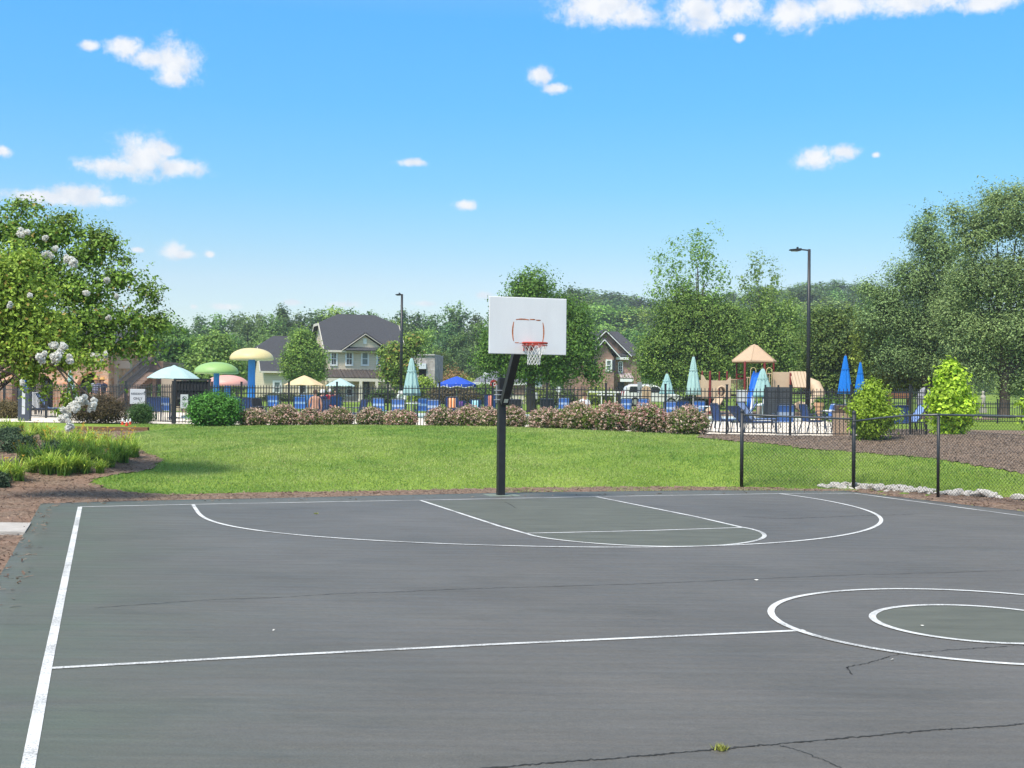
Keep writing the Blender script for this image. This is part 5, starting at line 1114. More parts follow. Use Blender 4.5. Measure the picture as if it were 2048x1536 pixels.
# projecting bay
xa, za = L(1208, 678, 0); xr3, zr3 = L(1234, 714, 0); xl3 = 2 * xa - xr3
mb = MB(); mb.prism([(xl3 + .3, -.3), (xr3 - .3, -.3), (xr3 - .3, zr3 - .1), (xa, za - .35), (xl3 + .3, zr3 - .1)], 0, 1.5); bay = mb.build('bay', BRK, bh)
mb = MB(); mb.add([(xl3 - .2, -.3, zr3), (xa, -.3, za), (xa, 2.2, za), (xl3 - .2, 2.2, zr3)], [(0, 1, 2, 3)]); mb.add([(xr3 + .2, -.3, zr3), (xa, -.3, za), (xa, 2.2, za), (xr3 + .2, 2.2, zr3)], [(3, 2, 1, 0)]); o = mb.build('bay_roof', SHIN, bh); o.modifiers.new('s', 'SOLIDIFY').thickness = .12
mb = MB(); mb.beam((xl3 - .3, -.34, zr3 - .1), (xa, -.34, za - .1), .08, .34, up=(0, 1, 0)); mb.beam((xa, -.34, za - .1), (xr3 + .3, -.34, zr3 - .1), .08, .34, up=(0, 1, 0)); q = L(1257, 711, .8); mb.box(((xr3 + q[0]) / 2, .72, zr3 - .1), (q[0] - xr3, .3, .28)); mb.build('trim', WTR, bay)
Bf.window(1211, 719, 1224, 743, 0, .15, GLB)
q = Bf.rect(1224, 720, 1230, 742); mb = MB(); mb.box(((q[0] + q[1]) / 2, -.04, (q[2] + q[3]) / 2), (q[1] - q[0], .07, q[3] - q[2])); mb.build('shutter', mat('dark_shutter', (.035, .035, .045), .6, .1, 5, .3), bh)
q = Bf.rect(1187, 720, 1193, 742); mb = MB(); mb.box(((q[0] + q[1]) / 2, -.04, (q[2] + q[3]) / 2), (q[1] - q[0], .07, q[3] - q[2])); mb.build('shutter', MATS['dark_shutter'], bh)
x0, x1, z0, z1 = Bf.rect(1236, 722, 1245.5, 745, 1.0)
def archpoly(x0, x1, z0, zs, n=10): r = (x1 - x0) / 2; return [(x0, z0), (x1, z0)] + [((x0 + x1) / 2 + r * math.cos(math.pi * k / n), zs + r * math.sin(math.pi * k / n)) for k in range(n + 1)]
zs = z1 - (x1 - x0) / 2; mb = MB(); mb.prism(archpoly(x0, x1, z0, zs), .90, .985); aw = mb.build('arched_window', WTR, bh); mb = MB(); mb.prism(archpoly(x0 + .09, x1 - .09, z0 + .12, zs), .885, .93); mb.build('pane', GLS, aw)
mb = MB(); xm = (x0 + x1) / 2; mb.box((xm, .88, (z0 + z1) / 2), (.03, .02, z1 - z0 - .2))
for k in range(1, 4): mb.box((xm, .879, z0 + (z1 - z0) * k / 4), (x1 - x0 - .16, .02, .03))
mb.build('muntin', WTR, aw)
q = Bf.rect(1236, 747, 1262, 757, .9); mb = MB(); mb.add([(q[0], -.6, q[2]), (q[1], -.6, q[2]), (q[1], .98, q[3]), (q[0], .98, q[3])], [(0, 1, 2, 3)]); o = mb.build('awning', banded('striped_awning', (.42, .36, .34), (.26, .20, .19), .3, .6, 'X', .5), bh); o.modifiers.new('s', 'SOLIDIFY').thickness = .06
mb = MB(); mb.box(((q[0] + q[1]) / 2, -.5, q[2] - .2), (q[1] - q[0], .2, .3)); mb.build('beam', WTR, bh)
q = Bf.rect(1236, 764, 1248, 800, .95); mb = MB(); mb.box(((q[0] + q[1]) / 2, .95, q[3] / 2), (q[1] - q[0], .08, q[3])); mb.build('door', MATS['dark_door'], bh)

# ------------------------------------------------------------------ low grey-roofed house, white-sided garage, stone building
lb = base(985, 118); lh = thing('low_house', 'single-storey beige house with grey hip roof behind the hoop pole', 'house', lb, R(6)); Lf = Front(lh, lb, R(6)); L = Lf.L
xa, xb = L(944, 770)[0], L(1062, 770)[0]; ze = L(990, 765)[1]; zr = L(984, 742, 4)[1]; w = xb - xa
mb = MB(); mb.box(((xa + xb) / 2, 4, ze / 2 - .2), (w - .8, 7.6, ze + .4)); mb.build('wall', TRIM, lh)
mb = MB(); P = [(xa, -.2, ze), (xb, -.2, ze), (xb, 8.2, ze), (xa, 8.2, ze), (L(984, 750, 4)[0], 4, zr), (L(1010, 750, 4)[0], 4, zr)]; mb.add(P, [(0, 1, 5, 4), (1, 2, 5), (2, 3, 4, 5), (3, 0, 4), (0, 3, 2, 1)]); mb.build('roof', mat('grey_shingle', (.16, .165, .185), .9, .2, 9, .15), lh)
mb = MB(); mb.beam((xa, -.22, ze - .12), (xb, -.22, ze - .12), .06, .22); mb.build('fascia', WTR, lh)
q = Lf.rect(1022, 768, 1050, 790, .2); mb = MB(); mb.box(((q[0] + q[1]) / 2, .25, (q[2] + q[3]) / 2), (q[1] - q[0], .2, q[3] - q[2])); mb.build('brick_panel', BRK, lh)
Lf.window(955, 770, 968, 786, .2, .14, GLS)
gb = base(1088, 116); gh = thing('garage', 'white-sided garage with red brick corner seen below the shade tree', 'garage', gb, R(5)); Gf = Front(gh, gb, R(5)); L = Gf.L
q = Gf.rect(1060, 752, 1084, 800); mb = MB(); mb.box(((q[0] + q[1]) / 2, 3, q[3] / 2 - .2), (q[1] - q[0], 6, q[3] + .4)); mb.build('wall', banded('white_siding', (.56, .57, .58), (.42, .43, .44), .2), gh)
q2 = Gf.rect(1084, 752, 1100, 800); mb = MB(); mb.box(((q2[0] + q2[1]) / 2, 3, q2[3] / 2 - .2), (q2[1] - q2[0], 6.1, q2[3] + .4)); mb.build('brick_corner', BRK, gh)
mb = MB(); mb.prism([(-.5, q[3]), (6.5, q[3]), (3, q[3] + 1.6)], q[0] - .4, q2[1] + .4, axis='x'); mb.build('roof', SHIN, gh)
sb = base(852, 120); sh = thing('stone_building', 'plain grey stone building with white panel and dark opening beside the wood', 'building', sb, R(-6)); Sf = Front(sh, sb, R(-6)); L = Sf.L
q = Sf.rect(825, 711, 869.5, 790); mb = MB(); mb.box(((q[0] + q[1]) / 2, 2.5, q[3] / 2 - .2), (q[1] - q[0], 5, q[3] + .4)); mb.build('wall', GST, sh)
q = Sf.rect(834, 727, 853, 738); mb = MB(); mb.box(((q[0] + q[1]) / 2, -.15, (q[2] + q[3]) / 2), (q[1] - q[0], .3, q[3] - q[2])); mb.build('panel', mat('pale_panel', (.55, .58, .62), .6, .05, 3, .3), sh)
q = Sf.rect(838, 738, 852, 757); mb = MB(); mb.box(((q[0] + q[1]) / 2, -.02, (q[2] + q[3]) / 2), (q[1] - q[0], .06, q[3] - q[2])); mb.build('opening', DRK, sh)
mb = MB(); q = Sf.rect(824, 709.5, 870, 712); mb.box(((q[0] + q[1]) / 2, 2.5, q[3]), (q[1] - q[0], 5.3, .12)); mb.build('coping', mat('coping_stone', (.42, .40, .38), .8, .1, 4, .2), sh)

# ------------------------------------------------------------------ stone clubhouse with arches, and its stairs
kb = base(100, 62); ch = thing('clubhouse', 'stone clubhouse with dark arched openings behind the crape myrtles', 'clubhouse', kb, 0); Kf = Front(ch, kb, 0); L = Kf.L
X0, X1 = L(-140, 760)[0], L(217, 760)[0]; ZT = L(100, 685)[1]; zf = -.15
ar = []
for u0, u1, vs_, va in ((-100, -20, 768, 742), (24, 106, 764, 744), (152, 206, 768, 744)): a, b = L(u0, 760)[0], L(u1, 760)[0]; ar.append((a, b, L(100, vs_)[1], L(100, va)[1]))
mb = MB(); x = X0
for a, b, zs, za in ar:
    mb.box(((x + a) / 2, .3, (zf + ZT) / 2), (a - x, .6, ZT - zf))
    n = 12; mb.prism([(a, ZT), (a, zs)] + [(a + (b - a) * k / n, zs + (za - zs) * math.sin(math.pi * k / n) ** .7) for k in range(1, n)] + [(b, zs), (b, ZT)], 0, .6); x = b
mb.box(((x + X1) / 2, .3, (zf + ZT) / 2), (X1 - x, .6, ZT - zf)); mb.box((X1 - .3, 4, (zf + ZT) / 2), (.6, 6.8, ZT - zf)); mb.build('wall', STN, ch)
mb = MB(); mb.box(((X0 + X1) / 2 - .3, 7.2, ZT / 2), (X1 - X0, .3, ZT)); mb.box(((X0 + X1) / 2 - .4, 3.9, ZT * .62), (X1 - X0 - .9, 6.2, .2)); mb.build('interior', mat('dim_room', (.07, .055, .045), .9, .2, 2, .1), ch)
mb = MB(); mb.prism([(-.8, ZT), (8, ZT), (3.6, ZT + .9)], X0 - .6, X1 + .6, axis='x'); mb.build('roof', SHIN, ch)
for u in (180, 60): x = L(u, 770)[0]; mb = MB(); mb.box((x, 1.2, L(100, 746)[1] / 2), (.22, .22, L(100, 746)[1])); mb.build('post', BEI, ch)
q = Kf.rect(217, 722, 262, 737, 1.0); mb = MB(); mb.box(((q[0] + q[1]) / 2, 1.0, (q[2] + q[3]) / 2), (q[1] - q[0], .4, q[3] - q[2])); zq = q[2]; mb.build('beam', BEI, ch)
for u0, u1, y in ((229.5, 236, 1.0), (240, 244, 3.6)): q = Kf.rect(u0, 737, u1, 800, y); mb = MB(); mb.box(((q[0] + q[1]) / 2, y, zq / 2), (q[1] - q[0], .25, zq)); mb.build('post', BEI, ch)
q = Kf.rect(258, 722, 326, 768, 5.0); mb = MB(); mb.box(((q[0] + q[1]) / 2, 6.5, (q[2] + q[3]) / 2), (q[1] - q[0], 3, q[3] - q[2])); mb.build('balcony_wall', BRS, ch)
q = Kf.rect(322, 757, 362, 806, 4.0); mb = MB(); mb.box(((q[0] + q[1]) / 2, 4.8, q[3] / 2), (q[1] - q[0], 1.6, q[3])); mb.build('pier', BEI, ch)
for u in (285, 308): q = Kf.rect(u, 768, u + 5, 806, 5.2); mb = MB(); mb.box(((q[0] + q[1]) / 2, 5.2, q[3] / 2), (q[1] - q[0], .3, q[3] + .3)); mb.build('post', BRS, ch)
sb_ = base(250, 61); sc_ = thing('outdoor_staircase', 'dark outdoor staircase with metal railings climbing right of the stone clubhouse', 'staircase', sb_, 0); Tf = Front(sc_, sb_, 0); L = Tf.L
RLG = mat('dark_railing', (.05, .05, .055), .5, .2, 6, .4)
a = L(236, 803); b = L(298, 748); n = 14
for y in (0.0, 1.2): mb = MB(); mb.beam((a[0], y, a[1]), (b[0], y, b[1]), .06, .28); mb.build('stringer', BRS, sc_)
mb = MB()
for k in range(n): t = (k + .5) / n; mb.box((a[0] + (b[0] - a[0]) * t, .6, a[1] + (b[1] - a[1]) * t + .1), ((b[0] - a[0]) / n * 1.1, 1.14, .05))
mb.build('tread', BRS, sc_)
for y in (-.04, 1.24):
    mb = MB(); c, d = (a[0], a[1] + 1.0), (b[0], b[1] + 1.0); mb.beam((c[0], y, c[1]), (d[0], y, d[1]), .08, .08); mb.beam((c[0], y, c[1] - .75), (d[0], y, d[1] - .75), .06, .06)
    for k in range(30): t = k / 29; x = c[0] + (d[0] - c[0]) * t; z = c[1] + (d[1] - c[1]) * t; mb.beam((x, y, z - .75), (x, y, z), .018, .018, up=(1, 0, 0))
    mb.build('railing', RLG, sc_)
e = L(368, 748); mb = MB(); mb.box(((b[0] + e[0]) / 2, .6, b[1]), (e[0] - b[0], 1.5, .16)); mb.build('landing', BRS, sc_)
mb = MB(); mb.beam((b[0] + 1.1, -.1, b[1] + .55), (e[0], -.1, b[1] + .52), .045, .045)
for k in range(14): x = b[0] + 1.1 + (e[0] - b[0] - 1.1) * k / 13; mb.beam((x, -.1, b[1]), (x, -.1, b[1] + .55), .018, .018, up=(1, 0, 0))
mb.build('railing', RLG, sc_)
f2 = L(272, 705); mb = MB(); mb.beam((b[0] + .2, 1.4, b[1]), (f2[0], 1.4, f2[1] + .3), .06, .28); mb.build('stringer', BRS, sc_)
mb = MB(); mb.beam((b[0] + .2, 1.3, b[1] + 1.0), (f2[0], 1.3, f2[1] + 1.2), .045, .045); mb.beam((b[0] + .2, 1.3, b[1] + .35), (f2[0], 1.3, f2[1] + .55), .04, .04); mb.build('railing', RLG, sc_)
for x in (b[0] + .1, e[0] - .1): mb = MB(); mb.box((x, .6, b[1] / 2), (.16, .16, b[1])); mb.build('post', BRS, sc_)
# ------------------------------------------------------------------ pool deck and pool
DECKM = mat('pool_deck_concrete', (.74, .65, .52), .85, .08, 1.5, .2, bump=.15, bscale=50)
f0 = lambda X: (X, float(fence_y(X)) + .1)
DECK = [(-40, 47), (-12.2, 44.0), f0(-10.9), f0(11.3), (12.2, 37.4), (13.4, 45), (15.5, 62), (-40, 64)]
struct(poly_sheet('pool_deck', DECK, DECKM, .3, .02))
WATER = mat('pool_water', (.20, .42, .45), .08, .25, 3, .6, bump=.25, bscale=9)
POOL = [(-14, 52.5), (9.5, 51.5), (13.8, 57.5), (12.5, 60.6), (-14, 61)]
struct(poly_sheet('pool_water', POOL, WATER, .25, .06, zfun=lambda X, Y: np.full(np.shape(X), 1.04)))
mb = MB(); Pz = [Vector((x, y, Tz(x, y) + .06)) for x, y in POOL]
for a, b in zip(Pz, Pz[1:] + Pz[:1]): mb.beam(a - (b - a).normalized() * .2, b + (b - a).normalized() * .2, .45, .16)
struct(mb.build('pool_coping', mat('white_coping', (.66, .64, .58), .7, .06, 3, .3)))
PLAYG = [(11.3, 64.5), (26, 64.5), (30, 80), (11, 80)]
struct(poly_sheet('play_surface', PLAYG, MUL2, .5, .02))

# ------------------------------------------------------------------ umbrellas
AQ = mat('aqua_canvas', (.29, .44, .41), .85, .14, 5, .1, stretch=(6, 6, 1)); BLU = mat('blue_canvas', (.012, .15, .50), .8, .15, 5, .15, stretch=(6, 6, 1))
RBL = mat('royal_blue_canvas', (.03, .085, .46), .8, .1, 4, .15); BGE = mat('beige_canvas', (.60, .46, .27), .85, .06, 4, .1); PAQ = mat('pale_aqua_canvas', (.37, .50, .48), .85, .05, 4, .1)
POLEW = mat('pale_pole', (.50, .47, .42), .5, .1, 8, .4); POLEB = mat('bronze_pole', (.09, .075, .06), .5, .1, 8, .4)
for m_ in (AQ, BLU, RBL, BGE, PAQ):
    t = m_.node_tree; p = [n for n in t.nodes if n.type == 'BSDF_PRINCIPLED'][0]; p.inputs['Subsurface Weight'].default_value = .0
def closed_umbrella(label, u, D, vt, vb, hw, m, lean=0.0, top=.32, seed=0):
    b = base(u, D); root = thing('closed_umbrella', label, 'umbrella', b, 0, 'closed pool umbrellas'); zt = zat(vt, u, D) - b.z; zb = zat(vb, u, D) - b.z; r = hw * D / F; rs = random.Random(seed); ph = rs.uniform(0, 6)
    mb = MB(); prof = []
    for i in range(13):
        t = i / 12; z = zb + (zt - zb) * t; rr = r * (1 - t) ** .85 * (1 - top) + r * top * (1 - .55 * t)
        if .62 < t < .70: rr *= .93
        prof.append((max(rr, .02), z))
    prof.append((.015, zt + .03)); prof = [(.02, zb + .12), (prof[0][0] * .8, zb + .05)] + prof
    wob = lambda i, q: (1 + .16 * math.sin(8 * q + ph) + .05 * math.sin(3 * q + i * .2 + ph)) if i > 0 else 1
    mb.lathe(prof, 48, (0, 0, 0), wob=wob)
    if lean: mb.v = [(x + lean * (z - zb), y, z) for x, y, z in mb.v]
    c = mb.build('canopy', m, root, smooth=True)
    mb = MB(); q = .012; zz = zb + (zt - zb) * .66; rr = r * .60; mb.lathe([(rr * .97, zz - .03), (rr, zz), (rr * .96, zz + .03)], 24); 
    if lean: mb.v = [(x + lean * (z - zb), y, z) for x, y, z in mb.v]
    mb.build('tie_strap', m, c, smooth=True)
    mb = MB(); mb.tube([(0, 0, 0), (0, 0, zb + .2)], .024, 8); mb.build('pole', POLEW, root)
    mb = MB(); mb.lathe([(.24, 0), (.24, .05), (.06, .09), (.05, .25)], 20); mb.build('base', POLEB, root)
    mb = MB(); mb.lathe([(.03, zt), (.035, zt + .05), (.001, zt + .09)], 10, (lean * (zt - zb), 0, 0)); mb.build('finial', POLEB, root)
closed_umbrella('closed aqua umbrella right of the light pole holding the life ring', 822, 54, 717, 791, 16, AQ, seed=1)
closed_umbrella('short closed aqua umbrella behind the iron fence beside the white vehicle', 1333, 58, 748, 788, 14, AQ, seed=2)
closed_umbrella('tall slim closed aqua umbrella left of the playground', 1386, 50, 714, 790, 14, AQ, seed=3)
closed_umbrella('closed aqua umbrella with flared hem in front of the blue slide', 1525, 58, 738, 794, 19, AQ, seed=4)
closed_umbrella('closed bright blue umbrella, the taller of the pair', 1690, 52, 712, 788, 13, BLU, seed=5)
closed_umbrella('closed bright blue umbrella, the smaller one behind the young tree', 1720, 56, 725, 787, 10, BLU, seed=6)
closed_umbrella('closed aqua umbrella leaning before the stone clubhouse arch', 144, 57, 740, 797, 10, AQ, lean=-.10, seed=7)
closed_umbrella('closed blue umbrella in the shade of the left clubhouse arch', 50, 60, 752, 788, 6, BLU, seed=8)
def open_umbrella(label, u, D, va, vr, hw, m, pole, cap=False, valance=0.0, tilt=0.0, n=8, curve=.18, trim=None):
    b = base(u, D); root = thing('open_umbrella', label, 'umbrella', b, 0, 'open pool umbrellas'); za = zat(va, u, D) - b.z; zr = zat(vr, u, D) - b.z; r = hw * D / F; mb = MB(); seg = n * 4; K = 6; vs = []
    for i in range(K + 1):
        t = i / K
        for j in range(seg):
            q = 2 * math.pi * (j + .5) / seg; loc = (j + .5) % 4 / 4; sc = math.cos(math.pi / n) / math.cos((loc - .5) * 2 * math.pi / n) if True else 1
            rr = r * t * (sc * .6 + .4); z = za + (zr - za) * (t ** (1 + curve)); sag = -.03 * r * t * math.sin(math.pi * loc)
            vs.append((rr * math.cos(q), rr * math.sin(q), z + sag + tilt * rr * math.cos(q)))
    fs = [(i * seg + j, i * seg + (j + 1) % seg, (i + 1) * seg + (j + 1) % seg, (i + 1) * seg + j) for i in range(K) for j in range(seg)]
    mb.add(vs, fs)
    c = mb.build('canopy', m, root, smooth=False, fixn=False); c.modifiers.new('s', 'SOLIDIFY').thickness = .012
    if valance:
        mb = MB(); e = vs[K * seg:]; lo = [(x * 1.005, y * 1.005, z - valance * (1 - .25 * math.cos(j * math.pi / 2))) for j, (x, y, z) in enumerate(e)]
        mb.add(e + lo, [(j, (j + 1) % seg, seg + (j + 1) % seg, seg + j) for j in range(seg)]); v = mb.build('valance', m, root, fixn=False); v.modifiers.new('s', 'SOLIDIFY').thickness = .01
        if trim:
            mb = MB(); mb.tube([Vector(q) for q in lo] + [Vector(lo[0])], .022, 5, cap=False)
            for k in range(n): j = k * 4 + 1; mb.tube([Vector(e[j]), Vector(lo[j])], .03, 5)
            mb.build('white_trim', trim, v)
    if cap: mb = MB(); mb.lathe([(r * .36, za - .16), (r * .2, za - .05), (.02, za + .06)], 16); mb.build('vent_cap', m, root, smooth=True)
    mb = MB(); mb.tube([(0, 0, 0), (0, 0, za)], .024, 8); mb.build('pole', pole, root)
    mb = MB(); mb.lathe([(.26, 0), (.26, .06), (.06, .1), (.05, .3)], 20); mb.build('base', POLEB, root)
    for k in range(n):
        q = 2 * math.pi * k / n; mb = MB(); mb.beam((0, 0, za - .42), (r * .55 * math.cos(q), r * .55 * math.sin(q), za + (zr - za) * .5 - .02 + tilt * r * .55 * math.cos(q)), .02, .02)
        mb.beam((.03 * math.cos(q), .03 * math.sin(q), za - .03), (r * .97 * math.cos(q), r * .97 * math.sin(q), zr + .0 + tilt * r * math.cos(q)), .018, .018); mb.build('rib', pole, root)
open_umbrella('wide open pale aqua umbrella with vented top left of the mushroom sprays', 347, 52, 733, 757, 54, PAQ, POLEB, cap=True, tilt=-.03, curve=.75)
open_umbrella('open beige umbrella showing its underside before the tan house', 608, 75, 751, 770, 41, BGE, POLEB, tilt=.0)
open_umbrella('small open pale aqua umbrella in front of the tan house porch', 680, 88, 757, 772, 31, PAQ, POLEB)
open_umbrella('open royal blue umbrella with white-edged valance left of the hoop', 913, 72, 753, 768, 39, RBL, POLEW, valance=.16, trim=NETM)

# ------------------------------------------------------------------ water-play mushrooms
STEM = mat('blue_stem', (.03, .20, .52), .45, .15, 2, .4)
def mushroom(label, u, D, vt, vr, hw, su, sw, cols, vbot):
    b = base(su, D); root = thing('mushroom_spray', label, 'mushroom spray', b, 0, 'mushroom water sprays'); zt = zat(vt, u, D) - b.z; zr = zat(vr, u, D) - b.z; r = hw * D / F; sr = sw * D / F / 2; dx = (u - su) * D / F
    mb = MB(); H = zt - zr; prof = [(.02, zr + .12), (r * .5, zr + .06), (r * .93, zr - .0), (r * .985, zr + .02)] + [(r * math.cos(a) ** .9 if a < 1.56 else .01, zr + .05 + (H - .05) * math.sin(a)) for a in [1.5707 * k / 14 for k in range(15)]]
    mb.lathe(prof, 48, (dx, 0, 0)); mb.build('cap', mat(label.split()[0] + '_fibreglass', cols[0], .5, .1, 1.2, .4, col2=cols[1], stretch=(1, 1, 1.5)), root, smooth=True)
    mb = MB(); mb.lathe([(sr * 1.1, 0), (sr * 1.05, 1.0), (sr, zr + .1)], 24, (0, 0, 0)); mb.v = [(x + dx * min(1, z / max(zr, .1)), y, z) for x, y, z in mb.v]; mb.build('stem', STEM, root, smooth=True)
    mb = MB(); mb.lathe([(sr * 1.9, 0), (sr * 1.9, .04), (sr * 1.15, .06)], 24); mb.build('flange', STEEL, root)
mushroom('yellow dome-capped water mushroom on a blue stem, the tallest', 502, 55, 696, 720.5, 43.5, 502, 14, ((.58, .47, .20), (.62, .53, .28)), 840)
mushroom('green dome-capped water mushroom on a blue stem', 432, 56, 724, 747.5, 43.5, 431, 11.5, ((.22, .38, .12), (.28, .43, .15)), 830)
mushroom('pink dome-capped water mushroom on a blue stem, the lowest', 454, 60, 750, 772, 42, 454, 12, ((.58, .27, .22), (.66, .35, .28)), 830)

# ------------------------------------------------------------------ light poles, lamp post
def light_pole(label, u, ut, D, vt, hl, arm, w):
    b = base(u, D); root = thing('light_pole', label, 'light pole', b, 0); H = zat(vt, u, D) - b.z; dx = (ut - u) * D / F * 0
    mb = MB(); mb.tube([(0, 0, 0), (0, 0, H)], [w, w * .62], 12); mb.build('pole', BLK, root, smooth=True)
    mb = MB(); mb.lathe([(w * 2, 0), (w * 2, .06), (w * 1.3, .22)], 16); mb.build('base_cover', BLK, root)
    mb = MB(); mb.tube([(0, 0, H - .06), (-arm, 0, H - .02)], .04, 8); mb.build('arm', BLK, root)
    mb = MB(); mb.prism([(-arm, H + .04), (-arm - hl, H - .02), (-arm - hl, H - .07), (-arm - hl * .35, H - .12), (-arm, H - .08)], -.16, .16); mb.box((-arm - hl * .3, 0, H + .07), (.1, .1, .09)); hd = mb.build('lamp_head', BLK, root)
    mb = MB(); mb.box((-arm - hl * .55, 0, H - .115), (hl * .6, .22, .012)); mb.build('lens', mat('lamp_lens', (.5, .5, .48), .3, .05, 5, .4), hd)
light_pole('tall black light pole with flat arm lamp right of the playground', 1616, 1616, 66, 498, .62, .45, .13)
light_pole('slim black light pole with life ring standing before the tan house', 801.5, 803, 95, 588, .42, .08, .14)
b = base(970, 100); lp = thing('lamp_post', 'short lamp post with round white globe behind the pool fence', 'lamp post', b, 0); z = zat(750, 970, 100) - b.z
mb = MB(); mb.tube([(0, 0, 0), (0, 0, z - .2)], .05, 8); mb.build('post', BLK, lp); mb = MB(); mb.lathe([(.11, z - .28), (.13, z - .2)], 10); mb.build('collar', BLK, lp)
mb = MB(); mb.lathe([(.08, z - .2), (.16, z - .1), (.19, z), (.16, z + .11), (.08, z + .18), (.001, z + .2)], 16); mb.build('globe', mat('white_globe', (.78, .78, .76), .3, .03, 4, .4), lp, smooth=True)

# ------------------------------------------------------------------ chairs
BL1 = banded('blue_strap', (.07, .18, .50), (.42, .53, .70), .30, .6, 'Z', .34); BL2 = mat('light_blue_sling', (.22, .33, .60), .7, .12, 6, .2); NAV = mat('navy_sling', (.035, .075, .20), .7, .2, 6, .2); CHF = mat('dark_chair_frame', (.03, .045, .07), .45, .2, 8, .4)
DKS = mat('black_sling', (.025, .025, .028), .7, .2, 6, .2)
def chair_proto(mat_, w=.56):
    root = thing('pool_chair', 'x', 'chair'); mb = MB(); n = 6; h = w / 2
    P = [(-.24 - .03 * (i / n) - .10 * (i / n) ** 1.5, .42 + .50 * i / n) for i in range(n + 1)]
    mb.add([(x, y, z) for y, z in P for x in (-h + .03, h - .03)], [(2 * i, 2 * i + 1, 2 * i + 3, 2 * i + 2) for i in range(n)]); o = mb.build('backrest', mat_, root); o.modifiers.new('s', 'SOLIDIFY').thickness = .02
    mb = MB(); Q = [(-.24 + .5 * i / n, .42 - .035 * math.sin(math.pi * i / n)) for i in range(n + 1)]
    mb.add([(x, y, z) for y, z in Q for x in (-h + .03, h - .03)], [(2 * i, 2 * i + 1, 2 * i + 3, 2 * i + 2) for i in range(n)]); o = mb.build('seat', mat_, root); o.modifiers.new('s', 'SOLIDIFY').thickness = .02
    mb = MB(); mb.tube([(-h, -.245, .44), (-h, -.36, .90), (-h + .06, -.375, .945), (h - .06, -.375, .945), (h, -.36, .90), (h, -.245, .44)], .020, 6)
    mb.tube([(-h, -.25, .42), (-h, .28, .42), (h, .28, .42), (h, -.25, .42)], .020, 6); mb.build('frame', CHF, root)
    for s in (-1, 1):
        mb = MB(); mb.tube([(s * h, -.27, .60), (s * (h + .02), -.05, .64), (s * (h + .02), .24, .63), (s * h, .30, .58), (s * h, .28, .42)], .020, 6); mb.build('armrest', CHF, root)
        mb = MB(); mb.tube([(s * h, .28, .42), (s * (h + .01), .33, .12), (s * (h + .01), .30, .012)], .020, 6); mb.build('leg', CHF, root)
        mb = MB(); mb.tube([(s * h, -.24, .42), (s * (h + .01), -.34, .12), (s * (h + .01), -.36, .012)], .020, 6); mb.build('leg', CHF, root)
    return root
def chaise_proto(mat_, ang=.9):
    root = thing('chaise_lounge', 'x', 'lounger'); mb = MB(); h = .3; c, s = math.cos(ang), math.sin(ang)
    mb.box((0, .38, .36), (2 * h, 1.2, .025)); mb.build('seat', mat_, root); mb = MB(); mb.add([(-h, -.22, .37), (h, -.22, .37), (h, -.22 - .75 * c, .37 + .75 * s), (-h, -.22 - .75 * c, .37 + .75 * s)], [(0, 1, 2, 3)]); o = mb.build('backrest', mat_, root); o.modifiers.new('s', 'SOLIDIFY').thickness = .025
    mb = MB()
    for sx in (-1, 1): mb.tube([(sx * h, -.6, .33), (sx * h, .98, .33)], .021, 6); mb.tube([(sx * h, -.22, .37), (sx * h, -.22 - .76 * c, .37 + .76 * s)], .021, 6)
    mb.tube([(-h, -.22 - .76 * c, .37 + .76 * s), (h, -.22 - .76 * c, .37 + .76 * s)], .021, 6); mb.tube([(-h, .98, .33), (h, .98, .33)], .021, 6); mb.tube([(0, -.2 - .5 * c, .37 + .5 * s), (0, -.55, .05)], .012, 5); mb.build('frame', CHF, root)
    for sx in (-1, 1):
        for y in (-.5, .85): mb = MB(); mb.tube([(sx * h, y, .33), (sx * h, y + .05 * (1 if y > 0 else -1), .01)], .020, 6); mb.build('leg', CHF, root)
    return root
CPR = {'b': chair_proto(BL1), 'n': chair_proto(NAV), 'd': chair_proto(DKS, .62), 'l': chaise_proto(BL2, .95), 'L': chaise_proto(NAV, .7)}; cused = {k: False for k in CPR}
def chair(k, u, D, rz, label):
    b = base(u, D); o = CPR[k] if not cused[k] else dup(CPR[k]); cused[k] = True; o.location = (b.x, b.y, b.z + .025); o.rotation_euler = (0, 0, rz)
    tag(o, label, 'lounger' if k in 'lL' else 'chair', 'loungers on the pool deck' if k in 'lL' else 'chairs on the pool deck')
PI = math.pi
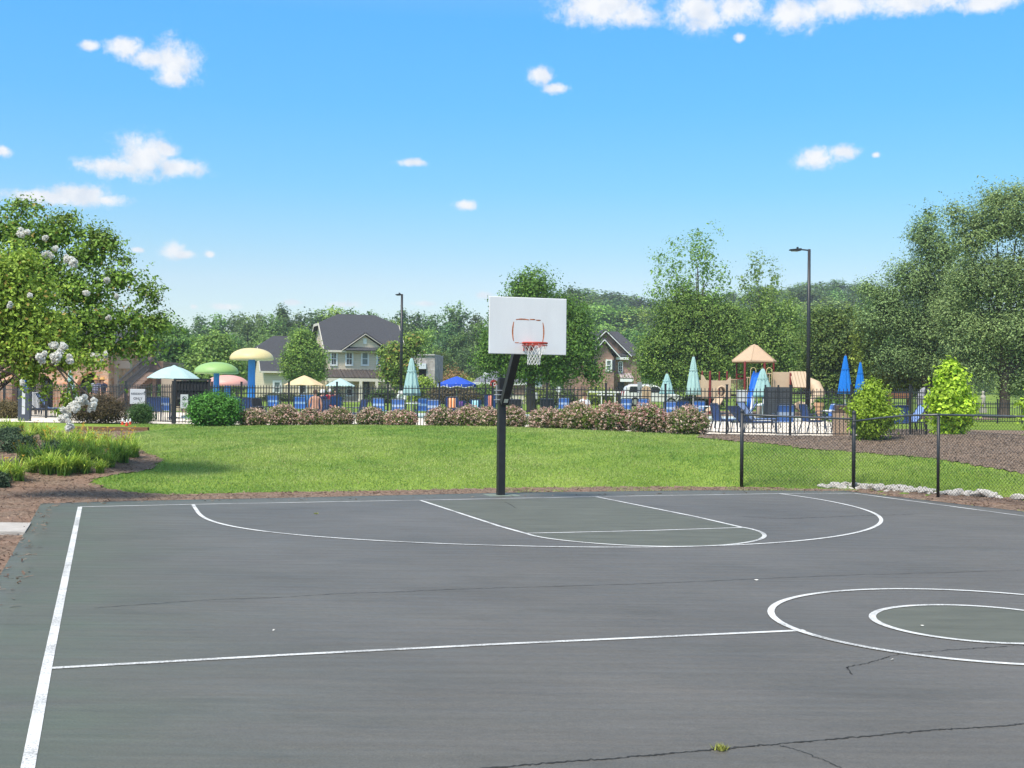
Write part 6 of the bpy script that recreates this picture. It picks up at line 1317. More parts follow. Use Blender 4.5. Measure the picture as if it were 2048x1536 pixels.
for q in [('b', 1566, 38.2, .05, 'blue strap chair seen from behind close to the fence before the dark slatted screen'), ('b', 1336, 52, .1, 'blue chair back showing above the tall reddish bush'), ('b', 1397, 54, -.1, 'blue chair under the tall slim aqua umbrella'),
          ('b', 1250, 62, .1, 'left one of two narrow blue chair backs below the white vehicle'), ('b', 1286, 62, -.05, 'right one of two narrow blue chair backs below the white vehicle'), ('b', 1125, 62, .15, 'blue chair back under the white octagonal sign back'),
          ('b', 868, 50, .0, 'blue chair just left of the orange towels'), ('b', 843, 54, .35, 'blue chair beside the white table under the aqua umbrella'), ('b', 797, 51, 0, 'blue chair directly below the life ring'), ('b', 760, 53, -.2, 'blue chair left of the life ring'),
          ('n', 712, 47, 1.2, 'navy chair seen side-on behind the gap between two bushes'), ('n', 668, 57, .4, 'navy chair beside the person in red'), ('b', 600, 56, .1, 'blue chair left of the bare-backed sitter'), ('b', 548, 60, .0, 'pale blue chair behind the tallest peaked bush'),
          ('n', 492, 49, .5, 'navy chair at the foot of the yellow mushroom stem'), ('d', 527, 47, -2.0, 'black sling chair facing the house behind the first pink bush'), ('d', 1029, 53, .05, 'wide black chair right of the hoop pole'), ('d', 1095, 56, -.1, 'wide dark chair above the broad pink bush'),
          ('n', 1360, 53, .2, 'navy chair left of the tall slim aqua umbrella'), ('n', 1448, 39.5, -1.25, 'navy chair side-on with thin legs beside the last pink bush'), ('n', 1626, 39.6, -1.35, 'navy chair side-on left of the tan litter bin'), ('b', 1672, 46, .2, 'blue chair behind the white table by the tan litter bin'),
          ('n', 1800, 38.3, -.3, 'navy chair between the young tree and the fence corner'), ('b', 1650, 50, 1.7, 'blue chair standing side-on under the taller blue umbrella'), ('n', 310, 48.5, .1, 'navy chair behind the clipped hedge and the white sign'), ('b', 326, 49.5, .2, 'blue chair behind the gate post'),
          ('n', 470, 52, .4, 'navy chair behind the round green bush'),
          ('l', 1478, 45.5, 1.45, 'light blue lounger with raised back left of the pool lift'), ('l', 1512, 47, -1.3, 'light blue lounger under the flared aqua umbrella'), ('L', 1500, 40.2, -1.0, 'low navy lounger close to the fence left of the near blue chair'),
          ('L', 82, 51.8, -1.2, 'navy lounger seen side-on behind the iron fence at far left'), ('l', 105, 53.5, -1.4, 'light blue lounger in front of the left clubhouse arch'), ('l', 615, 60, .1, 'light blue lounger under the beige umbrella'), ('L', 640, 52, .3, 'navy lounger behind the rosy bush'), ('l', 1815, 44, 1.8, 'light blue lounger behind the fence corner')]: chair(*q)
def table(label, u, D, r=.55):
    b = base(u, D); root = thing('patio_table', label, 'table', (b.x, b.y, b.z + .02)); mb = MB(); mb.lathe([(.001, .72), (r, .72), (r, .755), (.001, .755)], 28); mb.build('tabletop', WTR, root)
    for k in range(4): a = k * PI / 2 + .5; mb = MB(); mb.tube([(r * .55 * math.cos(a), r * .55 * math.sin(a), .72), (r * .75 * math.cos(a), r * .75 * math.sin(a), 0)], .018, 6); mb.build('leg', CHF, root)
table('round white table beside the tan litter bin and young tree', 1682, 42, .6); table('round white table under the aqua umbrella by the life ring', 818, 53, .5)
table('small white table between the tall aqua umbrella and the playground', 1418, 53, .45)

# ------------------------------------------------------------------ bins, signs, small things
AGG = mat('tan_aggregate', (.34, .25, .18), .9, .3, 30, .15)
b = base(1682, 37.6); t_ = thing('litter_bin', 'square tan aggregate litter bin standing just inside the iron fence', 'litter bin', (b.x, b.y, b.z + .02)); mb = MB(); mb.box((0, 0, .36), (.42, .42, .72)); mb.build('body', AGG, t_, bevel=.02); mb = MB(); mb.box((0, 0, .75), (.45, .45, .06)); mb.box((0, 0, .86), (.34, .34, .16)); mb.build('lid', mat('brown_lid', (.10, .07, .05), .6, .1, 5, .3), t_, bevel=.02)
b = base(1527, 59); t_ = thing('litter_bin', 'round tan litter bin with white domed lid by the pool lift', 'litter bin', (b.x, b.y, b.z + .02)); mb = MB(); mb.lathe([(.30, 0), (.32, .05), (.32, .70), (.30, .72)], 24); mb.build('body', AGG, t_, smooth=True); mb = MB(); mb.lathe([(.34, .70), (.34, .76), (.2, .80), (.06, .83), (.05, 1.0), (.001, 1.02)], 20); mb.build('lid', WTR, t_, smooth=True)
b = base(1500, 61); pl_ = thing('pool_lift', 'white pool lift with slanted arm and blue seat at the pool edge', 'pool lift', (b.x, b.y, b.z + .02)); mb = MB(); mb.tube([(0, 0, 0), (.16, 0, 1.15)], .07, 10); mb.box((-.02, 0, .06), (.4, .5, .12)); mb.build('mast', WTR, pl_); mb = MB(); mb.tube([(.16, 0, 1.12), (.34, 0, 1.02), (.36, 0, .2)], .03, 8); mb.build('arm', STEEL, pl_); mb = MB(); mb.box((.55, 0, .5), (.42, .42, .06)); mb.box((.72, 0, .78), (.06, .42, .5)); mb.build('seat', BL1, pl_, bevel=.02)
def board_sign(nm, label, u, D, v0, v1, wpx, m, cat='sign', post=True, text=None, rz=0.0, thick=.03, body=None):
    b = base(u, D); root = thing(nm, label, cat, b, rz); z0 = zat(v1, u, D) - b.z; z1 = zat(v0, u, D) - b.z; w = wpx * D / F
    mb = MB(); mb.box((0, -.04, (z0 + z1) / 2), (w, thick, z1 - z0)); s = mb.build('panel', m, root, bevel=.006)
    if post: mb = MB(); mb.box((0, .0, (z1 - .05) / 2), (.06, .05, z1 - .05)); mb.build('post', POLEB, root)
    return root, s, (z0 + z1) / 2, w, z1 - z0
def lettering(txt, size, loc, m, parent, rz=0.0, sp=1.0):
    c = bpy.data.curves.new('lettering', 'FONT'); c.body = txt; c.size = size; c.align_x = 'CENTER'; c.align_y = 'CENTER'; c.extrude = .002; c.space_line = sp; c.offset = size * .012
    o = bpy.data.objects.new('tmp', c); COL.objects.link(o); dg = bpy.context.evaluated_depsgraph_get(); me = bpy.data.meshes.new_from_object(o.evaluated_get(dg)); bpy.data.objects.remove(o)
    me.materials.clear(); me.materials.append(m); o = bpy.data.objects.new('lettering', me); COL.objects.link(o); o.parent = parent; o.location = loc; o.rotation_euler = (PI / 2, 0, rz); return o
INK = mat('dark_ink', (.05, .055, .07), .6, .1, 9, .2); SGN = mat('sign_white', (.52, .53, .54), .5, .03, 3, .3)
r_, s_, zc, w, h = board_sign('residents_sign', 'white RESIDENTS ONLY sign fixed to the iron fence above the clipped hedge', 276, 45.6, 778, 808, 32, SGN, post=False)
lettering('RESIDENTS', .105, (0, -.0575, zc + .10), INK, s_); lettering('ONLY', .125, (0, -.0575, zc - .08), INK, s_)
mb = MB(); mb.tube([(0, .02, 0), (0, .02, zc)], .03, 6); mb.build('post', IRON, r_)
r_, s_, zc, w, h = board_sign('rules_sign', 'small white sign with a circle-and-slash symbol on the dark pool gate', 368.5, 42.9, 789, 817, 15.5, SGN, post=False, thick=.012)
mb = MB(); rr = .075
n = 24
for k in range(n):
    a0, a1 = 2 * PI * k / n, 2 * PI * (k + 1) / n; cz = zc + .11
    mb.add([(rr * math.cos(a0), -.0475, cz + rr * math.sin(a0)), (rr * math.cos(a1), -.0475, cz + rr * math.sin(a1)), (rr * .78 * math.cos(a1), -.0475, cz + rr * .78 * math.sin(a1)), (rr * .78 * math.cos(a0), -.0475, cz + rr * .78 * math.sin(a0))], [(0, 1, 2, 3)])
c_ = .052; e_ = .011; mb.add([(-c_ - e_, -.048, cz + c_ - e_), (-c_ + e_, -.048, cz + c_ + e_), (c_ + e_, -.048, cz - c_ + e_), (c_ - e_, -.048, cz - c_ - e_)], [(0, 1, 2, 3)])
mb.add([(-.03, -.0472, cz - .035), (.015, -.0472, cz - .03), (.03, -.0472, cz + .03), (-.01, -.0472, cz + .02)], [(0, 1, 2, 3)]); mb.build('symbol', INK, s_, fixn=False)
mb = MB()
for k, ww in enumerate((.16, .18, .14)): mb.box((0, -.0475, zc - .05 - k * .055), (ww, .003, .022))
mb.build('text_line', mat('grey_ink', (.2, .2, .22), .6, .1, 9, .2), s_)
board_sign('notice_board', 'white notice board on a post in front of the playground', 1483, 66, 780, 803, 20, SGN)
r_, s_, zc, w, h = board_sign('white_sign', 'small white rectangular sign right of the shade tree trunk', 1069, 98, 785, 798, 13, SGN)
b = base(1117, 98); r_ = thing('octagonal_sign', 'white back of an octagonal sign on a post behind the fence', 'sign', b); z = zat(779, 1117, 98) - b.z; mb = MB(); mb.prism([(.24 * math.cos(PI / 8 + k * PI / 4), z + .24 * math.sin(PI / 8 + k * PI / 4)) for k in range(8)], -.05, -.03); mb.build('panel', SGN, r_); mb = MB(); mb.box((0, 0, z / 2), (.06, .05, z)); mb.build('post', POLEW, r_)
b = base(987, 80); r_ = thing('red_target', 'red round board with white marks on a dark post left of the hoop pole', 'board', b); z = zat(767, 987, 80) - b.z; mb = MB(); mb.lathe([(.001, -.02), (.25, -.02), (.25, .02), (.001, .02)], 20); mb.v = [(x, zz - .05, y + z) for x, y, zz in mb.v]; d_ = mb.build('disc', mat('deep_red', (.30, .022, .02), .5, .15, 5, .3), r_)
mb = MB()
for x, zz, rr in ((.07, -.06, .085), (-.08, .0, .06)): mb.tube([(x + rr * math.cos(a), -.08, z + zz + rr * 1.3 * math.sin(a)) for a in [k * PI / 6 for k in range(13)]], .022, 5, cap=False)
mb.build('white_mark', WTR, d_); mb = MB(); mb.box((0, 0, (z + .3) / 2), (.07, .06, z + .3)); mb.build('post', CHF, r_)
b = base(803, 94.5); r_ = thing('life_ring', 'white life ring hanging on the left light pole', 'life ring', (b.x, b.y - .12, zat(795.5, 803, 94.5))); mb = MB(); mb.tube([(.29 * math.cos(k * PI / 12), 0, .29 * math.sin(k * PI / 12)) for k in range(25)], .10, 10, cap=False); mb.build('ring', WTR, r_, smooth=True)
mb = MB(); mb.tube([(.41 * math.cos(k * PI / 12), -.02, .41 * math.sin(k * PI / 12)) for k in range(25)], .014, 5, cap=False); mb.build('rope', NETM, r_); mb = MB(); mb.box((0, .08, .1), (.5, .03, .9)); mb.build('backing_board', WTR, r_)
a = base(1176, 99); c_ = base(1257, 99); r_ = thing('white_rail', 'low white horizontal rail running toward the white vehicle', 'rail fence', a, math.atan2(c_.y - a.y, c_.x - a.x)); Lr = (c_ - a).length; zt_ = zat(784, 1215, 99) - a.z
mb = MB(); mb.box((Lr / 2, 0, zt_), (Lr, .06, .13)); mb.build('rail', WTR, r_); mb = MB(); mb.box((Lr * .42, 0, zt_ - .22), (Lr * .4, .06, .10)); mb.build('rail', WTR, r_)
for k in range(4): mb = MB(); mb.box((Lr * k / 3, .05, zt_ / 2), (.09, .09, zt_)); mb.build('post', WTR if k else POLEW, r_)
TANP = mat('tan_plastic', (.48, .34, .22), .6, .06, 3, .3); BEP = mat('beige_plastic', (.52, .39, .26), .55, .06, 3, .3); MAR = mat('maroon_post', (.16, .018, .014), .45, .15, 4, .35)
b = base(1292, 80); r_ = thing('arched_panel', 'tan arched-top panel standing in front of the white vehicle', 'panel', b); z1 = zat(772, 1292, 80) - b.z; hw = 9 * 80 / F; mb = MB(); mb.prism([(-hw, .15), (hw, .15)] + [(hw * math.cos(k * PI / 10), z1 - hw * .9 + hw * .9 * math.sin(k * PI / 10)) for k in range(11)], -.05, .05); p_ = mb.build('panel', TANP, r_); mb = MB()
for k in (-.5, 0, .5): mb.box((hw * k, -.055, z1 / 2 - .05), (.02, .012, z1 - .7))
mb.build('groove', mat('brown_groove', (.2, .13, .08), .7, .1, 4, .2), p_)
for k in (-.8, .8): mb = MB(); mb.box((hw * k, 0, .1), (.08, .08, .3)); mb.build('foot', TANP, r_)
board_sign('grey_sign', 'small grey sign box on a post behind the tan arched panel', 1279, 84, 764, 786, 9, mat('grey_panel', (.25, .27, .29), .5, .1, 4, .3))
b = base(49, 46.3); r_ = thing('entry_kiosk', 'dark grey upright post panel with a long white strip beside the brown bush', 'kiosk', b); z1 = zat(777, 49, 46.3) - b.z; w = 23 * 46.3 / F; GRP = mat('slate_grey_panel', (.055, .065, .085), .6, .1, 4, .3); mb = MB(); mb.box((0, 0, z1 / 2), (w, .22, z1)); mb.build('body', GRP, r_, bevel=.01); mb = MB(); z0 = zat(828, 49, 46.3) - b.z; mb.box((0, -.115, (z0 + z1 - .12) / 2), (w * .27, .012, z1 - z0 - .1)); mb.build('strip', SGN, r_)
for s in (-.36, .36): mb = MB(); mb.tube([(w * s, 0, z1 - .02), (w * s, 0, z1 + .08)], .03, 8); mb.build('cap', GRP, r_)
board_sign('louvred_screen', 'white louvred screen behind the iron fence in the left clubhouse arch', 71, 56, 784, 816, 15, banded('white_louvre', (.62, .63, .64), (.40, .41, .42), .07, .6, 'Z', .3), cat='screen')
b = base(1556, 57); r_ = thing('privacy_screen', 'dark slatted privacy screen behind the near blue chair', 'screen', b); w = 52 * 57 / F; z1 = zat(772, 1556, 57) - b.z; mb = MB(); mb.box((0, 0, z1 / 2 + .05), (w, .04, z1 - .2)); mb.build('panel', banded('dark_slats', (.045, .048, .052), (.02, .022, .024), .09, .6, 'Z', .2), r_)
for s in (-.5, 0, .5): mb = MB(); mb.box((w * s, -.03, z1 / 2), (.08, .08, z1 + .1)); mb.build('post', IRON, r_)
CLAY = mat('clay', (.50, .29, .17), .8, .1, 5, .2)
for u, D, lab in ((1638, 60, 'left one of two clay flower pots by the far fence'), (1667, 62, 'right one of two clay flower pots by the far fence')):
    b = base(u, D); r_ = thing('flower_pot', lab, 'flower pot', (b.x, b.y, b.z + .02)); z1 = zat(806, u, D) - b.z; mb = MB(); mb.lathe([(.14, 0), (.2, z1 * .8), (.24, z1 * .8), (.24, z1), (.19, z1), (.17, z1 * .85), (.001, z1 * .85)], 18); mb.build('pot', CLAY, r_); crown('plant', [(0, 0, z1 + .12, .26, .26, .18)], 30, 8, .12, .08, (.04, .08, .02), (.10, .16, .04), int(u), r_)
b = base(1798, 66); r_ = thing('timber_planter', 'reddish-brown timber planter seen through the fence near its corner', 'planter', b); w = 46 * 66 / F; z0, z1 = zat(798, 1798, 66) - b.z, zat(785, 1798, 66) - b.z
for k in range(3): mb = MB(); mb.box((0, 0, z0 + (z1 - z0) * (k + .5) / 3), (w, .5, (z1 - z0) / 3 - .015)); mb.build('board', mat('red_timber', (.24, .09, .05), .8, .25, 6, .2), r_)
for s in (-.45, .45): mb = MB(); mb.box((w * s, 0, z0 / 2), (.14, .4, z0)); mb.build('leg', TIM, r_)
b = base(1849, 70); o = bpy.data.objects.new('boulder', RME[2].copy()); COL.objects.link(o); o.data.materials[0] = mat('grey_boulder', (.30, .30, .32), .9, .3, 5, .15, bump=.5, bscale=9); o.location = b + Vector((0, 0, .75)); o.scale = (.5, .45, .95); tag(o, 'pale grey upright boulder behind the fence corner', 'boulder')
b = base(1966, 84); r_ = thing('garden_statue', 'small white statue on a pedestal at the far edge of the right lawn', 'statue', b); mb = MB(); mb.box((0, 0, .15), (.4, .4, .3)); mb.build('pedestal', CON, r_); mb = MB(); mb.lathe([(.14, .3), (.17, .5), (.12, .75), (.17, 1.0), (.16, 1.15), (.06, 1.25), (.10, 1.36), (.08, 1.48), (.001, 1.52)], 16); mb.build('figure', CON, r_, smooth=True)
CO = mat('cone_orange', (.62, .07, .03), .55, .1, 4, .3)
def cone():
    root = thing('traffic_cone', 'x', 'traffic cone'); mb = MB(); mb.box((0, 0, .015), (.26, .26, .03)); mb.build('base', CO, root); mb = MB(); mb.lathe([(.10, .03), (.068, .26)], 18); mb.build('body', CO, root, smooth=True); mb = MB(); mb.lathe([(.069, .26), (.04, .45), (.03, .47), (.001, .47)], 18); mb.build('collar', WTR, root, smooth=True); return root
c0 = cone()
for k, (u, D, lab) in enumerate([(245, 43.2, 'leftmost of three red and white cones by the timber wall'), (253.5, 43.0, 'middle one of three red and white cones by the timber wall'), (260.5, 43.3, 'rightmost of three red and white cones by the timber wall')]):
    o = c0 if k == 0 else dup(c0); b = base(u, D); o.location = (b.x, b.y, b.z - .02); o.scale = (.5, .5, .5); tag(o, lab, 'traffic cone', 'cones on top of the timber wall')
# towels hung on chair backs
def towel(label, u, D, v0, v1, wpx, m, seed):
    b = base(u, D); rs = random.Random(seed); z0, z1 = zat(v1, u, D), zat(v0, u, D); w = wpx * D / F; mb = MB(); nx = 12; nz_ = 8; vs = []
    for j in range(2 * nz_ + 1):
        t = j / nz_ - 1; z = z1 - abs(t) * (z1 - z0) * (1 if t < 0 else .6)
        for i in range(nx + 1): x = (i / nx - .5) * w; vs.append((x, (.05 if t > 0 else -.05) * min(1, abs(t) * 4) + .018 * math.sin(i * 1.3 + seed) * (.3 + abs(t)), z - b.z))
    mb.add(vs, [(j * (nx + 1) + i, j * (nx + 1) + i + 1, (j + 1) * (nx + 1) + i + 1, (j + 1) * (nx + 1) + i) for j in range(2 * nz_) for i in range(nx)]); o = mb.build('towel', m, smooth=True); o.modifiers.new('s', 'SOLIDIFY').thickness = .012; o.location = b; tag(o, label, 'towel'); return b, z1 - b.z
ORT = banded('orange_stripe_towel', (.75, .26, .10), (.80, .50, .30), .14, .9, 'X', .4); SAL = mat('salmon_towel', (.70, .24, .17), .9, .12, 8, .1); AQT = mat('aqua_towel', (.36, .58, .58), .9, .1, 8, .1); PUR = mat('purple_towel', (.13, .06, .20), .9, .2, 8, .1)
for a in (('orange and cream striped towel over a chair back under the open blue umbrella', 903, 50.5, 795, 816, 15, ORT, 1), ('salmon towel hanging narrow over a chair back beside the hoop pole', 980, 58, 790, 816, 8, SAL, 2), ('pale aqua towel folded over a chair back above the pink bushes', 950, 56, 800, 816, 12, AQT, 3), ('dark purple towel over a chair under the blue umbrella', 920, 60, 802, 816, 11, PUR, 4)):
    b, h = towel(*a); k = dup(CPR['n']); k.location = (b.x, b.y + .36, b.z + .025); k.rotation_euler = (0, 0, 0); k.scale = (1, 1, h / .95); tag(k, 'navy chair holding up the ' + a[0].split(' ')[0] + (' aqua' if 'aqua' in a[0] else ' purple' if 'purple' in a[0] else '') + ' towel', 'chair', 'chairs on the pool deck')

# ------------------------------------------------------------------ playground
pb = base(1500, 72); pg = thing('playground', 'beige playground with tan hexagonal roof, maroon posts and blue slide', 'playground', pb, 0); Pf = Front(pg, pb, 0); L = Pf.L
def zz(v, y=0): return L(1500, v, y)[1]
def xx(u, y=0): return L(u, 770, y)[0]
rc = xx(1508, 1.1); mb = MB(); ra = 1.42; n = 6; ph = PI / 6 * 0 + .2; ze, za = zz(722, 1.1), zz(688, 1.1)
ring = lambda r, z: [(rc + r * math.cos(ph + 2 * PI * k / n), 1.1 + r * math.sin(ph + 2 * PI * k / n), z) for k in range(n)]
vs = ring(ra, ze - .1) + ring(ra, ze) + ring(.18, za - .08) + [(rc, 1.1, za)]
mb.add(vs, [tuple(range(n - 1, -1, -1))] + [(k, (k + 1) % n, n + (k + 1) % n, n + k) for k in range(n)] + [(n + k, n + (k + 1) % n, 2 * n + (k + 1) % n, 2 * n + k) for k in range(n)] + [(2 * n + k, 2 * n + (k + 1) % n, 3 * n) for k in range(n)])
rfo = mb.build('roof', TANP, pg, bevel=.02); mb = MB()
for k in range(n): mb.tube([vs[n + k], vs[2 * n + k]], .028, 6)
mb.build('roof_rib', TANP, rfo)
for u, y, vt, w in ((1473, 1.9, 723, .10), (1489.5, 0, 723, .14), (1529, .0, 723, .14), (1547, 1.9, 723, .11), (1404.5, 1.6, 743, .10), (1420, 0, 743, .13), (1438.5, 1.7, 744, .09), (1454, .2, 743, .11), (1581, .2, 745, .12), (1562, 1.6, 748, .09)):
    x = xx(u, y); h = zz(vt, y); mb = MB(); mb.lathe([(w / 2, -.1), (w / 2, h - .04), (w * .35, h), (.001, h + .01)], 14, (x, y, 0)); mb.build('post', MAR, pg, smooth=True)
zd = zz(794); mb = MB(); mb.box(((xx(1402) + xx(1460)) / 2, .9, zd - .08), (xx(1460) - xx(1402), 1.7, .12)); mb.box(((xx(1470) + xx(1550)) / 2, .95, zd + .1), (xx(1550) - xx(1470), 1.9, .12)); mb.build('deck', mat('brown_deck', (.05, .035, .03), .8, .1, 5, .2), pg)
# left wall panel with crawl hole and peaked corner
mb = MB(); hx, hz, hr = xx(1443), zz(784), .22; x0, x1, z0, z1 = xx(1402), xx(1462), zd - .1, zz(762); n = 20
top = [(x0, z1 + .35), (x0 + .15, z1 + .3), (x0 + .3, z1 + .04), (x0 + .5, z1), (x1 - .35, z1), (x1 - .2, z1 + .08), (x1 - .05, z1 + .25), (x1, z1 + .2)]
mb.prism([(x0, z0)] + top[:5] + [(hx, z1)] + [(hx + hr * math.cos(PI / 2 + k * PI / n), hz + hr * 1.2 * math.sin(PI / 2 + k * PI / n)) for k in range(n + 1)] + [(hx, z0)], .02, .08)
mb.prism([(hx, z1), (x1 - .3, z1)] + top[5:] + [(x1, z0), (hx, z0)] + [(hx + hr * math.cos(-PI / 2 + k * PI / n), hz + hr * 1.2 * math.sin(-PI / 2 + k * PI / n)) for k in range(n + 1)], .02, .08); mb.build('wall_panel', BEP, pg)
mb = MB(); mb.tube([(hx + (hr + .05) * math.cos(k * PI / 12), -.02, hz + (hr * 1.2 + .05) * math.sin(k * PI / 12)) for k in range(25)], .05, 8, cap=False); mb.lathe([(hr, 0), (hr, .9)], 20); q = len(mb.v) - 40
for i in range(q, q + 40): x, y, z = mb.v[i]; mb.v[i] = (hx + x, .08 + z, hz + y * 1.2)
mb.build('crawl_tunnel', BEP, pg, smooth=True)
mb = MB(); mb.box(((x0 + x1) / 2, 1.75, (z0 + z1) / 2 + .05), (x1 - x0, .05, z1 - z0)); mb.build('wall_panel', BEP, pg)
def slide(nm, pts, w, m, side=.12):
    mb = MB(); P = [Vector(p) for p in pts]; vs = []
    for i, p in enumerate(P):
        d = (P[min(i + 1, len(P) - 1)] - P[max(i - 1, 0)]); s = Vector((d.y, -d.x, 0)); s = s.normalized() if s.length > 1e-4 else Vector((1, 0, 0)); up = s.cross(d).normalized(); up = up if up.z > 0 else -up
        for a, h in ((-w / 2, side), (-w / 2 + .03, 0), (w / 2 - .03, 0), (w / 2, side)): vs.append(p + s * a + up * h)
    mb.add(vs, [(4 * i + j, 4 * i + j + 1, 4 * i + j + 5, 4 * i + j + 4) for i in range(len(P) - 1) for j in range(3)]); o = mb.build(nm, m, pg, smooth=True); o.modifiers.new('s', 'SOLIDIFY').thickness = .05; return o
slide('slide', [(xx(1447), -.0, zd), (xx(1440, -.5), -.6, zd - .15), (xx(1430, -1.2), -1.1, .35), (xx(1422, -1.6), -1.6, .18), (xx(1412, -2), -2.1, .16)], .55, BEP)
BSL = mat('blue_slide_plastic', (.012, .12, .50), .35, .08, 3, .4)
slide('blue_slide', [(xx(1514), -.1, zz(746)), (xx(1511, -.4), -.4, zz(756, -.4)), (xx(1507, -.9), -.9, zz(775, -.9)), (xx(1503, -1.4), -1.4, zz(795, -1.4)), (xx(1501, -1.9), -1.9, .25)], .42, BSL, .16)
for u in (1506, 1538): mb = MB(); x = xx(u); z = zz(757); mb.tube([(x - .16, -.05, z - .5)] + [(x + .16 * math.cos(PI - k * PI / 10), -.05, z + .45 + .2 * math.sin(k * PI / 10)) for k in range(11)] + [(x + .16, -.05, z - .5)], .025, 8); mb.build('handle_loop', mat('yellow_tube', (.55, .43, .20), .5, .08, 4, .3), pg, smooth=True)
def bars(u0, u1, v0, v1, y, m, step=.12):
    x0, x1, z0, z1 = Pf.rect(u0, v0, u1, v1, y); mb = MB(); mb.box(((x0 + x1) / 2, y, z1), (x1 - x0, .06, .06)); mb.box(((x0 + x1) / 2, y, z0), (x1 - x0, .06, .06)); n = max(2, int((x1 - x0) / step))
    for k in range(n + 1): mb.box((x0 + (x1 - x0) * k / n, y, (z0 + z1) / 2), (.035, .035, z1 - z0))
    mb.build('guard_rail', m, pg)
bars(1490, 1504, 755, 789, .05, BEP); bars(1456, 1488, 759, 790, 1.8, BEP); bars(1530, 1547, 747, 790, .05, BEP); bars(1474, 1489, 749, 757, 1.0, MAR, .5)
RIB = banded('ribbed_beige', (.50, .37, .25), (.30, .22, .14), .19, .6, 'X', .25)
x0, x1, z0, z1 = Pf.rect(1545, 744, 1580, 790, .3); mb = MB(); mb.box(((x0 + x1) / 2, .3, (z0 + z1) / 2), (x1 - x0, .06, z1 - z0)); mb.build('wall_panel', BEP, pg)
x0, x1, z0, z1 = Pf.rect(1581, 744, 1613, 776, .2); mb = MB(); mb.add([(x0, -.5, z0), (x1 + .05, -.5, z0), (x1, .5, z1), (x0, .5, z1)], [(0, 1, 2, 3)]); mb.add([(x0, 1.5, z0), (x1, 1.5, z0), (x1, .5, z1), (x0, .5, z1)], [(0, 1, 2, 3)]); o = mb.build('ribbed_roof', RIB, pg); o.modifiers.new('s', 'SOLIDIFY').thickness = .06
tx = xx(1617, .5); mb = MB(); tz = zz(768, .5); mb.tube([(tx - .3, .5, tz), (tx + .05, .5, tz), (tx + .32, .3, tz - .12), (tx + .42, -.2, tz - .55), (tx + .2, -.8, tz - .95), (tx - .3, -1.1, .45), (tx - .75, -1.2, .25)], [.40, .42, .42, .40, .40, .40, .42], 16); mb.build('tube_slide', BEP, pg, smooth=True)
mb = MB(); mb.box((xx(1600, .5), .6, zz(786)), (1.2, 1.6, .1)); mb.build('deck', MATS['brown_deck'], pg)
mb = MB(); x = xx(1598); mb.prism([(x - .55, .55), (x - .1, .8), (x + .4, .62), (x + .4, .1), (x + .1, .05), (x - .3, .35)], -1.0, -.4); mb.build('slide_mouth', BEP, pg)

# ------------------------------------------------------------------ white vehicle
CARW = mat('white_car_paint', (.72, .73, .73), .25, .02, 2, .5); TYR = mat('tyre_rubber', (.02, .02, .02), .9, .2, 9, .1); CGL = mat('car_glass', (.03, .035, .04), .08, .2, 3, .6)
b = base(1303, 97); car = thing('white_suv', 'white SUV parked side-on behind the pool below the brick house', 'car', b, R(2))
prof = [(-2.3, .35), (2.25, .35), (2.32, .55), (2.28, .82), (1.9, .98), (1.05, 1.08), (.42, 1.60), (.1, 1.70), (-1.7, 1.72), (-2.05, 1.62), (-2.32, 1.05), (-2.36, .6)]
mb = MB(); mb.prism(prof, -.9, .9); mb.build('body', CARW, car, bevel=.07)
for sgn in (-1, 1):
    for p in ([(-1.95, 1.12), (-1.1, 1.12), (-1.1, 1.58), (-1.82, 1.58)], [(-1.02, 1.12), (-.22, 1.12), (-.22, 1.58), (-1.02, 1.58)], [(-.14, 1.12), (.86, 1.12), (.36, 1.56), (-.14, 1.58)]): mb = MB(); mb.prism(p, sgn * .9, sgn * .912); mb.build('window', CGL, car)
    for x in (-1.45, 1.42):
        mb = MB(); mb.lathe([(.001, -.1), (.35, -.1), (.37, -.06), (.37, .06), (.35, .1), (.001, .1)], 24); mb.v = [(x + q[0], sgn * .86 + q[2], .37 + q[1]) for q in mb.v]; w_ = mb.build('wheel', TYR, car, smooth=False); mb = MB(); mb.lathe([(.001, .02), (.22, .02), (.22, 0)], 16); mb.v = [(x + q[0], sgn * (.965 + q[2] * .1), .37 + q[1]) for q in mb.v]; mb.build('rim', STEEL, w_)
    mb = MB(); mb.box((2.26, sgn * .68, .80), (.08, .3, .14)); mb.build('headlight', mat('headlight_glass', (.6, .62, .63), .1, .05, 5, .6), car); mb = MB(); mb.box((-2.30, sgn * .74, 1.0), (.08, .2, .4)); mb.build('tail_light', mat('tail_red', (.35, .02, .02), .3, .05, 5, .5), car)
    mb = MB(); mb.tube([(-1.8, sgn * .66, 1.76), (.0, sgn * .66, 1.76)], .025, 6); mb.build('roof_rail', STEEL, car)
mb = MB(); mb.add([(1.06, -.72, 1.10), (1.06, .72, 1.10), (.46, .66, 1.60), (.46, -.66, 1.60)], [(0, 1, 2, 3)]); o = mb.build('windscreen', CGL, car); o.modifiers.new('s', 'SOLIDIFY').thickness = .03; o.modifiers['s'].offset = 1

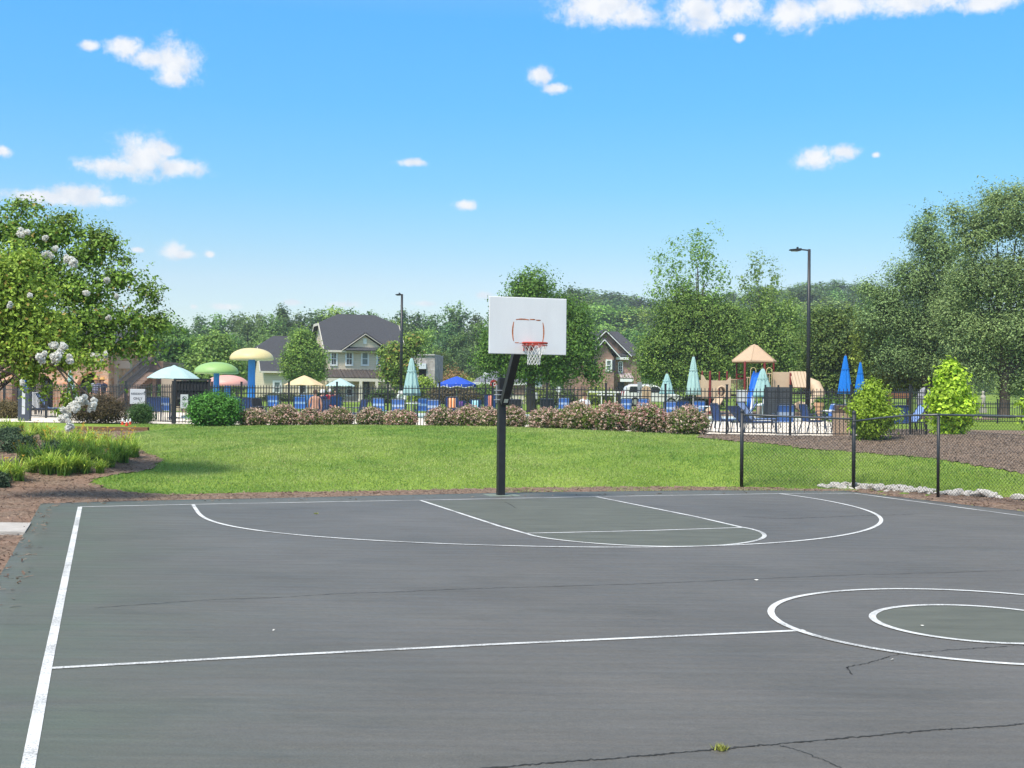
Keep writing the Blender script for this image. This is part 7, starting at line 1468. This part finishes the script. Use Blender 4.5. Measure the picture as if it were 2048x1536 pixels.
# ------------------------------------------------------------------ people
SKN = mat('skin', (.46, .25, .17), .6, .08, 6, .3)
def skin_obj(name, verts, edges, rad, m, parent):
    me = bpy.data.meshes.new(name); me.from_pydata([tuple(v) for v in verts], edges, []); me.materials.append(m); o = bpy.data.objects.new(name, me); COL.objects.link(o); o.parent = parent
    o.modifiers.new('skin', 'SKIN'); sv_ = me.skin_vertices[0].data
    for i, r in enumerate(rad): sv_[i].radius = (r, r) if not isinstance(r, tuple) else r
    sv_[0].use_root = True; s = o.modifiers.new('sub', 'SUBSURF'); s.levels = 1; s.render_levels = 2
    return o
def person(label, u, D, rz, pose, top, bottom, hair, vtop=None, hat=None, arm=0.0):
    b = base(u, D); root = thing('person', label, 'person', b, rz); sit = pose == 'sit'; dz = -.42 if sit else 0.0
    J = []; E = []; Rd = []
    def j(p, r, par=None): J.append(p); Rd.append(r); k = len(J) - 1; (E.append((par, k)) if par is not None else None); return k
    pel = j((0, 0, .93 + dz), (.15, .11)); sp_ = j((0, .01, 1.1 + dz), (.135, .10), pel); chs = j((0, .02, 1.30 + dz), (.16, .11), sp_); up_ = j((0, .02, 1.42 + dz), (.11, .08), chs); nk = j((0, .0, 1.50 + dz), .052, up_); hd = j((0, -.02, 1.60 + dz), (.08, .095), nk); j((0, -.01, 1.69 + dz), (.07, .08), hd); 
    tops = [chs]
    for s in (-1, 1):
        sh = j((s * .18, .02, 1.40 + dz), .058, up_); el_ = j((s * .25, .0 - arm * .1, 1.13 + dz), .043, sh); wr = j((s * .24, -.14 - arm * .15, .93 + dz + arm * .2), .030, el_); pm_ = j((s * .24, -.19 - arm * .17, .88 + dz + arm * .22), (.034, .02), wr)
        for k in range(4): f1 = j((s * (.215 + k * .016), -.235 - arm * .17, .845 + dz + arm * .22 - k * .002), .0085, pm_); j((s * (.215 + k * .016), -.262 - arm * .17, .815 + dz + arm * .22 + (.004 if k in (0, 3) else 0)), .0075, f1)
        th = j((s * .20, -.19 - arm * .17, .87 + dz + arm * .22), .010, pm_); j((s * .185, -.215 - arm * .17, .85 + dz + arm * .22), .008, th)
        hp = j((s * .09, 0, .88 + dz), .088, pel)
        if sit: kn = j((s * .11, -.44, .52), .062, hp); an = j((s * .11, -.42, .09), .042, kn)
        else: kn = j((s * .10, -.02, .50), .062, hp); an = j((s * .10, .02, .09), .042, kn)
        j((s * .11, an and J[an][1] - .15, .04), .034, an)
    body = skin_obj('body', J, E, Rd, SKN, root)
    if top: V = [(0, 0, .92 + dz), (0, .01, 1.1 + dz), (0, .02, 1.30 + dz), (0, .02, 1.43 + dz), (-.185, .02, 1.40 + dz), (-.23, .0 - arm * .05, 1.23 + dz), (.185, .02, 1.40 + dz), (.23, .0 - arm * .05, 1.23 + dz)]; skin_obj('shirt', V, [(0, 1), (1, 2), (2, 3), (3, 4), (4, 5), (3, 6), (6, 7)], [(.165, .125), (.15, .115), (.175, .125), (.115, .09), .068, .058, .068, .058], top, root)
    if bottom:
        q = ([(s * .11, -.40, .54) for s in (-1, 1)] if sit else [(s * .10, -.02, .55) for s in (-1, 1)])
        skin_obj('shorts', [(0, 0, .95 + dz), (-.09, 0, .87 + dz), q[0], (.09, 0, .87 + dz), q[1]], [(0, 1), (1, 2), (0, 3), (3, 4)], [(.16, .12), .10, .078, .10, .078], bottom, root)
    mb = MB(); mb.lathe([(.105, -.02), (.108, .05), (.09, .10), (.05, .13), (.001, .14)], 16, (0, .01, 1.62 + dz)); mb.v = [(x * .9, y * 1.02 + (.012 if z < 1.66 + dz else 0), z) for x, y, z in mb.v]; mb.build('hair', hair, root, smooth=True)
    if hat: mb = MB(); mb.lathe([(.19, .03), (.19, .045), (.10, .06), (.095, .15), (.001, .17)], 18, (0, 0, 1.62 + dz)); mb.build('hat', hat, root, smooth=True)
    mb = MB(); 
    for s in (-1, 1): mb.lathe([(.001, -.011), (.011, 0), (.001, .011)], 8, (s * .032, -.108, 1.61 + dz))
    mb.build('eye', INK, root); mb = MB(); mb.box((0, -.112, 1.555 + dz), (.045, .012, .010)); mb.build('mouth', mat('lip', (.30, .10, .09), .6, .1, 9, .3), root); mb = MB(); mb.prism([(-.10, 1.61 + dz), (-.135, 1.578 + dz), (-.10, 1.57 + dz)], -.012, .012, axis='x'); mb.build('nose', SKN, root)
    return root
HB = mat('brown_hair', (.06, .035, .02), .7, .3, 20, .3); HW = mat('white_hair', (.62, .60, .56), .7, .1, 20, .3); HBL = mat('dark_hair', (.02, .016, .014), .7, .3, 20, .3)
PLD = banded('plaid_shirt', (.32, .33, .42), (.12, .10, .18), .10, .85, 'Z', .4); NVS = mat('navy_cloth', (.025, .03, .07), .85, .15, 8, .1); REDC = mat('red_swimwear', (.35, .03, .05), .7, .1, 8, .2); WSH = mat('white_cloth', (.66, .66, .65), .85, .06, 6, .1); KHA = mat('khaki_cloth', (.30, .25, .17), .85, .1, 6, .1)
STR = mat('straw_hat', (.50, .28, .10), .85, .15, 20, .1)
person('person in a plaid shirt and straw hat standing before the right clubhouse arch', 190, 58, .4, 'stand', PLD, KHA, HB, hat=STR)
person('person in a navy shirt and orange hat beside the plaid-shirted one', 204, 58.6, -.3, 'stand', NVS, KHA, HB, hat=STR)
person('bare-backed person sitting with their back to us behind the rosy bush', 630, 50, PI + .2, 'sit', None, NVS, HB)
person('white-haired person sitting beside the bare-backed sitter', 645, 53, PI - .5, 'sit', NVS, NVS, HW)
person('light-haired person in red swimwear behind the greener bush', 659, 57, .6, 'sit', REDC, REDC, HW)
person('dark-haired person in black sitting right of the person in red', 671, 59, -.4, 'sit', NVS, NVS, HBL)
person('person in a white top above the green-topped bush', 1169, 50, .5, 'sit', WSH, NVS, HB)

# ------------------------------------------------------------------ haze
if True:
    mb = MB(); mb.box((0, 285, 36), (1700, 680, 76)); hz = mb.build('haze', None or mat('haze_dummy', (.5, .5, .5)))
    hm = bpy.data.materials.new('haze_volume'); hm.use_nodes = True; t = hm.node_tree; t.nodes.clear(); o_ = t.nodes.new('ShaderNodeOutputMaterial'); v = t.nodes.new('ShaderNodeVolumePrincipled'); v.inputs['Color'].default_value = (.86, .91, .97, 1); v.inputs['Density'].default_value = .0004; v.inputs['Anisotropy'].default_value = .2
    t.links.new(v.outputs[0], o_.inputs['Volume']); hz.data.materials.clear(); hz.data.materials.append(hm); hz['kind'] = 'stuff'
